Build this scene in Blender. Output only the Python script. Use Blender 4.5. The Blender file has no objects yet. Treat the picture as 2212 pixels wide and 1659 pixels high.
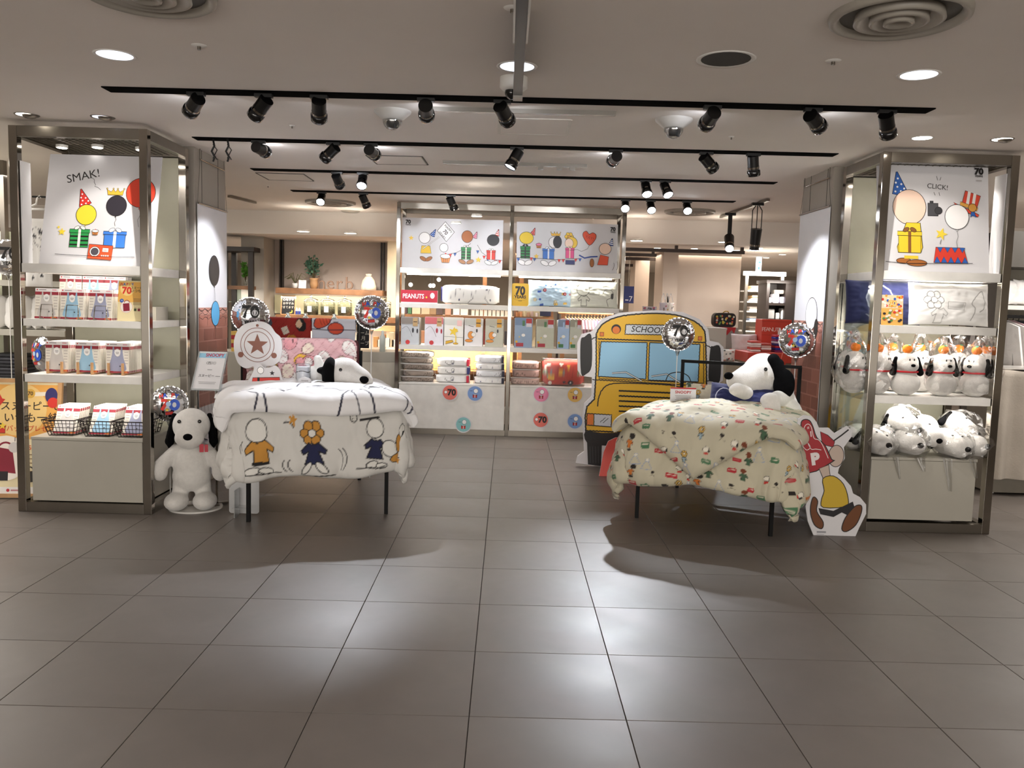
import bpy, math, random
import numpy as np
from mathutils import Vector, Matrix, noise
random.seed(7)
SC = bpy.context.scene
COL = bpy.data.collections.new('shop'); SC.collection.children.link(COL)
# ------------------------------------------------------------------ camera
FPX, PITCH, YAW, ROLL, CAMH = 1810.9, -0.0942438, 0.0073230, 0.0283465, 1.5647
cy, sy, cp_, sp_ = math.cos(YAW), math.sin(YAW), math.cos(PITCH), math.sin(PITCH)
FW = Vector((sy*cp_, cy*cp_, sp_)); R0 = Vector((cy, -sy, 0)); U0 = R0.cross(FW)
cr, sr = math.cos(ROLL), math.sin(ROLL)
RT = cr*R0 + sr*U0; UP = -sr*R0 + cr*U0
cam_d = bpy.data.cameras.new('camera'); cam = bpy.data.objects.new('camera', cam_d); COL.objects.link(cam)
cam_d.sensor_fit = 'HORIZONTAL'; cam_d.sensor_width = 36; cam_d.lens = 36*FPX/2212
cam_d.clip_start = .05; cam_d.clip_end = 100
cam.matrix_world = Matrix(((RT.x, UP.x, -FW.x, 0), (RT.y, UP.y, -FW.y, 0), (RT.z, UP.z, -FW.z, CAMH), (0, 0, 0, 1)))
SC.camera = cam
# ------------------------------------------------------------------ world, exposure, main lights
SC.view_settings.view_transform = 'Standard'; SC.view_settings.look = 'None'
SC.view_settings.gamma = 1; SC.view_settings.use_curve_mapping = False
SC.view_settings.exposure = 1.42
W = bpy.data.worlds.new('mall'); SC.world = W; W.use_nodes = True
W.node_tree.nodes['Background'].inputs[0].default_value = (.95, .87, .78, 1)
W.node_tree.nodes['Background'].inputs[1].default_value = .42

def light(kind, name, loc, energy, color=(1, .93, .84), target=None, size=.1, cone=40, blend=.4, sy_=None, parent=None):
    d = bpy.data.lights.new(name, kind); d.energy = energy; d.color = color
    o = bpy.data.objects.new(name, d); COL.objects.link(o); o.location = loc
    if kind == 'AREA':
        d.size = size
        if sy_: d.shape = 'RECTANGLE'; d.size_y = sy_
    else: d.shadow_soft_size = size
    if kind == 'SPOT': d.spot_size = math.radians(cone); d.spot_blend = blend
    if target is not None:
        o.rotation_euler = (Vector(target)-Vector(loc)).to_track_quat('-Z', 'Y').to_euler()
    return o
WARM = (1, .86, .70); NEUT = (1, .94, .87); COOL = (.90, .93, 1)
# added fill standing in for unseen mall lighting, over hall, aisle and shops
light('AREA', 'hall_fill', (0, -2.5, 2.6), 45, NEUT, size=6, sy_=3)
light('AREA', 'aisle_fill', (0, 1.2, 2.68), 16, NEUT, size=5, sy_=2)  # added fill over the near aisle
light('AREA', 'fill_behind', (0, -6.5, .9), 150, NEUT, (0, 3, 2.9), size=11, sy_=1.6)  # added upward fill to brighten the ceiling, no shopfront modelled
light('AREA', 'shop_fill_far', (-2.2, 14.2, 2.38), 150, WARM, size=5, sy_=3)
light('AREA', 'shop_fill_far_right', (4.2, 14.2, 2.38), 110, WARM, size=4, sy_=3)
light('AREA', 'shop_fill_left', (-5.8, 7.5, 2.6), 95, NEUT, size=2.5, sy_=4)
light('AREA', 'shop_fill_right', (5.9, 8.0, 2.6), 75, NEUT, size=2.5, sy_=4)

# ------------------------------------------------------------------ helpers
def ray(x, y): return FW + RT*((x-1106)/FPX) - UP*((y-829.5)/FPX)
def P(x, y, Y): d = ray(x, y); return Vector((0, 0, CAMH)) + d*(Y/d.y)
def G(x, y, z=0.): d = ray(x, y); return Vector((0, 0, CAMH)) + d*((z-CAMH)/d.z)
def lin(h):
    if isinstance(h, str):
        h = h.lstrip('#'); h = [int(h[i:i+2], 16)/255 for i in (0, 2, 4)]
    return tuple(c/12.92 if c <= .04045 else ((c+.055)/1.055)**2.4 for c in h[:3])
MATS = {}
def mat(name, col='808080', rough=.5, metal=0., var=.04, scale=8., bump=0., bscale=60., emit=0., alpha=None, spec=.5, attr=False, coat=0., sheen=0., rvar=0.):
    if name in MATS: return MATS[name]
    m = bpy.data.materials.new(name); m.use_nodes = True; nt = m.node_tree; N = nt.nodes; L = nt.links
    b = N['Principled BSDF']; c = lin(col)
    b.inputs['Roughness'].default_value = rough; b.inputs['Metallic'].default_value = metal
    b.inputs['Specular IOR Level'].default_value = spec
    b.inputs['Coat Weight'].default_value = coat; b.inputs['Sheen Weight'].default_value = sheen
    tc = N.new('ShaderNodeTexCoord')
    if attr:
        a = N.new('ShaderNodeAttribute'); a.attribute_name = 'print'; L.new(a.outputs['Color'], b.inputs['Base Color'])
    elif var:
        n = N.new('ShaderNodeTexNoise'); n.inputs['Scale'].default_value = scale; n.inputs['Detail'].default_value = 3
        L.new(tc.outputs['Object'], n.inputs['Vector'])
        r = N.new('ShaderNodeValToRGB'); r.color_ramp.elements[0].position = .3; r.color_ramp.elements[1].position = .7
        r.color_ramp.elements[0].color = (*[max(0, x*(1-var*2)) for x in c], 1)
        r.color_ramp.elements[1].color = (*[min(1, x*(1+var)) for x in c], 1)
        L.new(n.outputs['Fac'], r.inputs['Fac']); L.new(r.outputs['Color'], b.inputs['Base Color'])
    else: b.inputs['Base Color'].default_value = (*c, 1)
    if rvar:
        n3 = N.new('ShaderNodeTexNoise'); n3.inputs['Scale'].default_value = 2.2; n3.inputs['Detail'].default_value = 4
        L.new(tc.outputs['Object'], n3.inputs['Vector'])
        mr = N.new('ShaderNodeMapRange'); mr.inputs['To Min'].default_value = rough-rvar; mr.inputs['To Max'].default_value = rough+rvar
        L.new(n3.outputs['Fac'], mr.inputs['Value']); L.new(mr.outputs['Result'], b.inputs['Roughness'])
    if bump:
        n2 = N.new('ShaderNodeTexNoise'); n2.inputs['Scale'].default_value = bscale; n2.inputs['Detail'].default_value = 4
        L.new(tc.outputs['Object'], n2.inputs['Vector'])
        bp = N.new('ShaderNodeBump'); bp.inputs['Strength'].default_value = bump; bp.inputs['Distance'].default_value = .01
        L.new(n2.outputs['Fac'], bp.inputs['Height']); L.new(bp.outputs['Normal'], b.inputs['Normal'])
    if emit:
        b.inputs['Emission Color'].default_value = (*c, 1); b.inputs['Emission Strength'].default_value = emit
    if alpha is not None:       # thin clear film, glass or acrylic: mostly lets light through, reflects at grazing angles
        out = N['Material Output']; tr = N.new('ShaderNodeBsdfTransparent'); gl = N.new('ShaderNodeBsdfGlossy')
        gl.inputs['Roughness'].default_value = rough; tr.inputs['Color'].default_value = (*[.6+.4*x for x in c], 1)
        lw = N.new('ShaderNodeLayerWeight'); lw.inputs['Blend'].default_value = .25
        mr = N.new('ShaderNodeMapRange'); mr.inputs['To Min'].default_value = alpha; mr.inputs['To Max'].default_value = min(1, alpha+.55)
        if bump: L.new(bp.outputs['Normal'], lw.inputs['Normal']); L.new(bp.outputs['Normal'], gl.inputs['Normal'])
        L.new(lw.outputs['Fresnel'], mr.inputs['Value'])
        mx = N.new('ShaderNodeMixShader'); L.new(mr.outputs['Result'], mx.inputs[0])
        L.new(tr.outputs[0], mx.inputs[1]); L.new(gl.outputs[0], mx.inputs[2]); L.new(mx.outputs[0], out.inputs['Surface'])
    MATS[name] = m; return m
def ptex(m, kind):
    """extra procedural patterns"""
    return m
CHROME = mat('polished_chrome', '9d978e', .09, 1., .02)
STEEL = mat('brushed_steel', '857f76', .3, 1., .03, bump=.02)
WHITEP = mat('white_laminate', 'b0aca1', .35, 0, .01)
WHITEM = mat('white_metal', 'e6e4df', .4)
BLACKM = mat('black_metal', '0c0c0d', .35, 0, .03)
BLACKG = mat('black_gloss', '08080a', .12, 0, .02, coat=.5)
CEILM = mat('ceiling_plaster', 'e6dfd8', .85, 0, .015, 1.5, bump=.03, bscale=250)
WALLM = mat('beige_wall_paper', 'a59d92', .8, 0, .02, 3, bump=.05, bscale=120)
WALLW = mat('warm_plaster', 'ad9f94', .8, 0, .02, 3, bump=.05, bscale=120)
PANEL = mat('frosted_back_panel', '9f9d8b', .45, 0, .02)
PRINT = mat('printed_ink', attr=True, rough=.5)
PRINTG = mat('printed_gloss', attr=True, rough=.25)
PRINTF = mat('printed_cloth', attr=True, rough=.85, bump=.15, bscale=350, sheen=.2)
BOARD = mat('white_board', 'dcdbde', .5, 0, .01)
WOOD = mat('oak_wood', '8a5f3c', .45, 0, .18, 6, bump=.1, bscale=30)
WOODD = mat('dark_stained_wood', '2b211c', .45, 0, .15, 6)
WOODL = mat('pale_wood', 'c79a6a', .5, 0, .1, 9)
PLUSHW = mat('white_plush', 'dedbd6', .95, 0, .03, 40, bump=.5, bscale=220, sheen=.5)
PLUSHB = mat('black_plush', '08080a', .95, 0, .05, 40, bump=.4, bscale=220, spec=.1)
BAGF = mat('clear_bag_film', 'ffffff', .12, alpha=.10, bump=.5, bscale=26)
GLASS = mat('clear_glass', 'f4fff8', .03, alpha=.06)
ACRYL = mat('clear_acrylic', 'eef6ff', .05, alpha=.12)
FROST = mat('frosted_acrylic', 'dfe6ea', .35, alpha=.42)
FOIL = mat('silver_foil', 'd9dadd', .07, 1., .01, bump=.12, bscale=9)
LAMP = mat('lamp_face', 'fff6e8', .5, emit=9., var=0)
LAMPS = mat('spot_lens', 'f3f6ff', .5, emit=14., var=0)
LAMPD = mat('downlight_face', 'dfe4f2', .5, emit=.75, var=0)
TUBE = mat('light_tube', 'fff7ea', .5, emit=5., var=0)
RED = mat('red_paint', 'b3262b', .45)
NAVY = mat('navy_cloth', '161c46', .85, bump=.2, bscale=200)
GREEN = mat('leaf_green', '2f5a35', .5, 0, .25, 20)
PAPER = mat('paper_card', 'ece6da', .7)
TAN = mat('kraft_paper', 'a97f55', .7, 0, .1, 12, bump=.2)
GREYF = mat('grey_cloth', 'a39a90', .9, bump=.3, bscale=90)
WHITEF = mat('white_cloth', 'e9e8ea', .9, bump=.2, bscale=120)

class MB:
    def __init__(s): s.v = []; s.f = []; s.m = []; s.s = []
    def add(s, vs, fs, mi=0, sm=False):
        k = len(s.v); s.v += [tuple(v) for v in vs]; s.f += [tuple(i+k for i in f) for f in fs]
        s.m += [mi]*len(fs); s.s += [sm]*len(fs); return s
    def box(s, a, b, mi=0):
        x0, y0, z0 = [min(a[i], b[i]) for i in range(3)]; x1, y1, z1 = [max(a[i], b[i]) for i in range(3)]
        return s.add([(x0,y0,z0),(x1,y0,z0),(x1,y1,z0),(x0,y1,z0),(x0,y0,z1),(x1,y0,z1),(x1,y1,z1),(x0,y1,z1)],
                     [(0,3,2,1),(4,5,6,7),(0,1,5,4),(1,2,6,5),(2,3,7,6),(3,0,4,7)], mi)
    def obox(s, c, X, Y, Z, mi=0):      # centre and three half-axis vectors
        c, X, Y, Z = Vector(c), Vector(X), Vector(Y), Vector(Z)
        return s.add([c-X-Y-Z, c+X-Y-Z, c+X+Y-Z, c-X+Y-Z, c-X-Y+Z, c+X-Y+Z, c+X+Y+Z, c-X+Y+Z],
                     [(0,3,2,1),(4,5,6,7),(0,1,5,4),(1,2,6,5),(2,3,7,6),(3,0,4,7)], mi)
    def bar(s, a, b, w, h=None, mi=0):
        a, b = Vector(a), Vector(b); d = b-a; h = h or w
        ref = Vector((0,0,1)) if abs(d.normalized().z) < .9 else Vector((0,1,0))
        X = d.cross(ref).normalized(); Z = X.cross(d).normalized()
        return s.obox((a+b)/2, X*w/2, d/2, Z*h/2, mi)
    def cyl(s, a, b, r, n=14, mi=0, r2=None, caps=True, sm=True):
        a, b = Vector(a), Vector(b); r2 = r if r2 is None else r2; d = (b-a).normalized()
        X = d.orthogonal().normalized(); Y = d.cross(X); vs = []
        for p, q in ((a, r), (b, r2)):
            for i in range(n): t = 2*math.pi*i/n; vs.append(p + X*q*math.cos(t) + Y*q*math.sin(t))
        s.add(vs, [(i, (i+1) % n, n+(i+1) % n, n+i) for i in range(n)], mi, sm)
        if caps: s.add(vs, [tuple(range(n-1, -1, -1)), tuple(range(n, 2*n))], mi)
        return s
    def tube(s, pts, r, n=6, mi=0, closed=False):
        pts = [Vector(p) for p in pts]; m = len(pts); vs = []; X = None
        for i, p in enumerate(pts):
            d = (pts[(i+1) % m] if (closed or i < m-1) else p) - (pts[i-1] if (closed or i > 0) else p)
            d.normalize()
            X = d.orthogonal().normalized() if X is None else (X - d*X.dot(d)).normalized()
            Y = d.cross(X)
            for k in range(n): t = 2*math.pi*k/n; vs.append(p + X*r*math.cos(t) + Y*r*math.sin(t))
        fs = []
        for i in range(m if closed else m-1):
            j = (i+1) % m
            for k in range(n): fs.append((i*n+k, i*n+(k+1) % n, j*n+(k+1) % n, j*n+k))
        if not closed: fs += [tuple(range(n-1, -1, -1)), tuple(range((m-1)*n, m*n))]
        return s.add(vs, fs, mi, True)
    def lathe(s, prof, c=(0,0,0), n=24, mi=0, Z=(0,0,1), sm=True):
        c = Vector(c); Z = Vector(Z).normalized(); X = Z.orthogonal().normalized(); Y = Z.cross(X); vs = []
        for r, z in prof:
            for i in range(n): t = 2*math.pi*i/n; vs.append(c + Z*z + X*r*math.cos(t) + Y*r*math.sin(t))
        fs = [(j*n+i, j*n+(i+1) % n, (j+1)*n+(i+1) % n, (j+1)*n+i) for j in range(len(prof)-1) for i in range(n)]
        return s.add(vs, fs, mi, sm)
    def ell(s, c, r, nu=16, nv=10, mi=0, rot=None):
        c = Vector(c); vs = []
        if not hasattr(r, '__len__'): r = (r, r, r)
        for j in range(nv+1):
            ph = math.pi*j/nv
            for i in range(nu):
                t = 2*math.pi*i/nu
                v = Vector((r[0]*math.sin(ph)*math.cos(t), r[1]*math.sin(ph)*math.sin(t), r[2]*math.cos(ph)))
                vs.append(c + (rot @ v if rot else v))
        return s.add(vs, [(j*nu+i, (j+1)*nu+i, (j+1)*nu+(i+1) % nu, j*nu+(i+1) % nu) for j in range(nv) for i in range(nu)], mi, True)
    def prism(s, pts, O, X, Y, th, mf=0, ms=None):   # outline extruded backwards, N = X x Y points to the viewer
        O, X, Y = Vector(O), Vector(X), Vector(Y); N = X.cross(Y).normalized(); n = len(pts); ms = mf if ms is None else ms
        if sum(pts[i][0]*pts[(i+1) % n][1]-pts[(i+1) % n][0]*pts[i][1] for i in range(n)) < 0: pts = pts[::-1]
        f = [O+X*p[0]+Y*p[1] for p in pts]; b = [q-N*th for q in f]
        s.add(f+b, [tuple(range(n)), tuple(range(2*n-1, n-1, -1))], mf)
        s.add(f+b, [(i, n+i, n+(i+1) % n, (i+1) % n) for i in range(n)], ms); return s
    def grid(s, A, mi=0, closed=False, flip=False):    # A: numpy (rows, cols, 3)
        r, c = A.shape[:2]; fs = []
        for i in range(r-1):
            for j in range(c if closed else c-1):
                q = (i*c+j, i*c+(j+1) % c, (i+1)*c+(j+1) % c, (i+1)*c+j); fs.append(q[::-1] if flip else q)
        return s.add(A.reshape(-1, 3).tolist(), fs, mi, True)
    def build(s, name, mats, parent=None, bev=0, org=None, cols=None):
        if not isinstance(mats, (list, tuple)): mats = [mats]
        if org is None:
            if parent is not None: org = Vector(parent.get('org', (0,0,0)))
            else:
                xs = np.array(s.v); lo, hi = xs.min(0), xs.max(0); org = Vector(((lo[0]+hi[0])/2, (lo[1]+hi[1])/2, lo[2]))
        org = Vector(org); me = bpy.data.meshes.new(name)
        me.from_pydata([(v[0]-org.x, v[1]-org.y, v[2]-org.z) for v in s.v], [], s.f)
        for m in mats: me.materials.append(m)
        me.polygons.foreach_set('material_index', s.m); me.polygons.foreach_set('use_smooth', s.s)
        if cols is not None:
            a = me.color_attributes.new('print', 'FLOAT_COLOR', 'POINT')
            cc = np.ones((len(s.v), 4)); cc[:, :3] = cols; a.data.foreach_set('color', cc.ravel())
        me.update()
        o = bpy.data.objects.new(name, me); COL.objects.link(o)
        if parent is not None: o.parent = parent; o['org'] = tuple(org)
        else: o.location = org; o['org'] = tuple(org)
        if bev:
            b = o.modifiers.new('bevel', 'BEVEL'); b.width = bev; b.segments = 2; b.limit_method = 'ANGLE'
        return o
def tag(o, label, cat, group=None):
    o['label'] = label; o['category'] = cat
    if group: o['group'] = group
    return o
def T(name, label, cat, loc=(0,0,0), group=None):
    o = bpy.data.objects.new(name, None); COL.objects.link(o); o.location = loc; o['org'] = tuple(loc)
    o.empty_display_size = .05
    return tag(o, label, cat, group)
def struct(o): o['kind'] = 'structure'; return o
def stuff(o): o['kind'] = 'stuff'; return o
def dup(root, loc=None, rz=None, label=None, group=None, rot=None, scale=None):
    kids = {}
    for o in [root] + list(root.children_recursive):
        c = o.copy(); COL.objects.link(c); kids[o] = c
        if o is not root: c.parent = kids[o.parent]
    r = kids[root]
    if loc is not None: r.location = loc
    if rz is not None: r.rotation_euler = (0, 0, rz)
    if rot is not None: r.rotation_euler = rot
    if scale is not None: r.scale = (scale,)*3
    if label: r['label'] = label
    if group: r['group'] = group
    return r
ORD = ['first', 'second', 'third', 'fourth', 'fifth', 'sixth', 'seventh', 'eighth', 'ninth', 'tenth', 'eleventh', 'twelfth', 'thirteenth', 'fourteenth', 'fifteenth', 'sixteenth', 'seventeenth', 'eighteenth', 'nineteenth', 'twentieth']

# ------------------------------------------------------------------ flat print: a canvas of coloured shapes, in metres
_TX = {}
def text_mesh(s, bold=0., shear=0., space=1.):
    k = (s, bold, shear, space)
    if k in _TX: return _TX[k]
    c = bpy.data.curves.new('t', 'FONT'); c.body = s; c.size = 1; c.offset = bold; c.shear = shear; c.space_character = space
    c.resolution_u = 3; c.align_x = 'CENTER'
    o = bpy.data.objects.new('t', c); SC.collection.objects.link(o); bpy.context.view_layer.update()
    me = o.to_mesh(); vs = [(v.co.x, v.co.y) for v in me.vertices]; fs = [tuple(p.vertices) for p in me.polygons]
    o.to_mesh_clear(); bpy.data.objects.remove(o); bpy.data.curves.remove(c)
    _TX[k] = (vs, fs); return _TX[k]
def circ_pts(x, y, rx, ry=None, n=28, rot=0):
    ry = rx if ry is None else ry; c, s = math.cos(rot), math.sin(rot)
    return [(x+rx*math.cos(a)*c-ry*math.sin(a)*s, y+rx*math.cos(a)*s+ry*math.sin(a)*c) for a in [2*math.pi*i/n for i in range(n)]]
def rrect(x, y, w, h, r, n=4):     # centre, size, corner radius
    o = []
    for cx, cy2, a0 in ((w/2-r, h/2-r, 0), (-w/2+r, h/2-r, 90), (-w/2+r, -h/2+r, 180), (w/2-r, -h/2+r, 270)):
        for i in range(n+1): a = math.radians(a0+90*i/n); o.append((x+cx+r*math.cos(a), y+cy2+r*math.sin(a)))
    return o
def smooth_pts(p, k=6, closed=True):      # Catmull-Rom through the points
    n = len(p); o = []
    for i in range(n if closed else n-1):
        g = (lambda j: p[j % n]) if closed else (lambda j: p[min(max(j, 0), n-1)])
        a, b, c, d = g(i-1), g(i), g(i+1), g(i+2)
        for q in range(k):
            t = q/k
            o.append(tuple(.5*((2*b[m])+(-a[m]+c[m])*t+(2*a[m]-5*b[m]+4*c[m]-d[m])*t*t+(-a[m]+3*b[m]-3*c[m]+d[m])*t**3) for m in range(2)))
    if not closed: o.append(tuple(p[-1]))
    return o
K = '1a1717'
class Cv:
    def __init__(s, sc=1., off=(0, 0)): s.sh = []; s.sc = sc; s.off = off
    def _t(s, pts): return [(p[0]*s.sc+s.off[0], p[1]*s.sc+s.off[1]) for p in pts]
    def poly(s, pts, c, line=None, lw=.004):
        s.sh.append(('poly', s._t(pts), lin(c)))
        if line: s.stroke(list(pts)+[pts[0]], lw, line)
        return s
    def stroke(s, pts, w, c=K): s.sh.append(('stroke', s._t(pts), w*s.sc, lin(c))); return s
    def circ(s, x, y, r, c, ry=None, rot=0, line=None, lw=.004): return s.poly(circ_pts(x, y, r, ry, 28, rot), c, line, lw)
    def rect(s, x, y, w, h, c, rot=0, line=None, lw=.004):
        ca, sa = math.cos(rot), math.sin(rot)
        return s.poly([(x+a*w/2*ca-b*h/2*sa, y+a*w/2*sa+b*h/2*ca) for a, b in ((-1,-1),(1,-1),(1,1),(-1,1))], c, line, lw)
    def arc(s, x, y, r, a0, a1, w=.004, c=K, ry=None):
        ry = ry or r; return s.stroke([(x+r*math.cos(math.radians(a0+(a1-a0)*i/10)), y+ry*math.sin(math.radians(a0+(a1-a0)*i/10))) for i in range(11)], w, c)
    def star(s, x, y, r, c, rot=0, k=.42, n=5):
        return s.poly([(x+(r if i % 2 == 0 else r*k)*math.sin(rot+math.pi*i/n), y+(r if i % 2 == 0 else r*k)*math.cos(rot+math.pi*i/n)) for i in range(2*n)], c)
    def text(s, t, x, y, size, c=K, rot=0, bold=0., shear=0., space=1., sx=1.):
        vs, fs = text_mesh(t, bold, shear, space); ca, sa = math.cos(rot), math.sin(rot)
        pts = [(x+(v[0]*sx*ca-v[1]*sa)*size, y+(v[0]*sx*sa+v[1]*ca)*size) for v in vs]
        s.sh.append(('mesh', s._t(pts), fs, lin(c))); return s
    # everyday motifs
    def hat(s, x, y, h, c, rot=0, dot='ffffff', stripes=False, lw=.005):
        def q(a, b): return (x+(a*math.cos(rot)-b*math.sin(rot))*h, y+(a*math.sin(rot)+b*math.cos(rot))*h)
        s.poly([q(-.36, 0), q(-.15, -.06), q(.15, -.06), q(.36, 0), q(.03, 1), q(-.03, 1)], c, K, lw)
        if stripes:
            for b in (.12, .38, .62): k = .36*(1-b); k2 = .36*(1-b-.12); s.poly([q(-k, b), q(k, b), q(k2, b+.12), q(-k2, b+.12)], dot)
        else:
            for a, b in ((-.2,.1), (.05,.08), (.22,.18), (-.08,.3), (.12,.4), (-.12,.5), (0,.68)): p = q(a, b); s.circ(p[0], p[1], .045*h, dot)
    def balloon(s, x, y, r, c, lw=.005, tail=0.):
        s.circ(x, y, r, c, r*1.04, line=K, lw=lw); s.poly([(x-.08*r, y-1.16*r), (x+.08*r, y-1.16*r), (x, y-1.02*r)], c, K, lw*.7)
        if tail: s.stroke([(x, y-1.16*r), (x+.1*r, y-1.16*r-tail*.3), (x-.05*r, y-1.16*r-tail*.6), (x+.05*r, y-1.16*r-tail)], lw*.6)
    def gift(s, x, y, w, h, c, rib, stripes=None, lw=.005):
        s.rect(x, y+h/2, w, h, c, line=K, lw=lw)
        if stripes:
            for i in range(4): s.rect(x, y+h*(i+.6)/4.3, w*.97, h*.09, stripes)
        s.rect(x, y+h/2, w*.14, h, rib); s.rect(x, y+h*.9, w*1.1, h*.2, c, line=K, lw=lw); s.rect(x, y+h*.9, w*.14, h*.2, rib)
        s.circ(x-w*.16, y+h*1.08, w*.15, rib, w*.09, .5, K, lw*.7); s.circ(x+w*.16, y+h*1.08, w*.15, rib, w*.09, -.5, K, lw*.7)
    def crown(s, x, y, w, lw=.005):
        s.poly([(x-w/2, y), (x+w/2, y), (x+w*.58, y+w*.4), (x+w*.3, y+w*.22), (x+w*.15, y+w*.42), (x, y+w*.22), (x-w*.15, y+w*.42), (x-w*.3, y+w*.22), (x-w*.58, y+w*.4)], 'e8b53c', K, lw)
        for a in (-.58, -.15, .15, .58): s.circ(x+w*a, y+w*.45, w*.05, 'f5d77a', line=K, lw=lw*.6)
    def cupcake(s, x, y, w, top='f3b6c6', lw=.004):
        s.poly([(x-w*.35, y), (x+w*.35, y), (x+w*.48, y+w*.5), (x-w*.48, y+w*.5)], 'd98a45', K, lw)
        for a in (-.2, 0, .2): s.stroke([(x+a*w*.8, y), (x+a*w, y+w*.5)], lw*.7)
        s.circ(x, y+w*.62, w*.52, top, w*.22, line=K, lw=lw); s.circ(x, y+w*.88, w*.07, 'd4322d')
    def shirt(s, x, y, w, c, rot=0, lw=.005, line=K, sk=False):
        pts = [(-.28,-.5), (.28,-.5), (.24,.1), (.5,-.05), (.58,.14), (.22,.5), (.1,.42), (-.1,.42), (-.22,.5), (-.58,.14), (-.5,-.05), (-.24,.1)]
        if sk: pts[0] = (-.45,-.5); pts[1] = (.45,-.5)
        ca, sa = math.cos(rot), math.sin(rot); s.poly([(x+(a*ca-b*sa)*w, y+(a*sa+b*ca)*w) for a, b in pts], c, line, lw)
    def flower(s, x, y, r, c, ctr='e8b53c', lw=.003):
        for i in range(6): a = i*math.pi/3; s.circ(x+r*.6*math.cos(a), y+r*.6*math.sin(a), r*.38, c, line=K, lw=lw)
        s.circ(x, y, r*.33, ctr, line=K, lw=lw)
    def paw(s, x, y, r, c=K):
        s.circ(x, y, r*.5, c, r*.4)
        for a in (-.6, -.2, .2, .6): s.circ(x+r*a*1.1, y+r*(.72-abs(a)*.35), r*.17, c)
    def logo70(s, x, y, h, c=K, years=True):
        s.text('70', x, y, h, c, 0, .045, sx=.95)
        if years: s.text('YEARS', x, y-h*.34, h*.34, c, 0, .03)
    # backend 1: thin inked faces
    def verts(s):
        V, F, C = [], [], []
        for li, sh in enumerate(s.sh):
            h = li+1
            if sh[0] == 'poly':
                k = len(V); pts = sh[1]; n = len(pts)
                if sum(pts[i][0]*pts[(i+1) % n][1]-pts[(i+1) % n][0]*pts[i][1] for i in range(n)) < 0: pts = pts[::-1]
                V += [(p[0], p[1], h) for p in pts]; F.append(tuple(range(k, k+n))); C += [sh[2]]*n
            elif sh[0] == 'mesh':
                k = len(V); V += [(p[0], p[1], h) for p in sh[1]]; F += [tuple(i+k for i in f) for f in sh[2]]; C += [sh[3]]*len(sh[1])
            else:
                pts, w = sh[1], sh[2]/2; n = len(pts); k = len(V); L_ = []; R_ = []
                for i in range(n):
                    a = pts[max(i-1, 0)]; b = pts[min(i+1, n-1)]
                    if i in (0, n-1) and n > 2 and math.dist(pts[0], pts[-1]) < 1e-9: a, b = pts[-2], pts[1]
                    dx, dy = b[0]-a[0], b[1]-a[1]; l = math.hypot(dx, dy) or 1; nx, ny = -dy/l*w, dx/l*w
                    L_.append((pts[i][0]+nx, pts[i][1]+ny, h)); R_.append((pts[i][0]-nx, pts[i][1]-ny, h))
                V += L_+R_; F += [(k+n+i, k+n+i+1, k+i+1, k+i) for i in range(n-1)]; C += [sh[3]]*(2*n)
        return V, F, C
    def decal(s, name, parent, fn, step=.00012, base=.0008, m=None):
        V, F, C = s.verts(); b = MB(); b.add([fn(x, y, base+step*h) for x, y, h in V], F)
        return b.build(name, m or PRINT, parent, cols=np.array(C))
    # backend 2: ink colours sampled at the points of a fine cloth grid
    def raster(s, pts, base):
        col = np.tile(np.array(lin(base)), (len(pts), 1)); x, y = pts[:, 0], pts[:, 1]
        for sh in s.sh:
            if sh[0] == 'mesh': continue
            a = np.array(sh[1]); w = sh[2]/2+.004 if sh[0] == 'stroke' else .002
            m = np.where((x > a[:, 0].min()-w) & (x < a[:, 0].max()+w) & (y > a[:, 1].min()-w) & (y < a[:, 1].max()+w))[0]
            if len(m) == 0: continue
            px, py = x[m], y[m]
            if sh[0] == 'poly':
                ins = np.zeros(len(m), bool); n = len(a)
                for i in range(n):
                    x0, y0 = a[i]; x1, y1 = a[(i+1) % n]
                    if y0 == y1: continue
                    c = ((y0 > py) != (y1 > py)) & (px < (x1-x0)*(py-y0)/(y1-y0)+x0); ins ^= c
                cov = ins.astype(float); cc = sh[2]
            else:
                d = np.full(len(m), 9.)
                for i in range(len(a)-1):
                    e = a[i+1]-a[i]; l2 = max(e@e, 1e-12); t = np.clip(((px-a[i, 0])*e[0]+(py-a[i, 1])*e[1])/l2, 0, 1)
                    d = np.minimum(d, np.hypot(px-a[i, 0]-t*e[0], py-a[i, 1]-t*e[1]))
                cov = np.clip((sh[2]/2-d)/.003+.5, 0, 1); cc = sh[3]
            col[m] = col[m]*(1-cov[:, None])+np.array(cc)*cov[:, None]
        return col
def plane_fn(O, X, Y):
    O, X, Y = Vector(O), Vector(X).normalized(), Vector(Y).normalized(); N = X.cross(Y)
    return lambda x, y, h: O+X*x+Y*y+N*h

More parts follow.
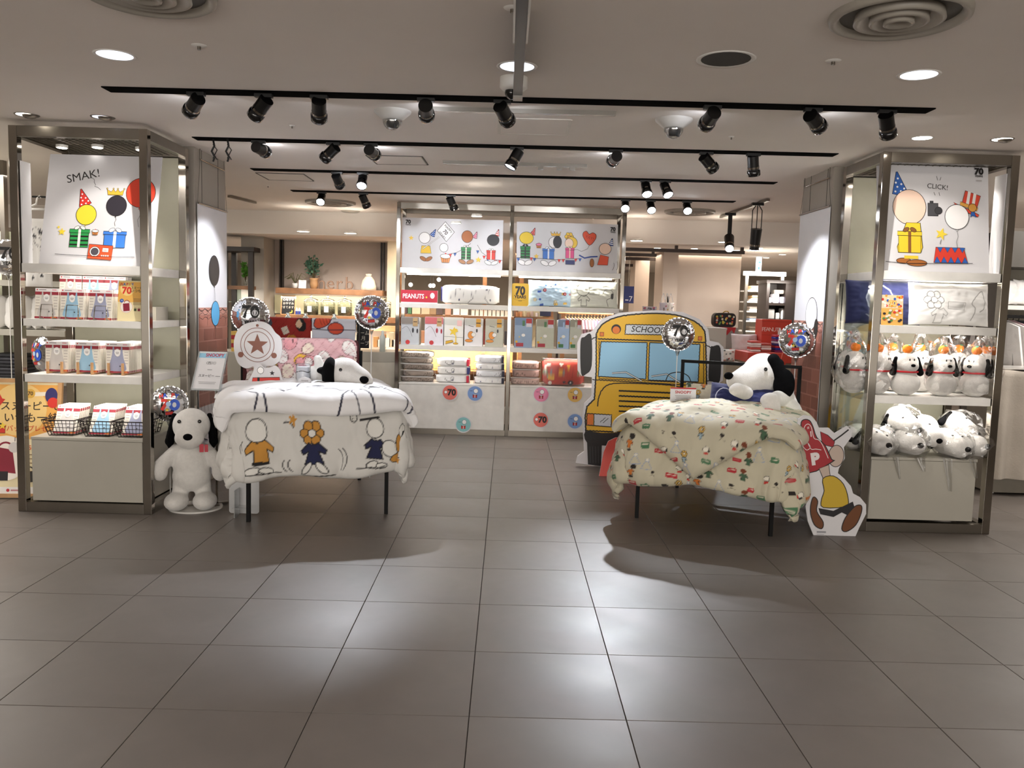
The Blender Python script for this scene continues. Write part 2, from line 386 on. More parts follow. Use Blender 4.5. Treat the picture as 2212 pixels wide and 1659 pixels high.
def pillow_obj(name, parent, O, X, Y, w, h, d, base='ffffff', cv=None, nu=40, nv=28, pinch=.10, seed=0, m=None, rim=None):
    """stuffed cloth form: O centre, X/Y unit axes, front faces X x Y"""
    O, X, Y = Vector(O), Vector(X).normalized(), Vector(Y).normalized(); N = X.cross(Y); B = MB(); allc = []
    u = np.linspace(-1, 1, nu); v = np.linspace(-1, 1, nv); UU, VV = np.meshgrid(u, v)
    px = UU*w/2*(1-pinch*(1-VV**2)*.5*np.abs(UU)**3*0-pinch*.35*(1-VV**2)); py = VV*h/2*(1-pinch*.5*(1-UU**2))
    th = np.power(np.clip((1-UU**4)*(1-VV**4), 0, 1), .5)*d/2
    nz = np.array([[noise.noise(Vector((a*2.3+seed, b*2.3, seed*1.7)))+.5*noise.noise(Vector((a*6, b*6+seed, 3))) for a, b in zip(r1, r2)] for r1, r2 in zip(UU, VV)])
    for sgn in (1, -1):
        dz = sgn*(th*(1+.22*nz)); A = np.zeros(UU.shape+(3,))
        for i in range(3): A[..., i] = O[i]+X[i]*px+Y[i]*py+N[i]*dz
        B.grid(A, flip=sgn < 0)
        pts = np.stack([px.ravel(), py.ravel()], -1)
        if cv is not None and sgn > 0: allc.append(cv.raster(pts, base))
        else: allc.append(np.tile(np.array(lin(rim or base)), (len(pts), 1)))
    return B.build(name, m or PRINTF, parent, cols=np.concatenate(allc))

def drape(name, parent, O, u, v, w, L, F, S, ztop, r, thick, cv, base, n1, n2, seed, flare=.12, wr=.012, curlw=.09, sag=0., hemw=.03):
    """puffy quilt lying over a bed and hanging over its front and sides; O is the middle of the front edge"""
    O, u, v = Vector(O), Vector(u), Vector(v)
    p1 = np.linspace(-(w+S), w+S, n1); Q = np.zeros((n2, n1)); Pp = np.tile(p1, (n2, 1))
    fr = np.array([F(p) for p in p1]); t = np.linspace(0, 1, n2)[:, None]
    Q = -fr[None, :]+t*(L+fr[None, :])
    op = np.sign(Pp)*np.maximum(np.abs(Pp)-w, 0); oq = np.maximum(-Q, 0)
    d0 = np.hypot(op, oq)+1e-9; dx, dy = op/d0, -oq/d0; d = (np.abs(op)**4+oq**4)**.25+1e-9
    a = np.minimum(d/r, math.pi/2); rest = np.maximum(d-r*math.pi/2, 0)
    out = r*np.sin(a)+rest*math.sin(flare); down = r*(1-np.cos(a))+rest*math.cos(flare)
    per = np.where(oq > np.abs(op), Pp, np.sign(Pp)*(w+Q))
    out += hemw*np.minimum(rest/.25, 1.2)*(np.sin(per*14+seed)+.6*np.sin(per*27+seed*2.3))
    s_ = np.clip(Pp, -w, w)+dx*out; tt = np.maximum(Q, 0)+dy*out
    z = ztop-down+sag*(1-(np.clip(Pp, -w, w)/w)**2)*np.clip(Q/.3, 0, 1)*np.clip((L-Q)/.3+.4, 0, 1)
    A = np.stack([O.x+u.x*s_+v.x*tt, O.y+u.y*s_+v.y*tt, z], -1)
    gy, gx = np.gradient(A, axis=(0, 1)); Nn = np.cross(gx, gy); Nn /= np.linalg.norm(Nn, axis=-1, keepdims=True)+1e-9
    e = np.minimum(w+S-np.abs(Pp), Q+fr[None, :]); tk = thick*np.sqrt(np.clip(1-(1-np.clip(e/curlw, 0, 1))**2, 0, 1))
    nz = np.zeros_like(Q); vp = np.stack([Pp, Q], -1).reshape(-1, 2)
    flat = np.array([noise.noise(Vector((x*3.1+seed, y*3.1, seed)))*1.6+noise.noise(Vector((x*7, y*9+seed, 1.3)))*.9+abs(noise.noise(Vector((x*15+seed, y*8, 7.7))))*.55 for x, y in vp])
    nz = flat.reshape(Q.shape)*wr
    A1 = A+Nn*(tk+nz)[..., None]; A2 = A+Nn*(-tk*.6+nz)[..., None]
    B = MB(); B.grid(A1); c1 = cv.raster(vp, base)
    B.grid(A2[::2, ::2], flip=True); c2 = np.tile(np.array(lin(base)), (A2[::2, ::2].shape[0]*A2[::2, ::2].shape[1], 1))
    return B.build(name, PRINTF, parent, cols=np.concatenate([c1, c2]))

def blob(name, prims, m, parent=None, vox=.008, sm=6, org=None):
    """soft toy form: ellipsoids and limbs fused into one continuous skin"""
    B = MB()
    for q in prims:
        if q[0] == 'e': B.ell(q[1], q[2], 20, 14, rot=q[3] if len(q) > 3 else None)
        else:
            a, b, ra, rb = Vector(q[1]), Vector(q[2]), q[3], q[4]; n = 6
            for i in range(n+1): tt = i/n; B.ell(a.lerp(b, tt), ra+(rb-ra)*tt, 14, 10)
    o = B.build(name, m, parent, org=org)
    r = o.modifiers.new('r', 'REMESH'); r.mode = 'VOXEL'; r.voxel_size = vox; r.use_smooth_shade = True
    s = o.modifiers.new('s', 'SMOOTH'); s.iterations = sm; s.factor = .6
    bpy.context.view_layer.update(); dg = bpy.context.evaluated_depsgraph_get()
    me = bpy.data.meshes.new_from_object(o.evaluated_get(dg)); o.modifiers.clear(); o.data = me
    me.materials.clear(); me.materials.append(m)
    for p in me.polygons: p.use_smooth = True
    return o
def bag(name, c, r, parent, seed=0, top=.25, m=None):
    B = MB(); nu, nv = 18, 12; A = np.zeros((nv+1, nu, 3))
    for j in range(nv+1):
        ph = math.pi*j/nv
        for i in range(nu):
            t = 2*math.pi*i/nu; d = Vector((math.sin(ph)*math.cos(t), math.sin(ph)*math.sin(t), math.cos(ph)))
            k = 1+.22*noise.noise(d*2.7+Vector((seed, 0, 0)))+.10*noise.noise(d*7+Vector((0, seed, 0)))
            if j < 3: k *= 1+top*(1-j/3)*(1+.5*math.sin(i*2.1))
            A[j, i] = (c[0]+d.x*r[0]*k, c[1]+d.y*r[1]*k, c[2]+d.z*r[2]*k if d.z > -.6 else c[2]-r[2]*.8)
    B.grid(A, closed=True, flip=True); o = B.build(name, m or BAGF, parent)
    for p in o.data.polygons: p.use_smooth = False
    return o
# ================================================================== the setting
ZC, ZL = 2.73, 2.42
floor_m = mat('stone_tile', '6d6661', .42, 0, .05, 3.5, bump=.015, bscale=500, rvar=.12, spec=.42)
def tile_tint():
    nt = floor_m.node_tree; N, L = nt.nodes, nt.links; b = N['Principled BSDF']; src = b.inputs['Base Color'].links[0].from_socket
    oi = N.new('ShaderNodeObjectInfo'); mr = N.new('ShaderNodeMapRange'); mr.inputs['To Min'].default_value = .93; mr.inputs['To Max'].default_value = 1.05
    mx = N.new('ShaderNodeVectorMath'); mx.operation = 'SCALE'
    L.new(oi.outputs['Random'], mr.inputs['Value']); L.new(src, mx.inputs[0]); L.new(mr.outputs['Result'], mx.inputs['Scale']); L.new(mx.outputs[0], b.inputs['Base Color'])
tile_tint()
GROUT = mat('dark_grout', '2a2724', .8)
fl = struct(MB().box((-9.5, -7, -.1), (9.5, 20.2, -.006)).build('floor', GROUT, org=(0, 0, 0)))
TS, GX, GY = .6, -.1753*.6, 5.0997*.6
def chamf(B, x, y, w=.2984, h=.0):
    c = .0012; z0, z1 = -.006, 0
    B.add([(x-w, y-w, z0), (x+w, y-w, z0), (x+w, y+w, z0), (x-w, y+w, z0), (x-w, y-w, z1-c), (x+w, y-w, z1-c), (x+w, y+w, z1-c), (x-w, y+w, z1-c),
           (x-w+c, y-w+c, z1), (x+w-c, y-w+c, z1), (x+w-c, y+w-c, z1), (x-w+c, y+w-c, z1)],
          [(8,9,10,11), (4,5,9,8), (5,6,10,9), (6,7,11,10), (7,4,8,11), (0,1,5,4), (1,2,6,5), (2,3,7,6), (3,0,4,7)])
tb = MB(); chamf(tb, 0, 0); t0 = tb.build('tile', floor_m, fl, org=(0, 0, 0)); first = True; far = MB()
for r in range(-15, 29):
    for c in range(-15, 16):
        x = GX+(c+.5)*TS; y = GY+(r+.5)*TS
        if y > 2.0 and y < 11.4 and abs(x) < .64*y+.5:
            if first: t0.location = (x, y, 0); first = False
            else: o = t0.copy(); COL.objects.link(o); o.parent = fl; o.location = (x, y, 0)
        else: chamf(far, x, y)
stuff(far.build('far_tile', floor_m, fl, org=(0, 0, 0)))
# ceiling: high part, bulkhead and the lower shop ceiling
struct(MB().box((-9.5, -7, ZC), (9.5, 12.2, ZC+.1)).build('ceiling', CEILM))
b = MB(); b.add([(-9.5, 11.75, ZL), (9.5, 10.75, ZL), (9.5, 20.2, ZL), (-9.5, 20.2, ZL), (-9.5, 11.75, ZC), (9.5, 10.75, ZC), (9.5, 20.2, ZC), (-9.5, 20.2, ZC)],
                [(0,3,2,1), (4,5,6,7), (0,1,5,4), (1,2,6,5), (2,3,7,6), (3,0,4,7)])
struct(b.build('ceiling_lower', CEILM))
struct(MB().box((-9.5, 20.1, 0), (9.5, 20.25, ZL)).build('wall_back', WALLM))
struct(MB().box((-9.6, -7, 0), (-9.45, 20.2, ZC)).build('wall_left', WALLM))
struct(MB().box((9.45, -7, 0), (9.6, 20.2, ZC)).build('wall_right', WALLM))
struct(MB().box((-3.4, 6.74, 0), (-2.5, 7.47, ZC)).build('wall_inner_left', WALLM, bev=.004))
struct(MB().box((2.56, 6.78, 0), (3.45, 7.47, ZC)).build('wall_inner_right', WALLM, bev=.004))
for sx, nm in ((-1, 'left'), (1, 'right')):   # seams of the cladding panels on the columns
    for k in (0, 1):
        xx = -2.5 if sx < 0 else 2.56
        struct(MB().box((xx-.002*-sx if 0 else xx-.003, 6.9+.38*k, 0), (xx+.003, 6.904+.38*k, ZC)).build('trim_%d' % (1+k+(0 if sx < 0 else 2)), mat('seam_dark', '55504a', .7)))
# far walls right: broad wall and the slim pillars before it
struct(MB().box((2.48, 12.75, 0), (3.50, 13.6, ZL)).build('wall_far_right', WALLW))
struct(MB().box((2.28, 12.5, 0), (2.50, 13.2, ZL)).build('wall_far_pillar', WALLW))
struct(MB().box((2.12, 14.2, 0), (2.36, 14.8, ZL)).build('wall_far_pillar', WALLW))
# herb corner: back wall, side pillars
struct(MB().box((-3.62, 12.5, 0), (-1.55, 12.65, ZL)).build('wall_herb', WALLW))
struct(MB().box((-3.78, 11.95, 0), (-3.46, 12.6, ZL)).build('wall_herb_left', WALLM))
struct(MB().box((-1.75, 12.15, 0), (-1.62, 12.6, ZL)).build('wall_herb_right', mat('pale_post', 'cdbfa6', .6)))

# ---- ceiling fittings
def downlight(px, py, z, r, label, lit=True, bright=False, tilt=False, grp='round ceiling downlights'):
    c = G(px, py, z); t = T('ceiling_downlight', label, 'light', (c.x, c.y, z), grp)
    MB().lathe([(r, z-.001), (r*1.14, z-.004), (r*1.2, z), (r*1.14, z+.002), (r*.98, z+.02)], (c.x, c.y, 0), 28).build('trim_ring', WHITEM if not tilt else STEEL, t)
    MB().cyl((c.x, c.y, z-.0015), (c.x, c.y, z+.004), r*.99, 24).build('lamp_face', (LAMP if bright else LAMPD) if lit else mat('speaker_mesh', '3f3d3a', .8), t)
    if tilt: MB().ell((c.x+.3*r, c.y, z-.002), (r*.75, r*.75, r*.35), 14, 8).build('swivel_head', STEEL, t)
    return t
downlight(248, 119, ZC, .085, 'dim round downlight in the ceiling left of the front track')
downlight(1117, 144, ZC, .085, 'round downlight behind the hanging centre rail')
downlight(1985, 162, ZC, .085, 'dim round downlight in the ceiling above the right shelf unit')
for px, py, s, w in ((58, 248, 'leftmost', 0), (222, 253, 'second from the left', 0)):
    downlight(px, py, ZC, .065, 'small swivel downlight in the ceiling before the left shelf unit, '+s, True, px < 100, True, 'swivel downlights')
downlight(1992, 298, ZC, .06, 'bright small downlight above the right shelf unit, nearer the aisle', True, True, False, 'swivel downlights')
downlight(2165, 301, ZC, .06, 'small swivel downlight above the right shelf unit, at the outer side', True, True, True, 'swivel downlights')
dl = [(655, 500), (757, 504), (1375, 520), (1565, 523)]
for i, (px, py) in enumerate(dl):
    downlight(px, py, ZL, .075, 'bright downlight in the lower ceiling, %s' % ['left one above the herb sign', 'right one above the herb sign', 'one right of the back unit', 'one above the far beige wall'][i], True, True)
    c = G(px, py, ZL); light('SPOT', 'downlight_beam', (c.x, c.y, ZL-.03), 60, NEUT, (c.x, c.y+.65, 1.2), .06, 110, .8)
for i, (px, py) in enumerate([(985, 470), (1030, 455), (680, 512), (770, 515), (1590, 529), (1420, 524), (1500, 525), (1640, 524), (1655, 545), (1690, 538), (620, 532), (600, 525)]):
    if py < ZL: pass
    downlight(px, py+12, ZL, .05, 'tiny bright downlight in the lower shop ceiling, %s of twelve from the left' % ORD[sorted([600, 620, 680, 770, 985, 1030, 1420, 1500, 1590, 1640, 1655, 1690]).index(px)], True, True, False, 'far tiny downlights')
# air diffusers
def diffuser(px, py, z, R, label):
    c = G(px, py, z); t = T('ceiling_air_diffuser', label, 'air vent', (c.x, c.y, z), 'round ceiling air diffusers')
    m = mat('vent_paint', 'a09a90', .4); dk = mat('vent_dark', '4b4842', .6)
    MB().lathe([(R, z), (R*.99, z-.022), (R*.93, z-.03), (R*.86, z-.018), (R*.84, z)], (c.x, c.y, 0), 56).build('outer_ring', m, t)
    MB().lathe([(R*.84, z-.002), (R*.62, z+.0)], (c.x, c.y, 0), 40).build('recess', dk, t)
    for k, q in enumerate((.62, .4, .2)):
        MB().lathe([(R*q, z), (R*(q+.02), z-.03-.005*k), (R*(q-.03), z-.034-.005*k), (R*(q-.15), z-.012), (R*max(q-.2, .0), z-.006)], (c.x, c.y, 0), 44).build('cone_ring', m, t)
diffuser(316, -22, ZC, .26, 'large round air diffuser at the top left edge of the photo')
diffuser(1943, 30, ZC, .26, 'large round air diffuser in the ceiling at the top right')
diffuser(714, 436, ZC, .30, 'round air diffuser far back, above the herb shop')
diffuser(1490, 456, ZC, .30, 'round air diffuser far back, right of the back shelf unit')
downlight(1568, 128, ZC, .115, 'round dark ceiling loudspeaker grille', False, False, False, 'round ceiling downlights')['category'] = 'speaker'
MB_ = MB(); c = G(757, 456, ZC); tag(MB().lathe([(.0, ZC-.02), (.1, ZC-.018), (.13, ZC)], (c.x, c.y, 0), 24).build('ceiling_speaker', mat('vent_paint', 'a09a90'), None), 'small pale round ceiling plate behind the far left diffuser', 'speaker')
# sprinklers
for px, py, lb in ((430, 98, 'in the ceiling right of the left downlight'), (1800, 131, 'in the ceiling between loudspeaker grille and right downlight'), (1107, 17, 'beside the top of the hanging centre rail'), (631, 271, 'between the two front tracks on the left'), (1580, 295, 'between the two front tracks on the right'), (579, 401, 'beside the ceiling hatch at the left')):
    c = G(px, py, ZC); t = T('fire_sprinkler', 'small fire sprinkler head '+lb, 'sprinkler', (c.x, c.y, ZC), 'fire sprinklers')
    k = 1 if py < 200 else .55
    MB().lathe([(0, ZC-.006), (.028*k, ZC-.005), (.036*k, ZC)], (c.x, c.y, 0), 20).build('plate', WHITEM, t)
    MB().cyl((c.x, c.y, ZC-.02), (c.x, c.y, ZC-.004), .009*k, 10).build('nozzle', STEEL, t)
# dome cameras
for px, py, lb, k in ((848, 240, 'left of the hanging rail, behind the front track', 1), (1456, 258, 'right of the hanging rail, behind the front track', 1)):
    c = G(px, py, ZC); t = T('dome_camera', 'clear domed security camera %s' % lb, 'camera', (c.x, c.y, ZC), 'domed security cameras')
    MB().lathe([(.115, ZC), (.112, ZC-.012), (.085, ZC-.035), (.06, ZC-.055), (.0, ZC-.055)], (c.x, c.y, 0), 32).build('mount', mat('camera_white', 'c9c7c2', .35), t)
    MB().ell((c.x, c.y, ZC-.055), (.06, .06, .062), 24, 14).build('clear_dome', mat('dome_glass', 'e8eef2', .05, alpha=.25), t)
    MB().cyl((c.x-.02, c.y, ZC-.075), (c.x+.03, c.y-.03, ZC-.085), .026, 14).build('lens_body', mat('camera_dark', '33363a', .3), t)
c = G(1110, 168, ZC); t = T('dome_camera', 'white round drum-shaped camera half hidden by the hanging rail', 'camera', (c.x, c.y, ZC))
MB().lathe([(.0, ZC-.065), (.055, ZC-.065), (.072, ZC-.05), (.072, ZC)], (c.x, c.y, 0), 28).build('mount', WHITEM, t)
MB().ell((c.x-.01, c.y, ZC-.075), (.035, .035, .035), 16, 10).build('lens_ball', BLACKG, t)
# ceiling hatches
hm = mat('hatch_frame', 'd8d3ca', .5)
def hatch(pxs, lab, wfr, m):
    A = [G(*p, ZC-.002) for p in pxs]; t = T('ceiling_hatch', lab, 'hatch', tuple(sum(A, Vector())/4), 'ceiling hatches')
    B = MB()
    for i in range(4): B.bar(A[i], A[(i+1) % 4], wfr, .008)
    B.build('hatch_frame', m, t)
    c = sum(A, Vector())/4; B = MB(); B.add([c+(p-c)*.95 for p in A]+[c+(p-c)*.95+Vector((0, 0, -.003)) for p in A], [(0,3,2,1), (4,5,6,7), (0,1,5,4), (1,2,6,5), (2,3,7,6), (3,0,4,7)])
    B.build('hatch_panel', CEILM, t)
hatch([(1079, 255), (1233, 259), (1224, 292), (1078, 288)], 'white framed ceiling hatch behind the hanging centre rail', .022, hm)
hatch([(790, 335), (912, 338), (925, 356), (814, 354)], 'faint ceiling hatch left of the second grey rail', .006, mat('seam_dark', '55504a'))
hatch([(552, 373), (656, 376), (678, 391), (580, 388)], 'faint ceiling hatch near the left end of the third track', .006, mat('seam_dark', '55504a'))
# grey lighting rails
for k, (a, b_, lab) in enumerate((((932, 235), (1330, 245), 'slim grey ceiling rail behind the front track'), ((957, 350), (1268, 358), 'slim grey ceiling rail with three small adapters'))):
    A, Bq = G(*a, ZC-.01), G(*b_, ZC-.01); t = T('ceiling_rail', lab, 'rail', tuple((A+Bq)/2), 'slim grey ceiling rails')
    MB().bar(A, Bq, .035, .03).build('rail', mat('rail_grey', '8f8b85', .35, .3), t)
    if k:
        for q in (.68, .81, .90): c = A.lerp(Bq, q); MB().box((c.x-.022, c.y-.02, ZC-.05), (c.x+.022, c.y+.02, ZC-.02)).build('adapter', mat('rail_grey', '8f8b85', .35), t)
# hanging centre rail (seen end on)
t = T('hanging_centre_rail', 'dark metal rail hanging from the ceiling, running towards the viewer', 'rail', (.02, 4, 2.6))
e = P(1118, 225, 4.35); x0 = e.x
MB().box((x0-.022, 2.2, 2.61), (x0+.022, 4.32, ZC-.005)).build('rail_body', mat('gunmetal', '3b3e41', .35, .6), t)
for s in (-1, 1): MB().box((x0+s*.026-.004, 1.6, 2.60), (x0+s*.026+.004, 3.45, ZC-.005)).build('side_strip', WHITEM, t)
MB().box((x0-.024, 4.32, 2.60), (x0+.024, 4.40, ZC-.005)).build('end_cap', mat('rail_grey', '8f8b85'), t)

# ---- light tracks and their spotlights
TR = [((218, 186), (2022, 233)), ((414, 295), (1812, 331)), ((540, 363), (1680, 393)), ((627, 410), (1590, 434))]
slot = mat('track_black', '050505', .9, 0, .02, spec=.02)
names = ['front', 'second', 'third', 'rearmost']; TP = []
for k, (a, b_) in enumerate(TR):
    A, Bq = G(*a, ZC), G(*b_, ZC); TP.append((A, Bq)); d = Vector((0, .12, 0))
    B = MB(); z1 = ZC-.006
    B.add([(A.x, A.y, z1), (Bq.x, Bq.y, z1), (Bq.x, Bq.y+.12, z1), (A.x, A.y+.12, z1), (A.x, A.y, ZC+.002), (Bq.x, Bq.y, ZC+.002), (Bq.x, Bq.y+.12, ZC+.002), (A.x, A.y+.12, ZC+.002)],
          [(0,3,2,1), (4,5,6,7), (0,1,5,4), (1,2,6,5), (2,3,7,6), (3,0,4,7)])
    tag(B.build('lighting_track', slot), 'long black lighting track, the %s of four across the ceiling' % names[k], 'light track', 'black lighting tracks')
def spot_head(px, k, target, lab, energy, cone=28, color=NEUT, lit=False, blend=.5, s=1., off=True):
    A, Bq = TP[k]; lo, hi = 0., 1.
    a, b_ = TR[k]; q = (px-a[0])/(b_[0]-a[0]); py = a[1]+(b_[1]-a[1])*q
    c = G(px, py, ZC); c = Vector((c.x, c.y+.06, ZC-.006)); tg = Vector(target)
    t = T('track_spotlight', lab, 'spotlight', tuple(c), 'spotlights on the %s track' % names[k])
    MB().box((c.x-.05*s, c.y-.018, c.z-.02), (c.x+.05*s, c.y+.018, c.z)).build('adapter', BLACKM, t)
    p = c+Vector((0, 0, -.055*s)); d = (tg-p).normalized()
    MB().bar(c, p, .03*s, .014*s).build('bracket', BLACKM, t)
    L_ = .075*s; R_ = .045*s; f = p+d*L_; bk = p-d*.035*s
    lb_ = MB().cyl(bk, f, R_*.92, 20).build('lamp_body', BLACKM, t, bev=.004)
    MB().lathe([(R_*.95, 0), (R_*1.08, .006), (R_*1.08, .04*s), (R_*.97, .045*s)], f-d*.01, 24, Z=d).build('front_ring', BLACKG, lb_)
    MB().lathe([(R_*.955, -.018), (R_*.955, -.004)], f-d*.015, 24, Z=d).build('steel_band', CHROME, lb_)
    MB().cyl(f+d*.022*s, f+d*.026*s, R_*.92, 20).build('lens', LAMPS, lb_)
    if energy: light('SPOT', 'spot_beam', f+d*.045*s, energy*1.5, color, tg, .03, cone, blend)
SP = [
 (415, 0, (-2.75, 6.0, 2.05), 'first from the left', 30, 30, NEUT), (563, 0, (-2.9, 6.0, 1.3), 'second from the left', 22, 32, NEUT),
 (684, 0, (-1.6, 7.3, 1.0), 'third from the left', 26, 24, COOL), (918, 0, (-.7, 9.9, 1.6), 'fourth from the left', 40, 26, NEUT),
 (1085, 0, (1.3, 8.2, 1.0), 'fifth from the left, just left of the centre rail', 22, 26, NEUT), (1545, 0, (.5, 9.9, 1.0), 'third from the right', 28, 26, NEUT),
 (1765, 0, (2.95, 6.1, 2.05), 'second from the right', 26, 30, NEUT), (1927, 0, (3.0, 6.1, 1.2), 'rightmost', 20, 32, NEUT),
 (553, 1, (-.8, 9.9, 2.25), 'first from the left', 40, 22, COOL), (716, 1, (-2.5, 7.0, 1.75), 'second from the left', 42, 34, COOL),
 (798, 1, (-.35, 9.9, 2.25), 'third from the left', 34, 20, COOL), (1117, 1, (-.9, 6.0, .85), 'fourth from the left, in the middle', 0, 26, COOL),
 (1333, 1, (.35, 9.9, 2.3), 'third from the right', 36, 22, COOL), (1530, 1, (2.56, 7.0, 1.75), 'second from the right', 50, 34, COOL),
 (1633, 1, (2.1, 6.8, 1.0), 'rightmost', 36, 26, COOL),
 (725, 2, (-1.2, 9.9, 1.2), 'first from the left', 0, 30, COOL), (781, 2, (-1.25, 5.75, .6), 'second from the left, its face lit', 80, 34, COOL),
 (1398, 2, (1.35, 6.2, .75), 'second from the right, its face lit', 42, 28, COOL), (1440, 2, (1.9, 6.3, .75), 'rightmost, its face lit', 30, 26, COOL),
 (692, 3, (-1.9, 7.0, .9), 'first from the left, its face lit', 24, 20, COOL), (783, 3, (-1.0, 10.0, 1.2), 'second from the left', 18, 40, COOL),
 (973, 3, (.1, 10.0, 1.0), 'third from the left, above the back unit', 0, 40, COOL), (1353, 3, (.70, 4.80, 0), 'third from the right, its face brightly lit', 120, 26, COOL),
 (1408, 3, (1.5, 6.7, .75), 'second from the right, its face lit', 24, 20, COOL), (1487, 3, (1.7, 6.6, .8), 'rightmost, its face lit', 22, 20, COOL)]
for px, k, tg, lb, en, cone, colr in SP:
    spot_head(px, k, tg, 'black spotlight on the %s track, %s' % (names[k], lb), en, cone, colr, blend=1. if px == 1353 else .6)
# low-hung spotlights on the side rail at the right, and the bare rail at the left
A, Bq = G(1557, 469, ZC-.02), G(1660, 432, ZC-.02); tag(MB().bar(A, Bq, .03, .025).build('ceiling_rail', STEEL), 'thin steel rail at the right carrying two hanging spotlights', 'rail')
A, Bq = G(494, 424, ZC-.02), G(552, 438, ZC-.02); tag(MB().bar(A, Bq, .03, .025).build('ceiling_rail', STEEL), 'thin bare steel rail on the ceiling beside the left column', 'rail')
for px, py, q, lab, tgt in ((1578, 462, .55, 'hanging black spotlight on a stem, left of the two on the side rail', (2.2, 8.0, .8)), (1637, 440, .55, 'hanging black spotlight in a wire yoke, right of the two on the side rail', (2.6, 9.4, .5))):
    c = G(px, py-2, ZC-.03); t = T('hanging_spotlight', lab, 'spotlight', tuple(c), 'hanging spotlights')
    MB().box((c.x-.06, c.y-.02, c.z-.03), (c.x+.06, c.y+.02, c.z)).build('adapter', BLACKM, t)
    b = c+Vector((0, 0, -.30)); B = MB()
    if px < 1600: B.bar(c, b, .045, .02)
    else:
        for s in (-1, 0, 1): B.tube([c, c+Vector((s*.05, 0, -.08)), c+Vector((s*.05, 0, -.24)), b+Vector((s*.045, 0, -.02))], .005)
    B.build('stem', BLACKM, t)
    d = (Vector(tgt)-b).normalized(); MB().cyl(b-d*.03, b+d*.19, .058, 20, r2=.05).build('lamp_body', BLACKM, t, bev=.004)
    MB().lathe([(.056, 0), (.056, .02)], b+d*.13, 24, Z=d).build('steel_band', CHROME, t)
    MB().cyl(b+d*.185, b+d*.195, .044, 18).build('lens', LAMPS, t)
    if px < 1600: light('SPOT', 'spot_beam', b+d*.21, 30, COOL, tgt, .03, 40, .6)
# dangling cable ends on the second track
for px, lb in ((460, 'left'), (491, 'right')):
    c = G(px, 300, ZC-.01); t = tag(MB().tube([c, c+Vector((.01, 0, -.05)), c+Vector((-.01, 0, -.09)), c+Vector((.012, 0, -.13)), c+Vector((.0, 0, -.165))], .008).tube([c+Vector((.0, 0, -.04)), c+Vector((.03, 0, -.08)), c+Vector((-.0, 0, -.14)), c+Vector((.03, 0, -.15)), c+Vector((.0, 0, -.1))], .004).build('dangling_cable', BLACKM), 'coiled black cable hanging at the left end of the second track, %s one' % lb, 'cable', 'dangling cables')

# ================================================================== chrome shelf units
def frame(t, x0, x1, y0, y1, z1, w=.05, mids=(), base=.07, m=CHROME):
    n = 0
    for x in (x0, x1)+tuple(mids):
        for y in (y0, y1): MB().box((x-w/2, y-w/2, 0), (x+w/2, y+w/2, z1)).build('post', m, t, bev=.003)
    for z, h in ((z1-.035, .07), (.035, base)):
        for y in (y0, y1): MB().box((x0+w/2, y-w/2+.001, z-h/2), (x1-w/2, y+w/2-.001, z+h/2)).build('rail', STEEL, t, bev=.002)
        for x in (x0, x1): MB().box((x-w/2+.001, y0+w/2, z-h/2), (x+w/2-.001, y1-w/2, z+h/2)).build('rail', STEEL, t, bev=.002)
def top_grid(t, x0, x1, y0, y1, z):
    B = MB()
    for i in range(19): x = x0+(x1-x0)*i/18; B.box((x-.002, y0, z-.003), (x+.002, y1, z+.003))
    for i in range(15): y = y0+(y1-y0)*i/14; B.box((x0, y-.002, z), (x1, y+.002, z+.005))
    stuff(B.build('top_mesh', STEEL, t))
def puck(t, x, y, z, e, tgt, cone=110):
    MB().cyl((x, y, z-.02), (x, y, z), .04, 20).build('downlight', WHITEM, t); MB().cyl((x, y, z-.023), (x, y, z-.02), .032, 20).build('lamp_face', LAMP, t)
    light('SPOT', 'puck_beam', (x, y, z-.04), e, WARM if 0 else NEUT, tgt, .03, cone, .7)
def base_box(name, x0, x1, y0, y1, z0, z1, lab, WHITEP=WHITEP):
    t = T(name, lab, 'cabinet', ((x0+x1)/2, (y0+y1)/2, z0))
    MB().box((x0, y0+.012, z0), (x1, y1, z1-.02)).build('body', WHITEP, t)
    MB().box((x0+.003, y0, z0+.003), (x1-.003, y0+.014, z1-.022)).build('front_panel', WHITEP, t, bev=.002)
    MB().box((x0-.002, y0-.002, z1-.02), (x1+.002, y1, z1)).build('top_board', WHITEP, t, bev=.002)
    return t
# ---- left unit
LX0, LX1, LY0, LY1, LZ = -3.42, -2.53, 5.91, 6.60, 2.69
LU = T('shelf_unit', 'tall chrome framed shelf unit at the left, below the kiss poster with the red balloon', 'shelf', ((LX0+LX1)/2, 6.25, 0))
frame(LU, LX0, LX1, LY0, LY1, LZ, .058)
top_grid(LU, LX0, LX1, LY0, LY1, LZ-.06)
LS = [(1.757, .062, 0), (1.373, .05, .0), (.984, .055, 0)]
for z, h, _ in LS: MB().box((LX0+.035, LY0-.02, z-h), (LX1-.03, LY1-.03, z)).build('shelf', WHITEM, LU, bev=.002)
MB().box((LX0+.04, LY1-.02, .08), (LX1-.03, LY1-.008, LZ-.08)).build('back_panel', PANEL, LU)
for x, y, g in ((-3.25, 6.2, (-3.2, 6.0, 1.9)), (-2.97, 6.15, (-2.95, 6.0, 1.9)), (-2.68, 6.2, (-2.7, 6.0, 1.9))): puck(LU, x, y, LZ-.07, 4.5, g)
for z in (1.69, 1.32, .92):   # strips of light under the shelves
    light('AREA', 'shelf_glow', ((LX0+LX1)/2, LY0+.12, z), 1.3, NEUT, (((LX0+LX1)/2), LY0+.35, z-.4), .7, sy_=.04)
base_box('display_cabinet', LX0+.06, LX1-.04, LY0-.005, LY1-.04, .075, .536, 'white plinth cabinet at the foot of the left chrome unit')
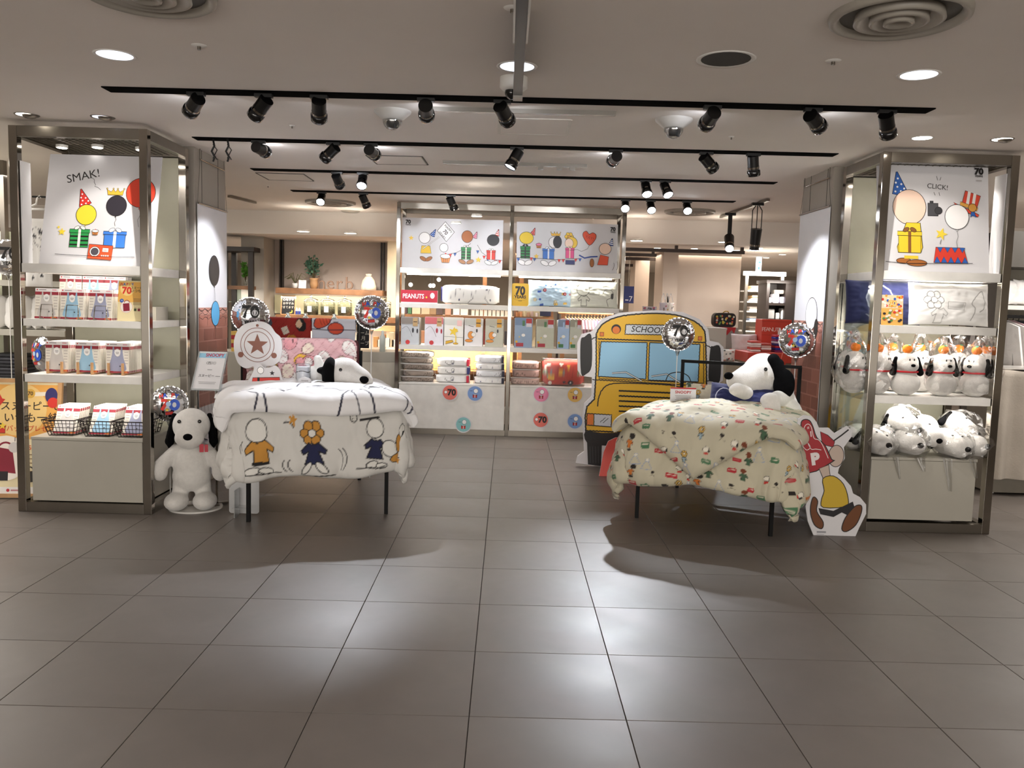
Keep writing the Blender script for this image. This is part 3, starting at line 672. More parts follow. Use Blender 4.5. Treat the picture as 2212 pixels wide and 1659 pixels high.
# ---- right unit
RX0, RX1, RY0, RY1, RZ = 2.615, 3.515, 5.98, 6.62, 2.70
RU = T('shelf_unit', 'tall chrome framed shelf unit at the right, below the camera poster', 'shelf', ((RX0+RX1)/2, 6.3, 0))
frame(RU, RX0, RX1, RY0, RY1, RZ, .058)
top_grid(RU, RX0, RX1, RY0, RY1, RZ-.06)
RS = [(1.880, .062), (1.495, .055), (.99, .055)]
for z, h in RS: MB().box((RX0+.03, RY0-.02, z-h), (RX1-.035, RY1-.03, z)).build('shelf', WHITEM, RU, bev=.002)
MB().box((RX0+.03, RY1-.02, .08), (RX1-.04, RY1-.008, RZ-.08)).build('back_panel', PANEL, RU)
MB().box((RX0-.002, RY0+.04, .6), (RX0+.002, RY1-.04, 1.8)).build('side_glass', GLASS, RU)
for x, y in ((2.8, 6.2), (3.05, 6.2), (3.33, 6.2)): puck(RU, x, y, RZ-.07, 4, (x, 6.05, 1.9))
for z in (1.81, 1.43, .93): light('AREA', 'shelf_glow', ((RX0+RX1)/2, RY0+.12, z), 2.4, NEUT, (((RX0+RX1)/2), RY0+.3, z-.4), .7, sy_=.04)
base_box('display_cabinet', RX0+.04, RX1-.09, RY0-.01, RY1-.04, .085, .545, 'white plinth cabinet at the foot of the right chrome unit')
# ---- back unit
BX0, BX1, BXM, BY0, BY1, BZ = -1.30, 1.335, .02, 9.93, 10.45, 2.715
BU = T('shelf_unit', 'wide two-bay chrome shelf unit in the middle background', 'shelf', (0, 10.2, 0))
frame(BU, BX0, BX1, BY0, BY1, BZ, .045, (BXM,))
BS = [(1.965, .06), (1.552, .055), (1.060, .055)]
for a, b_ in ((BX0, BXM), (BXM, BX1)):
    for z, h in BS: MB().box((a+.024, BY0-.02, z-h), (b_-.024, BY1-.03, z)).build('shelf', WHITEM, BU, bev=.002)
    MB().box((a+.1, BY0+.03, 1.885), (b_-.12, BY0+.055, 1.905)).build('light_tube', TUBE, BU)
    light('AREA', 'shelf_glow', ((a+b_)/2, BY0+.06, 1.88), 2, NEUT, ((a+b_)/2, BY0+.06, 1.5), 1.1, sy_=.04)
    light('AREA', 'shelf_glow', ((a+b_)/2, BY0+.06, 1.47), 1.8, NEUT, ((a+b_)/2, BY0+.06, 1.1), 1.1, sy_=.04)
    light('AREA', 'shelf_glow', ((a+b_)/2, BY0+.06, .98), 1.8, NEUT, ((a+b_)/2, BY0+.06, .6), 1.1, sy_=.04)
B1 = base_box('display_cabinet', BX0+.03, BXM-.03, BY0-.02, BY1-.03, .05, .612, 'white plinth cabinet of the back unit, left bay with three stickers', WHITEM)  # brighter white than the side plinths, their stronger light put into the colour
B2 = base_box('display_cabinet', BXM+.03, BX1-.03, BY0-.02, BY1-.03, .05, .612, 'white plinth cabinet of the back unit, right bay with four stickers', WHITEM)
# ================================================================== posters and printed boards
def board(name, lab, O, X, Y, w, h, cv, cat='poster', th=.006, r=0, outline=None, group=None, mb=None, pm=None):
    """O = lower left corner of the face; the print is drawn from there in metres"""
    O, X, Y = Vector(O), Vector(X).normalized(), Vector(Y).normalized()
    t = T(name, lab, cat, tuple(O+X*w/2), group)
    pts = outline or (rrect(w/2, h/2, w, h, r) if r else [(0, 0), (w, 0), (w, h), (0, h)])
    MB().prism(pts, O, X, Y, th).build('board', mb or BOARD, t)
    if cv is not None: cv.decal('print', t, plane_fn(O, X, Y), m=pm)
    return t
def frm(a, b, c, Ya, Yc):      # lower left px, lower right px (same depth), upper left px at depth Yc
    A, B_, C_ = P(*a, Ya), P(*b, Ya), P(*c, Yc); X = (B_-A); w = X.length; X.normalize(); Y = C_-A; Y = Y-X*Y.dot(X); h = Y.length; Y.normalize(); return A, X, Y, w, h
# left poster (drawn in photo pixels of the poster: 84..330 x 567..335, scaled to the board)
A, X, Y, w, h = frm((84, 567), (330, 577), (97, 335), 5.96, 6.12); A.z = 1.757; X = Vector((1, 0, 0)); 
k = w/246
def pc(x, y): return ((x-84)*k, (570-y)*k)
cv = Cv(k, (-84*k, 570*k)); cv.text('SMAK!', 163, -379, 26, K, math.radians(14))
cv.sc = k
def fl_(cv): return cv
cv.stroke([(172, -375), (180, -374), (186, -378), (186, -384), (190, -390), (188, -393), (196, -396), (202, -401)], .9)
cv.balloon(290, -405, 32, 'e4472f', 1.2, 40)
cv.hat(172, -436, 38, 'd8342c', .35, lw=1.2)
cv.balloon(176, -458, 22, 'f4d73a', 1.2); cv.crown(235, -412, 32, 1.2); cv.balloon(240, -436, 22, '2e2a33', 1.2, 20); cv.balloon(238, -432, 0.01, '2e2a33', .1)
cv.gift(166, -531, 40, 40, '2a9a4c', 'f2efe8', K, 1.2); cv.gift(243, -530, 46, 36, '3f7fd8', 'e9edf7', None, 1.2)
cv.cupcake(200, -503, 14, 'fbf6ee', 1); cv.star(128, -498, 9, 'f4d73a'); cv.star(120, -488, 4, 'f4d73a')
cv.rect(215, -541, 52, 32, 'e4552f', -.05, K, 1.2); cv.circ(203, -540, 11, 'f2efe8', line=K, lw=1); cv.circ(203, -540, 8.5, '4c4a52'); cv.rect(226, -536, 13, 9, 'f2efe8', -.05, K, .8); cv.text('ABC', 226, -538, 5, 'a82a2a')
for i in range(4): cv.rect(219+i*4.5, -549, 3, 3, 'f2efe8')
cv.stroke([(118, -548), (180, -550), (250, -551), (290, -550)], 1)
board('poster_board', 'large white poster reading SMAK! with red balloon, on top of the left unit', A, X, Y, w, h+.02, cv)
# thin side poster in the left unit
cv2 = Cv(); cv2.text('S', .06, .6, .08, K); cv2.star(.06, .2, .03, 'f4d73a')
board('poster_board', 'narrow seen white side board standing at the left of the SMAK! poster', (-3.385, 6.02, 1.757), (0, -1, 0), (0, 0, 1), .12, .70, cv2)
# right poster
A, X, Y, w, h = frm((1895, 583), (2137, 586), (1913, 350), 6.02, 6.12); A.z = 1.88; k = w/242
cv = Cv(k, (-1895*k, 583*k))
cv.hat(1945, -413, 47, '2d62b5', .15, lw=1.2); cv.circ(1965, -443, 36, 'f3d2bd', 38, line=K, lw=1.2); cv.stroke([(1968, -481), (1964, -490), (1970, -500), (1966, -505)], 1)
cv.rect(2016, -447, 22, 28, '4a4a4e', 0, K, 1.2); cv.circ(2028, -449, 8, '38383c', line=K, lw=1); cv.rect(2013, -431, 8, 6, '38383c')
cv.text('CLICK!', 2026, -402, 15, '3a3a3a', -.08, 0)
for a, b_ in (((2024, -374), (2027, -383)), ((2034, -376), (2031, -383)), ((2021, -416), (2018, -409)), ((2031, -417), (2029, -409))): cv.stroke([a, b_], .8, '3a3a3a')
cv.poly([(1958, -477), (1988, -477), (1993, -530), (1989, -542), (1940, -542), (1938, -530)], 'f0cc34', K, 1.3); cv.gift(1965, -542, 48, 46, 'f0cc34', '8a5a2a', None, 1.3)
cv.circ(1952, -560, 16, 'a9662f', 6, line=K, lw=1.2); cv.circ(1980, -564, 22, 'a9662f', 7, line=K, lw=1.2); cv.rect(1968, -552, 30, 7, 'e8c63a')
cv.poly([(2079, -430), (2086, -404), (2119, -415), (2111, -441)], 'e04a35', K, 1.2)
for i in range(2): cv.poly([(2087+i*12, -433-i*4), (2092+i*12, -405-i*3.5), (2098+i*12, -407-i*3.5), (2093+i*12, -436-i*4)], 'f6f2ee')
cv.poly([(2060, -430), (2076, -438), (2096, -446), (2115, -456), (2113, -461), (2090, -452), (2070, -443)], 'e04a35', K, 1.2); cv.poly([(2075, -428), (2113, -441), (2111, -448), (2074, -436)], 'e0a54a', K, .8)
cv.circ(2101, -441, 9, 'd99c45', line=K, lw=1); cv.poly([(2098, -450), (2105, -450), (2109, -462), (2101, -458), (2097, -462)], '2d62b5', K, .8)
cv.balloon(2067, -462, 26, 'fbfafa', 1.2, 40); cv.star(2033, -500, 14, 'f1d545', .3); cv.stroke([(2033, -512), (2030, -522)], 1)
cv.poly([(2021, -529), (2081, -529), (2090, -562), (2016, -562)], 'dc3f2e', K, 1.3)
for i in range(4): cv.poly([(2024+i*16, -529), (2036+i*16, -529), (2030+i*16, -540)], '2d62b5', K, .8); 
for i in range(5): cv.poly([(2017+i*15, -562), (2030+i*15, -562), (2023+i*15, -549)], '2d62b5', K, .8)
cv.stroke([(1912, -563), (1960, -566), (2030, -564), (2100, -562)], 1.2)
cv.text('70', 2115, -368, 19, K, 0, .05); cv.text('YEARS', 2115, -374, 6, K, 0, .03); cv.rect(2115, -382, 12, 3, 'b9b5b5')
board('poster_board', 'large white poster reading CLICK! with blue party hat, on top of the right unit', A, Vector((1, 0, 0)), Y, w, h+.02, cv)
cv2 = Cv(); cv2.poly([(.03, .42), (.12, .42), (.12, .54), (.03, .56)], 'e04a35', K, .004); cv2.circ(.07, .37, .03, '2d2a2c')
board('poster_board', 'narrow seen white side board standing at the right of the CLICK! poster', (3.485, 5.99, 1.88), (0, 1, 0), (0, 0, 1), .14, .70, cv2)
# the two long panels on the back unit
A, X, Y, w, h = frm((867, 576), (1085, 581), (871, 468), 9.98, 10.02); A.z = 1.966; k = w/218
cv = Cv(k, (-867*k, 577*k))
cv.text('70', 880, -482, 11, K, 0, .05); cv.text('YEARS', 880, -486, 4, K, 0, .03); cv.star(887, -513, 6, 'f0c843')
cv.hat(932, -507, 16, '2d62b5', -.5, lw=.8); cv.circ(916, -512, 12, 'fbfafa', line=K, lw=.9); cv.poly([(910, -529), (928, -529), (931, -545), (908, -545)], 'f0c52e', K, .9); cv.circ(914, -557, 8, 'a9662f', 4, -.5, K, .8); cv.circ(926, -557, 8, 'a9662f', 4, .5, K, .8)
cv.poly([(960, -476), (980, -498), (963, -519), (943, -496)], 'fbfafa', K, 1.3); cv.stroke([(948, -509), (912, -536)], 2.2, K); cv.stroke([(948, -509), (912, -536)], 1.2, 'fbfafa')
cv.text('HAPPY', 965, -493, 7.5, K, -.85, .01); cv.text('70', 958, -501, 11, K, -.85, .02); cv.text('YEARS', 952, -507, 7, K, -.85, .01)
cv.cupcake(962, -564, 22, 'fbfafa', .9); cv.balloon(958, -532, 9, 'fbfafa', .9)
cv.stroke([(968, -546), (985, -542), (1000, -534), (1016, -521)], .8); cv.stroke([(1030, -524), (1040, -540), (1060, -554), (1086, -556)], .8)
for x, y, c_ in ((972, -545, 'd8382c'), (982, -543, '2d62b5'), (1000, -533, 'd8382c'), (1008, -526, '2d62b5'), (1031, -536, '2d62b5'), (1045, -547, 'd8382c'), (1053, -552, '2d62b5'), (1070, -556, 'd8382c'), (1079, -556, 'd8382c')): cv.poly([(x-3, y), (x+3.5, y), (x, y-7)], c_, K, .5)
cv.hat(1024, -509, 14, 'e87ba0', -.35, lw=.8); cv.circ(1008, -507, 12, 'b0652d', 13, line=K, lw=.9); cv.gift(1006, -556, 20, 26, '2a8a48', 'e9e4d8', K, .8); cv.circ(998, -561, 8, 'b5835a', 4, -.4, K, .8); cv.circ(1015, -561, 8, 'b5835a', 4, .4, K, .8); cv.star(1033, -556, 7, 'f0c843')
cv.hat(1072, -503, 14, 'd8382c', -.25, stripes=True, lw=.8); cv.circ(1064, -513, 13, '26232a', 12, line=K, lw=.9); cv.gift(1060, -555, 18, 20, 'd8382c', 'f2efe8', None, .8); cv.circ(1054, -562, 8, 'fbfafa', 4, -.4, K, .8); cv.circ(1068, -562, 8, 'fbfafa', 4, .4, K, .8)
board('panel_board', 'long white panel with a HAPPY 70 YEARS placard, on the back unit at left', A, Vector((1, 0, 0)), Y, w, h, cv)
A, X, Y, w, h = frm((1115, 582), (1333, 586), (1118, 476), 9.98, 10.02); A.z = 1.966; k = w/218
cv = Cv(k, (-1115*k, 583*k))
cv.hat(1149, -504, 15, 'd8382c', -.35, lw=.8); cv.circ(1136, -512, 15, 'f0cf35', 13, line=K, lw=.9); cv.gift(1134, -556, 20, 26, '2a8a48', '26232a', K, .8); cv.circ(1127, -565, 9, 'fbfafa', 5, -.4, K, .8); cv.circ(1141, -565, 9, 'fbfafa', 5, .4, K, .8)
cv.cupcake(1163, -533, 12, 'ef86b0', .8); cv.star(1158, -551, 6, 'f0c843'); cv.crown(1199, -506, 18, .8); cv.circ(1196, -520, 12, 'fbfafa', line=K, lw=.9); cv.circ(1203, -519, 9, '26232a', 13, line=K, lw=.9); cv.gift(1184, -556, 24, 22, '3a78d0', 'e9edf7', None, .8); cv.circ(1176, -565, 9, 'fbfafa', 5, -.4, K, .8); cv.circ(1193, -565, 9, 'fbfafa', 5, .4, K, .8)
cv.flower(1228, -507, 10, 'eec53a', 'e8a53a', .7); cv.circ(1233, -520, 13, 'eec53a', 13, line=K, lw=.9); cv.circ(1228, -521, 9, 'f6d8c4', 10, line=K, lw=.7); cv.gift(1230, -553, 18, 22, 'e2508a', 'f6d8c4', None, .8); cv.rect(1231, -562, 20, 9, '27316b', 0, K, .8)
cv.poly(smooth_pts([(1272, -524), (1259, -508), (1258, -498), (1265, -494), (1271, -500), (1279, -497), (1286, -502), (1284, -512)]), 'e4532f', K, 1); cv.text('YAY!', 1271, -511, 9, 'a82a1c', -.3, 0); cv.stroke([(1272, -524), (1268, -532), (1255, -538), (1246, -534), (1230, -536)], .7)
cv.stroke([(1116, -555), (1150, -555), (1200, -557), (1255, -553)], .8)
for x, y, c_ in ((1119, -556, '2d62b5'), (1147, -554, 'd8382c'), (1154, -555, '2d62b5'), (1207, -556, 'd8382c'), (1216, -556, 'd8382c'), (1243, -554, 'd8382c'), (1252, -553, '2d62b5')): cv.poly([(x-3, y), (x+3.5, y), (x, y-7)], c_, K, .5)
cv.hat(1318, -523, 15, '2c4c9a', -.2, stripes=True, lw=.8); cv.circ(1306, -531, 13, 'f3d2bd', 12, line=K, lw=.9); cv.poly([(1296, -544), (1314, -548), (1312, -566), (1290, -566)], 'e4532f', K, .9); cv.circ(1278, -562, 4.5, 'a9662f', 9, 0, K, .8); cv.stroke([(1250, -546), (1262, -552), (1275, -549), (1290, -548)], 3, '2c4c9a')
cv.arc(1310, -566, 16, -40, 20, .7); cv.arc(1314, -566, 20, -30, 25, .7)
cv.text('70', 1322, -492, 11, K, 0, .05); cv.text('YEARS', 1322, -496, 4, K, 0, .03)
board('panel_board', 'long white panel with a YAY! heart balloon, right side of the back unit', A, Vector((1, 0, 0)), Y, w, h, cv)
# round stickers on the back plinths
def sticker(px, py, c_, kind, lab):
    c = P(px, py, BY0-.024); t = T('round_sticker', lab, 'sticker', tuple(c), 'round stickers on the back plinths'); O = c+Vector((0, -.001, 0)); X, Y = (1, 0, 0), (0, 0, 1)
    MB().prism(circ_pts(0, 0, .10, n=36), O, X, Y, .003).build('backing', BOARD, t)
    cv = Cv(); cv.circ(0, 0, .087, c_)
    if kind == '70': cv.text('70', .02, -.03, .1, K, 0, .05); cv.circ(-.05, .005, .018, 'ffffff', line=K, lw=.003)
    else:
        cv.balloon(.01, .03, .026, 'fbfafa', .003); cv.gift(.0, -.05, .05, .035, kind, 'ffffff', None, .003); cv.rect(-.045, .03, .03, .004, K)
    cv.decal('print', t, plane_fn(O, X, Y))
for a in ((972, 848, 'e8766a', '70', 'coral round sticker with a bold 70, upper left on the left plinth'), (1026, 850, '7d9fd6', 'b83238', 'blue round sticker with a white balloon, upper right on the left plinth'),
          (1001, 917, '8ec9cb', 'd8382c', 'teal round sticker near the bottom of the left plinth'), (1169, 852, 'ef8fb4', 'b83238', 'pink round sticker, upper left on the right plinth'),
          (1242, 853, 'ecc168', 'b83238', 'yellow round sticker, upper right on the right plinth'), (1168, 907, 'e8766a', '70', 'coral round sticker with a bold 70, lower left on the right plinth'),
          (1242, 910, '7d9fd6', 'b83238', 'blue round sticker, lower right on the right plinth, beside the bus')): sticker(*a)
# banners on the column sides
def banner(sx, xw, y0, y1, z0, z1, zb, lab):
    X = Vector((0, 1, 0)) if sx < 0 else Vector((0, -1, 0)); O = Vector((xw, y0 if sx < 0 else y1, z0)); w = y1-y0; h = z1-z0
    cv = Cv(); b0, b1 = zb; brick = ['a4685a', '9c6253', '8f5a4c', 'b07363']
    rnd = random.Random(3+int(sx)); cv.rect(w/2, (b0+b1)/2-z0, w, b1-b0, 'b98273')
    rows = 7; rh = (b1-b0-.06)/rows
    for r in range(rows):
        x = -.1*(r % 2)
        while x < w:
            bw = .19+rnd.random()*.05; xa, xb = max(x, 0), min(x+bw-.012, w)
            if xb-xa > .03: cv.rect((xa+xb)/2, b0-z0+rh*(r+.5), xb-xa, rh-.012, brick[rnd.randrange(4)])
            x += bw
    top = b1-z0; cv.poly([(0, top-.06), (w, top-.06)]+[(w*(1-i/14), top-.02+.02*math.sin(i*2.3)) for i in range(15)], 'c08a7a')
    for r in (.02, .05, .085): cv.stroke([(w*i/16, top-r+.012*math.sin(i*1.9+r*90)) for i in range(17)], .008 if r < .03 else .004, '33211d')
    for i in range(9): cv.stroke([(w*(i+.5)/9, b0-z0+.02), (w*(i+.6)/9, b0-z0-.05)], .006, '4a2d28')
    if sx < 0:
        cv.balloon(w*.52, 1.72, .12, '1d1b1f', .006, .35); cv.balloon(w*.55, 1.27+.09, .10, '55a8d8', .006, .1)
        cv.text('PEANUTS', w*.72, .33, .16, '55514f', math.pi/2, .0)
    else:
        cv.star(w*.2, 1.35, .07, 'efd93c'); cv.balloon(w*.62, 1.50, .13, 'fbfafa', .006, .2); cv.circ(w*.80, 1.38, .045, K, .08)
    t = T('hanging_banner', lab, 'banner', tuple(O+X*w/2), 'tall banners on the columns')
    MB().prism([(0, 0), (w, 0), (w, h), (0, h)], O, X, (0, 0, 1), .004).build('cloth', BOARD, t)
    cv.decal('print', t, plane_fn(O, X, (0, 0, 1)))
    N = X.cross(Vector((0, 0, 1))); a = O+Vector((0, 0, h)); b_ = a+X*w
    MB().cyl(a+N*.004, b_+N*.004, .008, 8).build('top_rod', STEEL, t)
    a2, b2 = Vector((xw, a.y, ZC-.08)), Vector((xw, b_.y, ZC-.08)); MB().cyl(a2+X*.06, b2-X*.06, .006, 8).build('hanger_rod', CHROME, t)
    [MB().cyl(p_, q_, r_, 5).build('wire', STEEL, t) for p_, q_, r_ in ((a, a2+X*.06, .002), (b_, b2-X*.06, .002), (a2+X*.06, a2+X*.06+Vector((0, 0, .08)), .004), (b2-X*.06, b2-X*.06+Vector((0, 0, .08)), .004))]
banner(-1, -2.485, 6.77, 7.46, .06, 2.30, (.66, 1.47), 'tall white banner with printed brick wall, on the left column')
banner(1, 2.545, 6.77, 7.46, .06, 2.42, (.66, 1.50), 'tall white banner with printed brick wall, on the right column')
# ================================================================== goods in the left unit
def bib_pack(col, lab, grp):
    """flat carded pack with a pressed bib; faces -Y, origin at the bottom middle"""
    t = T('bib_pack', lab, 'package', (0, 0, 0), grp); w, h = .165, .215
    MB().box((-w/2, 0, 0), (w/2, .006, h)).build('card', PAPER, t)
    cv = Cv(); cv.rect(0, h-.012, w, .024, 'f3eeee'); cv.circ(-w/2+.014, h-.011, .005, 'c8323c'); cv.rect(-.03, h-.011, .05, .005, '8a7f80'); cv.rect(w/2-.03, h-.011, .03, .008, 'e3a4ae')
    cv.rect(0, h-.036, w, .022, '9c2f3d'); cv.rect(0, .008, w, .014, '9c2f3d'); cv.rect(w/2-.03, .008, .04, .012, 'd9783a')
    for i in range(5): cv.rect(-w/2+.02, h-.065-i*.02, .026, .003, '9d9290'); cv.rect(w/2-.02, h-.065-i*.02, .026, .003, '9d9290')
    cv.decal('print', t, plane_fn((0, 0, 0), (1, 0, 0), (0, 0, 1)))
    m = mat('bib_'+col, col, .6); R_ = [(.055, .018), (.058, .06), (.045, .10), (.036, .15), (.034, .185), (.026, .188), (.022, .155), (.018, .13), (0, .118)]
    o = smooth_pts(R_+[(-x, y) for x, y in R_[-2::-1]], 3)
    MB().prism(o, (0, -.003, 0), (1, 0, 0), (0, 0, 1), .005).build('bib', m, t)
    cv = Cv(); cv.circ(0, .148, .021, 'f5f3f1', .026); cv.rect(0, .152, .022, .002, '777777'); cv.rect(0, .146, .026, .003, '777777'); cv.rect(0, .139, .018, .003, '4c4646'); cv.star(.02, .05, .008, '3a3a44'); cv.decal('inset', t, plane_fn((0, -.003, 0), (1, 0, 0), (0, 0, 1)))
    return t
bibcols = {'white': 'cfcac6', 'blue': '9cc4de', 'lilac': '9fa3bd'}
PK = {k: bib_pack(v, 'carded pack with a pressed %s bib, at the front of its row on the upper shelf of the left unit' % k, 'carded bib packs, upper shelf') for k, v in bibcols.items()}
zz = 1.374
def row(kind, x, z, n, y0, dy, frontlab, restlab, grp, tilt=.10, first=None):
    for i in range(n):
        src = PK[kind]; lab = frontlab if i == 0 else '%s %s' % (ORD[i], restlab)
        if i == 0 and first: o = src; o.location = (x, y0, z); o.rotation_euler = (-tilt, 0, 0); o['label'] = lab; o['group'] = grp
        else: dup(src, (x+.001*math.sin(i*7), y0+dy*i, z), None, lab, grp, rot=(-tilt, 0, .02*math.sin(i*5)))
for kind, px, n in (('white', 102, 8), ('blue', 157, 7), ('lilac', 218, 8)):
    x = P(px, 640, 5.99).x
    row(kind, x, zz, n, 5.97, .022, 'frontmost %s bib pack, front row, upper shelf of the left unit' % kind, 'pack from the front in the %s bib row, upper shelf of the left unit' % kind, 'bib packs on the upper shelf, %s row' % kind, first=True)
for kind, px in (('white', 150), ('blue', 200), ('lilac', 245)):
    x = P(px, 600, 6.3).x; row(kind, x, zz+.10, 4, 6.30, .03, 'carded %s bib pack in the raised back row, upper shelf of the left unit' % kind, '%s bib pack counted from the front in the raised back row, left unit' % kind, 'bib packs in the back row, %s' % kind)
for px in (102, 157, 218):      # wire stands before the packs
    x = P(px, 640, 5.95).x; t = tag(MB().tube([(x-.045, 5.93, zz), (x-.04, 5.945, zz+.10), (x+.04, 5.945, zz+.10), (x+.045, 5.93, zz)], .004).tube([(x-.045, 5.93, zz+.003), (x-.045, 6.06, zz+.003), (x+.045, 6.06, zz+.003), (x+.045, 5.93, zz+.003)], .004).build('wire_stand', CHROME), 'bent wire stand in front of the %s bibs' % {102: 'white', 157: 'blue', 218: 'lilac'}[px], 'stand', 'wire stands on the upper shelf')
tag(MB().box((-3.2, 6.28, zz), (-2.62, 6.5, zz+.099)).build('riser_block', WHITEP), 'white riser block under the back row of bib packs', 'riser')
zz = .985
for kind, px, n in (('white', 122, 14), ('blue', 187, 14), ('lilac', 253, 20)):
    x = P(px, 760, 6.0).x
    row(kind, x, zz+.012, n, 6.0, .021, 'frontmost %s bib pack in its wooden rack, middle shelf, left unit' % kind, 'pack from the front in the wooden rack of %s bibs, left unit' % kind, 'bib packs in the wooden rack, %s' % kind, .05)
    t = T('wooden_rack', 'small pale wooden rack holding the packs of %s bibs' % kind, 'rack', (x, 6.1, zz), 'small wooden racks')
    for s in (-1, 1):
        MB().box((x+s*.05-.007, 5.965, zz), (x+s*.05+.007, 6.30, zz+.012)).build('runner', WOODL, t)
        MB().box((x+s*.05-.007, 5.965, zz+.012), (x+s*.05+.007, 5.98, zz+.085)).build('upright', WOODL, t)
zz = .537
for kind, px, n, r in (('white', 138, 6, .10), ('blue', 216, 7, .06), ('lilac', 287, 7, .0)):
    x = P(px, 910, 6.0).x; wn = {'white': 'leftmost', 'blue': 'middle', 'lilac': 'rightmost'}[kind]
    row(kind, x, zz+.012, n, 6.0, .028, 'tilted carded %s bib pack at the front of the %s wire basket' % (kind, wn), 'tilted pack from the front in the %s wire basket, left plinth' % wn, 'bib packs in the %s basket' % wn, .42)
    t = T('wire_basket', 'dark wire basket of bib packs on the left plinth, %s of the three' % wn, 'basket', (x, 6.1, zz), 'wire baskets on the left plinth')
    wire = mat('dark_wire', '2c2321', .5, .6); B = MB(); wb, wt = .085, .115
    for j, zq in enumerate((0, .03, .06, .09, .115)):
        ww = wb+(wt-wb)*zq/.115; yb = .0+.0*zq; pts = [(x-ww, 5.955-.01*j, zz+.005+zq), (x+ww, 5.955-.01*j, zz+.005+zq), (x+ww, 6.26+.005*j, zz+.005+zq), (x-ww, 6.26+.005*j, zz+.005+zq)]
        B.tube(pts+[pts[0]], .0024 if j < 4 else .004, 5)
    for i in range(9):
        a = -1+2*i/8
        B.tube([(x+wb*a, 6.26, zz+.005), (x+wb*a, 5.955, zz+.005), (x+wt*a, 5.915, zz+.12)], .002, 4); B.tube([(x+wb*a, 6.26, zz+.005), (x+wt*a, 6.28, zz+.12)], .002, 4)
    for i in range(8):
        y = 5.955+.305*i/7
        for s in (-1, 1): B.tube([(x+s*wb, y, zz+.005), (x+s*wt, y-.02, zz+.12)], .002, 4)
    B.build('wire_frame', wire, t)
# yellow flyer card on the upper shelf
O = P(253, 688, 5.94); O.z = 1.374; cv = Cv(); w, h = .215, .285
cv.rect(w/2, h*.72, w, h*.5, 'f0b95c'); cv.circ(w*.3, h*.8, .05, 'f6d78a'); cv.rect(w/2, h*.2, w, h*.42, 'f1e3b4')
for i, (ch, c_) in enumerate(zip('HAPPY', ('d8382c', '2d5fc0', 'd8382c', 'e8a020', '2d5fc0'))): cv.text(ch, .022+i*.020, h*.88, .026, c_, .1*(i-2), .03)
cv.text('70', .06, h*.68, .066, 'd8382c', 0, .04); cv.text('スヌーピーと', .15, h*.80, .021, '3b2a20', 0, .01); cv.text('いつも一緒', .15, h*.72, .025, '3b2a20', 0, .01)
cv.circ(.028, h*.5, .014, '3a61b4'); cv.text('70', .028, h*.49, .012, 'ffffff'); cv.circ(.062, h*.35, .042, 'f7efe4', line='d8a0a0', lw=.002); cv.rect(.062, h*.34, .045, .055, '8e2138', .1); cv.arc(.064, h*.45, .018, 0, 180, .004, '8e2138')
for i, c_ in enumerate(('4c5a38', '8e2138', '30303a')): cv.rect(.125+i*.026, h*.28, .017, .017, c_); cv.arc(.125+i*.026, h*.31, .006, 0, 180, .002, c_)
for i in range(5): cv.rect(.15, h*(.55-i*.035), .08, .003, '8a6a4a')
board('flyer_card', 'yellow flyer card with a red bag picture, upper shelf of the left unit', O, (1, 0, 0), (0, .12, 1), w, h, cv, 'flyer', .003, mb=mat('flyer_yellow', 'f0dfa8', .5))
# ================================================================== framed poster leaning left behind the unit
t = T('framed_poster', 'wooden framed yellow poster leaning behind the left unit, with red bag picture', 'poster', (-3.7, 6.5, 0))
A = G(-62, 1076); Bq = G(58, 1108); Yt = .35
A = Vector((-3.86, 6.2, .01)); X = Vector((1, .10, 0)).normalized(); Yv = Vector((.10, .16, 1)).normalized(); Yv = (Yv-X*Yv.dot(X)).normalized()
A = P(-70, 1072, 6.2); A.z = .01; w, h = .64, .90
for a, b_, c_, d_ in ((0, 0, w, .03), (0, h-.03, w, .03), (0, .03, .03, h-.06), (w-.03, .03, .03, h-.06)): MB().prism([(a, b_), (a+c_, b_), (a+c_, b_+d_), (a, b_+d_)], A, X, Yv, .03).build('frame_bar', WOODL, t, bev=.002)
cv = Cv(); cv.rect(w/2, h/2, w-.05, h-.05, 'f0e2b8'); cv.rect(w/2, h*.72, w-.06, h*.46, 'efb057'); cv.circ(w*.52, h*.74, .2, 'f4cf86')
cv.rect(w*.68, h*.87, .24, .03, 'f5ead6', .05); cv.circ(w*.64, h*.875, .035, 'e0b04a'); cv.text('70', w*.64, h*.862, .04, '2a2320', 0, .02)
cv.text('スヌーピーと', w*.66, h*.74, .075, '33251e', 0, .01); cv.text('いつも一緒', w*.66, h*.64, .08, '33251e', 0, .01); cv.text('エコバッグプレゼント', w*.62, h*.56, .05, 'cf4a25', 0, .01)
for i, (ch, c_) in enumerate(zip('HA', ('d8382c', 'd8382c'))): cv.text(ch, .12+i*.06, h*.82, .09, c_, .15*(i-.5), .03)
cv.text('7', .14, h*.68, .2, 'd8382c', -.2, .05); cv.gift(.19, h*.54, .1, .06, 'd8382c', '2b2630', None, .004); cv.star(.22, h*.6, .03, 'f0d043'); cv.circ(w*.88, h*.86, .045, '35306a', .06); cv.circ(w*.9, h*.8, .04, 'd8382c')
cv.circ(.10, h*.48, .05, '2f58a8'); cv.text('70', .10, h*.465, .05, 'ffffff', 0, .02); cv.text('先着', .10, h*.495, .03, 'ffffff')
cv.circ(.25, h*.33, .17, 'f7efe4'); cv.poly([(.17, h*.22), (.33, h*.20), (.30, h*.40), (.20, h*.42)], '8b1f34'); cv.arc(.25, h*.40, .055, 0, 180, .014, '8b1f34'); cv.rect(.24, h*.18, .07, .07, '231d22'); cv.circ(.31, h*.42, .04, 'd5cfcb')
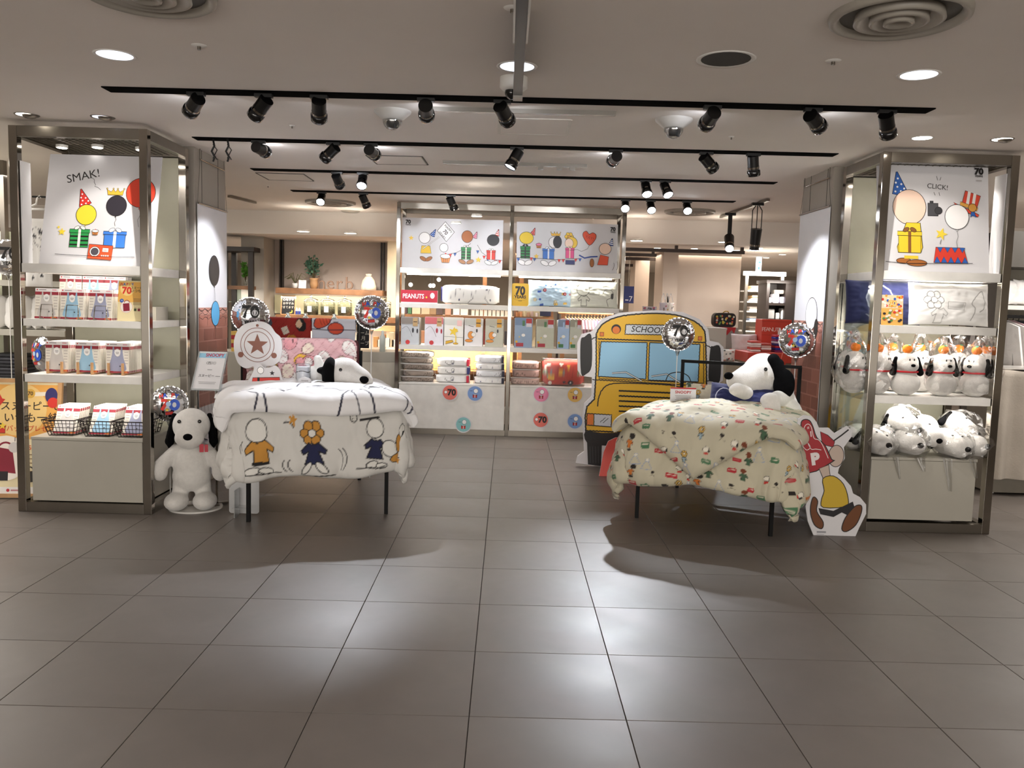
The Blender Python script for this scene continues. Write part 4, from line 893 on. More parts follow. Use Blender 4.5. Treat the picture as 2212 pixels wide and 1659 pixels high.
cv.text('10.', w*.52, h*.47, .05, '33251e'); cv.text('500', w*.7, h*.40, .05, 'd8582c', 0, .01)
for i in range(5): cv.rect(w*.72, h*(.36-i*.035), .2, .006, '8a6a4a')
cv.rect(w*.66, h*.17, .08, .08, '2b2622', .2); cv.arc(w*.67, h*.23, .025, 0, 180, .008, '2b2622'); cv.rect(w*.88, h*.16, .05, .07, '2b2622'); cv.rect(w/2, .055, w-.07, .05, 'f5f1ec'); cv.circ(.28, .055, .012, 'c8323c'); cv.rect(.34, .055, .08, .012, 'c98a8e'); cv.poly([(.03, .11), (.11, .13), (.05, .2)], 'd8382c')
MB().prism([(.02, .02), (w-.02, .02), (w-.02, h-.02), (.02, h-.02)], A-X.cross(Yv)*.012, X, Yv, .006).build('sheet', PAPER, t); cv.decal('print', t, plane_fn(A-X.cross(Yv)*.012, X, Yv))

# ================================================================== soft toys
def nose(t, c, r, m=PLUSHB): MB().ell(c, r, 16, 10).build('nose', m, t)
def standing_dog(name, lab):
    t = T(name, lab, 'plush toy', (0, 0, 0))
    blob('body', [('e', (0, 0, .315), (.135, .115, .19)), ('e', (0, 0, .24), (.14, .125, .12)), ('c', (-.11, 0, .43), (-.205, -.05, .33), .05, .055), ('e', (-.215, -.06, .29), (.058, .06, .075)),
                  ('c', (.11, 0, .43), (.195, -.05, .33), .05, .055), ('e', (.205, -.06, .28), (.058, .06, .075)), ('c', (-.07, 0, .2), (-.085, -.01, .08), .065, .06), ('c', (.07, 0, .2), (.085, -.01, .08), .065, .06),
                  ('e', (-.10, -.075, .062), (.088, .14, .066)), ('e', (.10, -.075, .062), (.088, .14, .066)), ('e', (0, .0, .5), (.09, .09, .08))], PLUSHW, t, .009, 5)
    hd = blob('head', [('e', (0, .0, .62), (.135, .13, .13)), ('c', (0, -.03, .60), (-.0, -.13, .555), .118, .095), ('e', (-.0, -.125, .545), (.105, .09, .075)), ('e', (0, -.07, .50), (.07, .06, .05))], PLUSHW, t, .009, 6)
    MB().ell((-.0, -.215, .565), (.033, .02, .025), 16, 10).build('nose', PLUSHB, hd)
    for s, n in ((-1, 'l'), (1, 'r')):
        e = blob('ear', [('c', (s*.125, .03, .69), (s*.155, .01, .50), .022, .036), ('e', (s*.155, .01, .52), (.022, .05, .08))], PLUSHB, t, .008, 4)
        MB().ell((s*.07, -.118, .665), (.014, .010, .014), 12, 8).build('eye', BLACKG, hd)
    cv = MB(); cv.box((.07, -.14, .44), (.10, -.135, .50)); cv.box((.105, -.135, .44), (.13, -.13, .495)); cv.build('paper_tag', mat('tag_red', 'b52335', .5), t)
    B = MB(); B.tube([(.11*math.cos(a), .1*math.sin(a), .505) for a in [2*math.pi*i/20 for i in range(20)]], .007, 6, closed=True); B.build('neck_ribbon', mat('ribbon_grey', 'a5a3b0', .5), t)
    return t
sd = standing_dog('plush_dog', 'large white plush dog with black ears standing on a disc beside the left unit')
sd.location = G(415, 1098); sd.rotation_euler = (0, 0, .24); sd.scale = (.98, .98, .98); c = sd.location
tag(MB().cyl((c.x+.02, c.y+.02, -.0005), (c.x+.02, c.y+.02, .012), .19, 40).build('display_disc', mat('disc_white', 'd9d7d2', .25)), 'white round disc under the standing plush dog', 'stand'); sd.location.z = .012
# orange-topped plush row on the right unit's middle shelf
def sitting_dog():
    t = T('sitting_plush', 'x', 'plush toy', (0, 0, 0))
    blob('body', [('e', (0, 0, .085), (.105, .095, .088)), ('e', (0, 0, .15), (.075, .07, .07)), ('e', (0, 0, .235), (.083, .078, .075)), ('e', (0, -.035, .215), (.07, .07, .05))], PLUSHW, t, .007, 5)
    MB().ell((0, -.107, .222), (.017, .01, .011), 12, 8).build('nose', PLUSHB, t)
    for s in (-1, 1):
        MB().ell((s*.016, -.082, .262), (.005, .005, .009), 10, 6).build('eye', BLACKG, t)
        blob('ear', [('c', (s*.078, 0, .265), (s*.10, -.01, .165), .017, .026)], PLUSHB, t, .007, 3)
    MB().lathe([(.074, -.006), (.081, -.003), (.081, .005), (.074, .008)], (0, -.004, .172), 30).build('collar', mat('collar_red', 'd2232f', .7), t)
    o = MB().ell((0, 0, .336), (.036, .036, .032), 18, 12).build('orange_fruit', mat('orange_felt', 'f0821c', .85, 0, .05, 30, bump=.3, bscale=200), t)
    MB().prism([(-.012, -.004), (0, -.012), (.012, -.003), (.010, .008), (0, .012), (-.012, .006)], (.006, -.018, .366), (1, 0, 0), (0, .9, .3), .003).build('felt_leaf', mat('felt_green', '2f8f5c', .8), t)
    return t
s0 = sitting_dog(); pos = [(1957, 6.06, 0, 'unbagged, third from the left'), (1845, 6.12, .5, 'bagged, leftmost by the side glass'), (1895, 6.08, .8, 'bagged, half behind the front chrome post'), (1836, 6.45, -.3, 'bagged, at the far left back'), (1925, 6.38, .3, 'bagged, behind the unbagged one at left'), (1985, 6.36, 0, 'bagged, behind the unbagged one at right'), (2035, 6.08, 0, 'bagged, right of the unbagged one'), (2068, 6.36, .2, 'bagged, in the back row near the right end'), (2107, 6.09, -.9, 'bagged, rightmost of the front row'), (2128, 6.3, -.9, 'bagged, at the far right back')]
for i, (px, Y, rz, lb) in enumerate(pos):
    x = P(px, 800, Y).x; lab = 'white orange-topped plush with red collar, '+lb
    o = s0 if i == 0 else dup(s0); o.location = (x, Y, .991); o.rotation_euler = (0, 0, rz); o['label'] = lab; o['group'] = 'plush toys with oranges'
    if i:
        o['org'] = (0, 0, 0); bag('bag', (0, 0, .18), (.125, .12, .185), o, i*1.7, .35)
# pile of bagged plush heads
def plush_head():
    t = T('head_plush', 'x', 'plush toy', (0, 0, 0))
    blob('head', [('e', (0, .03, .10), (.10, .10, .095)), ('c', (0, 0, .095), (0, -.10, .085), .088, .072)], PLUSHW, t, .008, 6)
    MB().ell((0, -.172, .095), (.024, .016, .02), 14, 10).build('nose', PLUSHB, t)
    for s in (-1, 1):
        MB().ell((s*.045, -.055, .165), (.011, .007, .005), 10, 6).build('eye', BLACKG, t)
        blob('ear', [('c', (s*.085, .05, .15), (s*.105, .06, .055), .015, .028)], PLUSHB, t, .008, 3)
    return t
h0 = plush_head(); hp = [(1990, 925, 6.18, (.35, .2, .2), 'unbagged, in the middle of the pile'), (1948, 905, 6.2, (.3, -.3, .3), 'bagged, top left of the pile'), (2055, 915, 6.22, (.3, .4, .6), 'bagged, top right of the pile'),
    (1880, 962, 6.06, (0, .3, .2), 'bagged, lower left behind the chrome post'), (1905, 948, 6.22, (.3, .3, -.5), 'bagged, lower left of the pile'), (1960, 975, 6.08, (0, 0, .05), 'bagged, bottom row in the middle'), (2045, 975, 6.07, (.1, .1, .3), 'bagged, bottom row right of the middle'), (2095, 965, 6.12, (0, -.2, .3), 'bagged, bottom right of the pile'), (1848, 965, 6.25, (0, 0, -.6), 'bagged, at the far left of the pile')]
for i, (px, py, Y, rot, lb) in enumerate(hp):
    c = P(px, py, Y); o = h0 if i == 0 else dup(h0); o.location = (c.x, c.y, max(c.z-.095, .55)); o.rotation_euler = rot; o['label'] = 'white plush dog head with black nose, '+lb; o['group'] = 'plush heads piled on the right plinth'
    if i: o['org'] = (0, 0, 0); bag('bag', (0, -.03, .10), (.13, .17, .115), o, i*2.3, .1)
for i, (px, w_) in enumerate(((1935, .05), (1985, .08), (2045, .07), (2100, .05))):     # bag ends drooping over the plinth edge
    c = P(px, 993, 5.955); Lh = (.16, .10, .24, .14)[i]; tag(MB().grid(np.array([[(c.x+w_*(u-.5)*(1-.7*v)+.04*v, 5.955-.012*math.sin(u*6+i), .55-Lh*v) for u in np.linspace(0, 1, 6)] for v in np.linspace(0, 1, 6)])).build('bag_end', mat('film_grey', 'd5d5d0', .3, alpha=.22)), 'clear plastic bag end drooping over the right plinth, %s from the left' % ORD[i], 'bag', 'drooping bag ends')
# cushions and card on the right unit's upper shelf
cvn = Cv(); cvn.arc(-.05, .02, .1, 0, 360, .007, 'dfe3f2'); cvn.circ(.0, -.07, .05, 'dfe3f2', .03); cvn.circ(.0, -.07, .042, '1a2150', .022); cvn.stroke([(-.15, -.1), (-.1, -.13), (.1, -.13)], .006, 'dfe3f2')
def cushion(name, lab, c, w, h, d, base, cv, Y=(0, .15, 1), X=(1, 0, 0), cat='cushion', grp=None, seed=0, rim=None, pinch=.1):
    t = T(name, lab, cat, tuple(c), grp); pillow_obj('cover', t, c, X, Y, w, h, d, base, cv, 120 if cv else 40, 76 if cv else 28, pinch, seed, rim=rim); return t
c = P(1900, 652, 6.28); cushion('cushion', 'navy cushion with white line drawing, behind the white cushion on the right unit', (c.x+.03, 6.30, 1.66), .56, .33, .14, '1a2150', cvn, seed=3)
cw = Cv(); gr = '8b8986'; cw.flower(-.14, .02, .07, 'f3f2f0', 'f3f2f0', .004); cw.rect(.02, -.02, .12, .05, 'f3f2f0', -.05, gr, .004)
for i in range(5): cw.stroke([(-.03, -.035+i*.008), (.07, -.038+i*.008)], .002, gr)
cw.shirt(-.10, -.09, .1, 'f3f2f0', 0, .004, gr); cw.stroke(smooth_pts([(.13, -.12), (.16, -.04), (.13, .0), (.17, .05), (.22, .09), (.23, -.02), (.19, -.06)], 5, False), .005, gr)
c = P(2045, 655, 6.1); cushion('cushion', 'white cushion with grey line drawing, front of the upper shelf of the right unit', (c.x, 6.08, 1.655), .58, .31, .15, 'f3f2f0', cw, seed=5)
O = P(1903, 700, 5.97); O.z = 1.496; w, h = .155, .215; cv = Cv(); cv.rect(w/2, h/2, w, h, 'edb85e'); cv.rect(w/2, h*.78, w, h*.44, 'f0d9b5')
rnd = random.Random(4)
for i in range(26): cv.circ(w*rnd.random(), h*(.6+.4*rnd.random()), .009, ('d8382c', '2d62b5', 'f6f2ea', 'e8a43a')[i % 4])
cv.text('70', w/2, h*.62, .06, 'e8992a', 0, .05); cv.text('70', w/2+.001, h*.622, .056, 'f7d27a', 0, .03)
for i in range(22): cv.circ(w*(.1+.8*rnd.random()), h*(.1+.4*rnd.random()), .011, ('f7e6d2', '2b2630', 'd8382c', 'f7e6d2', '5a8a4a')[i % 5], .008)
board('event_card', 'small yellow party card reading 70, in front of the navy cushion', O, (1, 0, 0), (0, .1, 1), w, h, cv, 'card', .003)
# ================================================================== goods on the back unit
zs = 1.553
O = P(866, 648, 9.93); O.z = zs; w, h = .43, .15; cv = Cv(); cv.rect(w/2, h/2+.006, w, h-.01, 'c5283e'); cv.text('PEANUTS', .145, .055, .075, 'ffffff', 0, .02, sx=.8); cv.circ(.30, .07, .010, 'f1d23a'); cv.circ(.37, .09, .026, 'ffffff', .034)
board('brand_sign', 'small red sign reading PEANUTS, left end of the back unit', O, (1, 0, 0), (0, 0, 1), w, h, cv, 'sign', .02)
def foldpack(name, lab, px0, px1, pyt, pyb, Y, d, base, cv=None, grp=None, cat='bedding', z=None, seed=0, film=False, edge=None):
    a, b_ = P(px0, pyb, Y), P(px1, pyb, Y); w = b_.x-a.x; h = P(px0, pyt, Y).z-a.z; z = a.z if z is None else z
    t = T(name, lab, cat, ((a.x+b_.x)/2, Y, z), grp)
    B = MB(); nu, na = (90, 48) if cv else (30, 28); xs = np.linspace(-1, 1, nu); ang = np.linspace(0, 2*math.pi, na, endpoint=False); A = np.zeros((nu, na, 3)); C_ = []
    for i, u_ in enumerate(xs):
        e = (1-abs(u_)**8)**.5 if abs(u_) < 1 else 0; e = max(e, .55)
        for j, q in enumerate(ang):
            c_, s_ = math.cos(q), math.sin(q); sx_ = math.copysign(abs(c_)**.45, c_); sz = math.copysign(abs(s_)**.45, s_)
            k = 1+.05*noise.noise(Vector((u_*3+seed, c_*1.5, s_*1.5)))
            A[i, j] = ((a.x+b_.x)/2+u_*w/2, Y+d/2-sx_*d/2*k*e, z+h/2+sz*h/2*(k*.96)*(e*.5+.5)); C_.append((u_*w/2, sz*h/2))
    B.grid(A, closed=True); pts = np.array(C_)
    for e, f_ in ((0, 1), (nu-1, 0)): B.f.append(tuple((e*na+j) for j in (range(na) if f_ else range(na-1, -1, -1)))); B.m.append(0); B.s.append(False)
    cols = cv.raster(pts, base) if cv else np.tile(np.array(lin(base)), (len(pts), 1))
    if edge: cols[pts[:, 0] < -w/2+.02] = lin(edge)
    B.build('folded_cloth', PRINTF, t, cols=cols)
    if film: MB().box((a.x-.004, Y-.006, z), (b_.x+.004, Y+d, z+h+.004)).build('film_cover', mat('clear_film', 'ffffff', .1, alpha=.06), t, bev=.01)
    return t
cv = Cv()
for x, y in ((-.2, .03), (-.12, -.07), (.02, -.02), (.20, .06), (.24, -.06), (.13, .09)): cv.star(x, y, .018, '23244f', .3)
cv.stroke(smooth_pts([(-.24, -.06), (-.17, .0), (-.1, .02), (-.04, -.03), (.05, .02)], 4, False), .005, '55555c'); cv.stroke(smooth_pts([(-.02, -.1), (.06, -.03), (.15, -.02), (.22, -.1)], 4, False), .006, '3c3c44'); cv.stroke(smooth_pts([(.05, .06), (.12, .02), (.2, .02), (.24, .09)], 4, False), .004, '55555c'); cv.arc(-.14, .05, .03, 0, 300, .004, '55555c')
foldpack('folded_quilt', 'thick folded white quilt with navy stars, upper shelf of the back unit', 951, 1078, 607, 650, 9.95, .36, 'f0efec', cv, z=zs, edge='2b2b66')
O = P(1105, 654, 9.93); O.z = zs; w, h = .20, .265; cv = Cv(); cv.poly(rrect(w/2, h/2, w-.004, h-.004, .025), 'eec02c'); cv.text('70', w/2-.002, h*.50, .135, '241c17', 0, .05, sx=.85); cv.text('YEARS', w/2, h*.34, .048, '241c17', 0, .04)
cv.stroke([(.02, .085), (.05, .07), (.1, .062), (.15, .07), (.18, .085)], .002, '6a5420'); cv.rect(w/2, .06, .04, .006, '6a5420')
board('hanging_sign', 'yellow rounded sign reading 70 YEARS, on the upper shelf of the back unit', O, (1, 0, 0), (0, 0, 1), w, h, cv, 'sign', .006, .025, mb=mat('sign_yellow', 'eec02c', .4))
def scatter_print(n, w, h, seed, cols, sz=.03):
    rn = random.Random(seed); c = Cv()
    for i in range(n):
        x, y = (rn.random()-.5)*w, (rn.random()-.5)*h; k = i % 6; co = cols[i % len(cols)]
        if k == 0: c.rect(x, y, sz*1.5, sz*.8, co, .1)
        elif k == 1: c.flower(x, y, sz*.7, co, 'ffffff', .002)
        elif k == 2: c.shirt(x, y, sz, co, 0, .002)
        elif k == 3: c.paw(x, y, sz*.45, '777a80')
        elif k == 4: c.circ(x, y, sz*.45, co, line='555560', lw=.002)
        else: c.star(x, y, sz*.55, co)
    return c
c = P(1188, 626, 10.0); cushion('pillow', 'light blue pillow with small prints, on the upper shelf of the back unit', (c.x, 10.02, zs+.155), .52, .32, .13, 'b6cfe2', scatter_print(20, .48, .3, 3, ('3f62b5', 'c8323c', 'e8c065', 'e8d9b0')), seed=2, cat='pillow')
cv = Cv(); cv.circ(-.13, .05, .075, 'd9dbd0', line='55544e', lw=.006); cv.rect(-.0, .02, .12, .06, 'd9dbd0', -.05, '55544e', .004)
for i in range(4): cv.stroke([(-.05, .0+i*.012), (.05, -.004+i*.012)], .003, '77766e')
cv.shirt(-.12, -.08, .12, 'd9dbd0', 0, .006, '55544e'); cv.stroke(smooth_pts([(.1, .0), (.13, .05), (.2, .05), (.23, .0), (.2, -.04), (.15, -.07), (.17, -.14)], 4, False), .006, '55544e'); cv.circ(.215, -.02, .018, '4a4a48', .035); 
c = P(1283, 628, 10.0); cushion('pillow', 'cream pillow with dark line drawing, right end of the upper shelf of the back unit', (c.x, 10.02, zs+.155), .58, .32, .13, 'd9dbd0', cv, seed=8, cat='pillow')
# standing cover packs on the middle shelf
def cover_pack(px0, px1, pyt, base, band, kind, lab):
    a, b_ = P(px0, 740, 9.95), P(px1, 740, 9.95); w = b_.x-a.x; h = P(px0, pyt, 9.95).z-1.061; O = Vector((a.x, 9.94, 1.061))
    t = T('cover_pack', lab, 'package', (a.x+w/2, 9.96, 1.061), 'packed duvet covers on the back unit')
    MB().prism(rrect(w/2, h/2, w, h, .008), O+Vector((0, .03, 0))*0, (1, 0, 0), (0, .03, 1), .035).build('packed_cover', mat('pack_'+base, base, .45), t, bev=.004)
    cv = Cv(); cv.rect(w/2, h*.87, w*.97, h*.24, band)
    if kind == 'dog': cv.rect(w*.78, h*.82, w*.26, h*.3, 'c2a070'); cv.rect(w*.78, h*.83, w*.2, h*.03, '4a3a2a'); cv.stroke(smooth_pts([(w*.05, h*.55), (w*.3, h*.66), (w*.5, h*.5), (w*.62, h*.3)], 4, False), .004, '6a6a70'); cv.circ(w*.66, h*.52, .012, '34343a' if band != 'd26a6e' else 'b0283c', .03); cv.circ(w*.9, h*.5, .010, '34343a' if band != 'd26a6e' else 'b0283c', .028); cv.circ(w*.38, h*.09, .026, 'c9383c')
    elif kind == 'bird': cv.rect(w*.8, h*.8, w*.26, h*.2, 'f3c9c4'); cv.star(w*.5, h*.5, .06, 'f0cf3a', .2); cv.circ(w*.62, h*.55, .02, 'f0cf3a'); cv.stroke([(0, h*.32), (w, h*.3)], .003); cv.poly([(w*.08, h*.05), (w*.5, h*.14), (w*.45, h*.2), (w*.1, h*.16)], 'e8b52e', K, .004); cv.rect(w*.62, h*.22, .012, h*.28, 'f0cf3a'); cv.circ(w*.62, h*.08, .03, 'e8b52e', .010, line=K, lw=.003)
    elif kind == 'cap': cv.rect(w*.76, h*.84, w*.26, h*.3, 'd9a032'); cv.rect(w*.76, h*.83, w*.26, h*.035, '3a3020'); cv.stroke([(w*.22, h*.74), (w*.5, h*.7)], .005); cv.circ(w*.36, h*.4, .036, 'e9963c', .045, line=K, lw=.003); cv.circ(w*.25, h*.2, .045, 'e9963c', .018, line=K, lw=.003); cv.circ(w*.5, h*.42, .025, 'f3f2ee', line=K, lw=.002); cv.circ(w*.68, h*.56, .010, '3a3a40', .022)
    else: cv.rect(w*.8, h*.88, w*.32, h*.2, 'b3262b'); cv.rect(w*.8, h*.76, w*.3, h*.12, 'd9d5dc'); cv.rect(w*.3, h*.1, w*.42, h*.12, 'b03040' if kind == 'label' else '3f7a4a'); cv.rect(w*.5, h*.82, w*.14, h*.18, '4d7a50' if kind == 'label' else base); cv.circ(w*.5, h*.42, .022, 'f3f2ee', .018); cv.star(w*.28, h*.36, .012, 'e8c23c'); cv.circ(w*.12, h*.2, .014, 'e8b52e')
    cv.decal('print', t, plane_fn(O, (1, 0, 0), (0, .03, 1)), base=.005)
    MB().box((a.x-.003, 9.975, 1.061), (b_.x+.003, 10.16, 1.061+h*.97)).build('packs_behind', mat('pack_side', 'b7b0a8', .4, 0, .3, 60), t)
for a in ((866, 905, 684, 'c9cdd2', '8b827b', 'dog', 'grey cover pack with a red dot, first from the left'), (917, 957, 684, 'e9e6ee', 'd26a6e', 'dog', 'white and pink cover pack, second from the left'),
          (959, 1000, 685, 'f3f1ea', 'd9d8d0', 'bird', 'white cover pack with a yellow star shape, third from the left'), (1003, 1042, 687, 'eeecee', 'c9cac4', 'cap', 'white cover pack with orange shapes, fourth from the left'),
          (1048, 1087, 688, 'c9c8b8', 'b8b5a4', 'cap', 'olive grey cover pack with orange shapes, fifth from the left'), (1111, 1149, 686, '8fa6c2', '6f86a6', 'label', 'dull blue cover pack with a red label, right bay'),
          (1158, 1196, 689, 'c6c8b4', '9d9a88', 'label', 'cream cover pack with a red label, right bay'), (1204, 1229, 690, 'a9c4e6', '7d8fa8', 'green', 'narrow light blue cover pack, right bay'), (1230, 1255, 690, 'c9ccbc', '9d9a88', 'green', 'narrow cream cover pack, rightmost beside the bus')): cover_pack(*a[:6], a[6]+', on the back unit')
# folded stacks on the plinths
def squig(seed, c_='6c6058', wd=.45, hh=.05):
    rn = random.Random(seed); c = Cv()
    for i in range(7): x = (rn.random()-.5)*wd; c.stroke(smooth_pts([(x, -hh/2), (x+.02, 0), (x+.05, hh*.3), (x+.09, -hh*.2), (x+.11, -hh/2)], 3, False), .004, c_)
    return c
def stack(px0, px1, tops, cols, Y, lab, cvs, edges=None, z0=.613):
    z = z0; nm = ('bottom', 'second', 'third', 'fourth', 'fifth')
    for i, hpx in enumerate(tops):
        hh = hpx/182; e = edges
        o = foldpack('folded_blanket', '%s, %s one' % (lab, 'top' if i == len(tops)-1 else nm[i]), px0+((i*3) % 4), px1-((i*5) % 4), 800-hpx*1., 800, Y, .34, cols[i % len(cols)], cvs[i % len(cvs)], grp=lab, z=z, seed=px0+i, edge=None)
        if e: MB().box((o.location.x+(P(px1, 800, Y)-P(px0, 800, Y)).x/2-.035, Y+.01, z+.006), (o.location.x+(P(px1, 800, Y)-P(px0, 800, Y)).x/2-.006, Y+.33, z+hh-.006)).build('coloured_hem', mat('hem_'+e[i % len(e)], e[i % len(e)], .8), o, bev=.01)
        if i % 2 == 0 or True:
            B = MB(); a, b_ = P(px0, 800, Y).x-.006, P(px1, 800, Y).x+.006; B.tube([(a, Y-.004, z+.004), (b_, Y-.004, z+.004), (b_, Y-.004, z+hh*.96), (a, Y-.004, z+hh*.96), (a, Y-.004, z+.004)], .0025, 5); B.build('pack_piping', WHITEM, o)
        z += hh
stack(866, 934, (12, 14, 14, 13, 14), ('8f8177', '9c8e84', '877a70', '94867b', 'b5aaa0'), 9.96, 'taupe blanket in clear pack, leftmost stack of the back unit', [squig(1, '4e443d'), squig(2, '4e443d')])
cvl = Cv(); cvl.arc(-.04, .02, .05, 190, 350, .006); cvl.arc(.0, .01, .02, 0, 360, .004); cvl.circ(0, -.015, .014, '2c2c58', .010)
stack(941, 1014, (18, 18, 18), ('ecebea', 'efedea'), 9.96, 'white blanket with coloured hem, middle stack of the left bay', [cvl], ('c02c44', '34386f', 'c02c44'))
cvs_ = Cv(); [cvs_.star((i-2.5)*.07, .0+.01*(-1)**i, .014, '34386a' if i % 2 else 'c9c9d2') for i in range(6)]
stack(1025, 1090, (15, 15, 15, 17), ('ecebea', 'e4e6ea'), 9.96, 'white blanket with dark hem, right stack of the left bay', [cvs_, squig(5, '6a6a72')], ('3a3a4a',))
stack(1104, 1166, (16, 18, 18), ('cbb0a6', 'c09f96', 'c9a79a'), 9.96, 'dusty pink folded blanket, left stack of the right bay', [squig(7, '5e4a44'), squig(8, '5e4a44')])
cv = scatter_print(16, .46, .28, 11, ('e8b03a', '9fb58a', 'f0e8d8', '2b2630'), .05)
for i in range(-8, 9): cv.stroke([(-.26+i*.06-.1, -.17), (-.26+i*.06+.24, .17)], .002, '8f2a1e')
foldpack('folded_quilt', 'large red quilted pack with small prints, right bay of the back unit', 1171, 1262, 766, 825, 9.96, .34, 'c2412f', cv, z=.613, seed=9, film=True)

# ================================================================== the two beds
BEDM = mat('bed_black_steel', '0b0b0b', .6, 0, spec=.2)
def bed(lab, O, u, v, wd=.97, ln=1.22, hz=1.12):
    O, u, v = Vector(O), Vector(u), Vector(v); t = T('display_bed', lab, 'bed', tuple(O+v*ln/2))
    def q(s, tt, z): return O+u*s+v*tt+Vector((0, 0, z))
    hw = wd/2
    for s in (-hw, hw):
        MB().bar(q(s, 0, 0), q(s, 0, .40), .026).build('leg', BEDM, t); MB().bar(q(s, ln, 0), q(s, ln, hz), .026).build('headboard_post', BEDM, t)
        MB().bar(q(s, 0, .385), q(s, ln, .385), .026, .04).build('side_rail', BEDM, t)
    MB().bar(q(-hw, 0, .385), q(hw, 0, .385), .026, .04).build('end_rail', BEDM, t); MB().bar(q(-hw, ln, .385), q(hw, ln, .385), .026, .04).build('end_rail', BEDM, t)
    MB().bar(q(-hw-.013, ln, hz), q(hw+.013, ln, hz), .026).build('headboard_rail', BEDM, t)
    for i in range(6): MB().bar(q(-hw, .1+i*.2, .385), q(hw, .1+i*.2, .385), .06, .012).build('bed_slat', BEDM, t)
    c = q(0, ln/2, .54); MB().obox(c, u*(hw-.03), v*(ln/2-.03), Vector((0, 0, .13))).build('mattress', WHITEF, t, bev=.03)
    return t
def nrm(v): v = Vector(v); return v.normalized()
O1, U1 = Vector((-1.317, 5.9235, 0)), nrm((.9445, .3286, 0)); V1 = Vector((-U1.y, U1.x, 0))
O2, U2 = Vector((1.4465, 5.9595, 0)), nrm((.9027, -.4304, 0)); V2 = Vector((-U2.y, U2.x, 0))
bed('black metal display bed at the left, under the white comforter', O1, U1, V1)
bed('black metal display bed at the right, under the cream printed comforter', O2, U2, V2)
def b1(s, t_, z): return O1+U1*s+V1*t_+Vector((0, 0, z))
def b2(s, t_, z): return O2+U2*s+V2*t_+Vector((0, 0, z))
# left comforter: lower part with shirts, dresses and ball, folded part on top with big line drawing
cv = Cv(); MU, NV = 'c98f3c', '1b2047'
def swoosh(x, y, r, a0, a1): cv.arc(x, y, r, a0, a1, .007)
Zt = -.16      # cloth coordinate q runs from the front hem (about -.52) up to the top edge (0)
cv.shirt(-.42, -.31, .17, MU, .12, .008); cv.rect(-.42, -.387, .10, .02, K); cv.balloon(-.44, -.17, .07, 'e6e4de', .007); cv.circ(-.47, -.44, .045, 'e6e4de', .025, .3, K, .007); cv.circ(-.38, -.44, .055, 'e6e4de', .022, -.1, K, .007)
cv.stroke([(-.56, -.47), (-.42, -.462), (-.26, -.452)], .008); swoosh(-.52, -.28, .05, 120, 200); swoosh(-.55, -.30, .05, 120, 200); swoosh(-.24, -.17, .05, 30, 110); cv.star(-.20, -.11, .035, MU, .3)
cv.flower(-.07, -.19, .085, MU, 'e6e4de', .006); cv.shirt(-.06, -.33, .15, NV, 0, .008, K, True); cv.circ(-.11, -.43, .05, 'e6e4de', .022, .9, K, .007); cv.circ(-.01, -.43, .05, 'e6e4de', .022, -.9, K, .007); cv.stroke([(-.13, -.485), (-.03, -.49), (.07, -.485)], .009)
swoosh(-.16, -.40, .06, 150, 230); swoosh(-.19, -.40, .06, 150, 230); swoosh(.06, -.38, .09, -50, 60); swoosh(.09, -.38, .10, -50, 60)
cv.circ(.22, -.10, .026, 'e6e4de', line=K, lw=.007); cv.arc(.22, -.10, .012, 90, 300, .004); cv.balloon(.37, -.17, .062, 'e6e4de', .007); cv.stroke([(.27, -.115), (.33, -.11), (.40, -.10)], .014); cv.shirt(.37, -.31, .14, NV, -.1, .008, K, True); cv.circ(.47, -.31, .05, 'e6e4de', .06, .3, K, .007); cv.circ(.34, -.42, .045, 'e6e4de', .025, .2, K, .007); cv.circ(.41, -.43, .045, 'e6e4de', .02, 0, K, .007)
cv.stroke([(.25, -.445), (.33, -.44), (.36, -.45), (.44, -.435)], .008); cv.circ(.56, -.28, .05, MU, .075, -.2, K, .007); cv.circ(.53, -.37, .06, MU, .03, .5, K, .007); cv.balloon(.60, -.18, .045, 'e6e4de', .006); cv.circ(.63, -.20, .016, K, .026); cv.stroke([(.52, -.44), (.58, -.43), (.64, -.45)], .007); cv.star(.68, -.40, .03, MU)
cv.stroke(smooth_pts([(.62, -.3), (.64, -.36), (.69, -.38)], 4, False), .006)
t = T('comforter', 'white comforter printed with mustard and navy clothes, front of the left bed', 'bedding', tuple(b1(0, .5, .7)))
drape('quilt', t, b1(0, -.0, 0), U1, V1, .50, 1.02, lambda p: .50+.02*math.sin(p*9), .46, .765, .10, .045, cv, 'd9d7d2', 250, 230, 3.1, .10, .016, sag=.02, hemw=.016)
cv = Cv(); LN = '26263c'
cv.stroke(smooth_pts([(.30, .62), (.1, .66), (-.08, .58), (-.12, .40), (-.02, .27), (.12, .20), (.22, .12), (.34, .16), (.40, .26)], 6, False), .013, LN); cv.circ(.45, .36, .085, 'efeeee', .14, -.3, LN, .013); cv.circ(.45, .36, .05, '15151a', .10, -.3); cv.circ(.02, .40, .055, LN, .045); cv.stroke([(.14, .66), (.22, .64)], .009, LN); cv.stroke([(.28, .68), (.36, .66)], .009, LN)
cv.stroke([(.22, .12), (.16, .0), (.10, -.16)], .014, LN); cv.stroke([(.30, .12), (.34, -.02), (.37, -.16)], .014, LN); cv.stroke([(.24, .12), (.22, .02), (.26, -.14)], .009, LN)
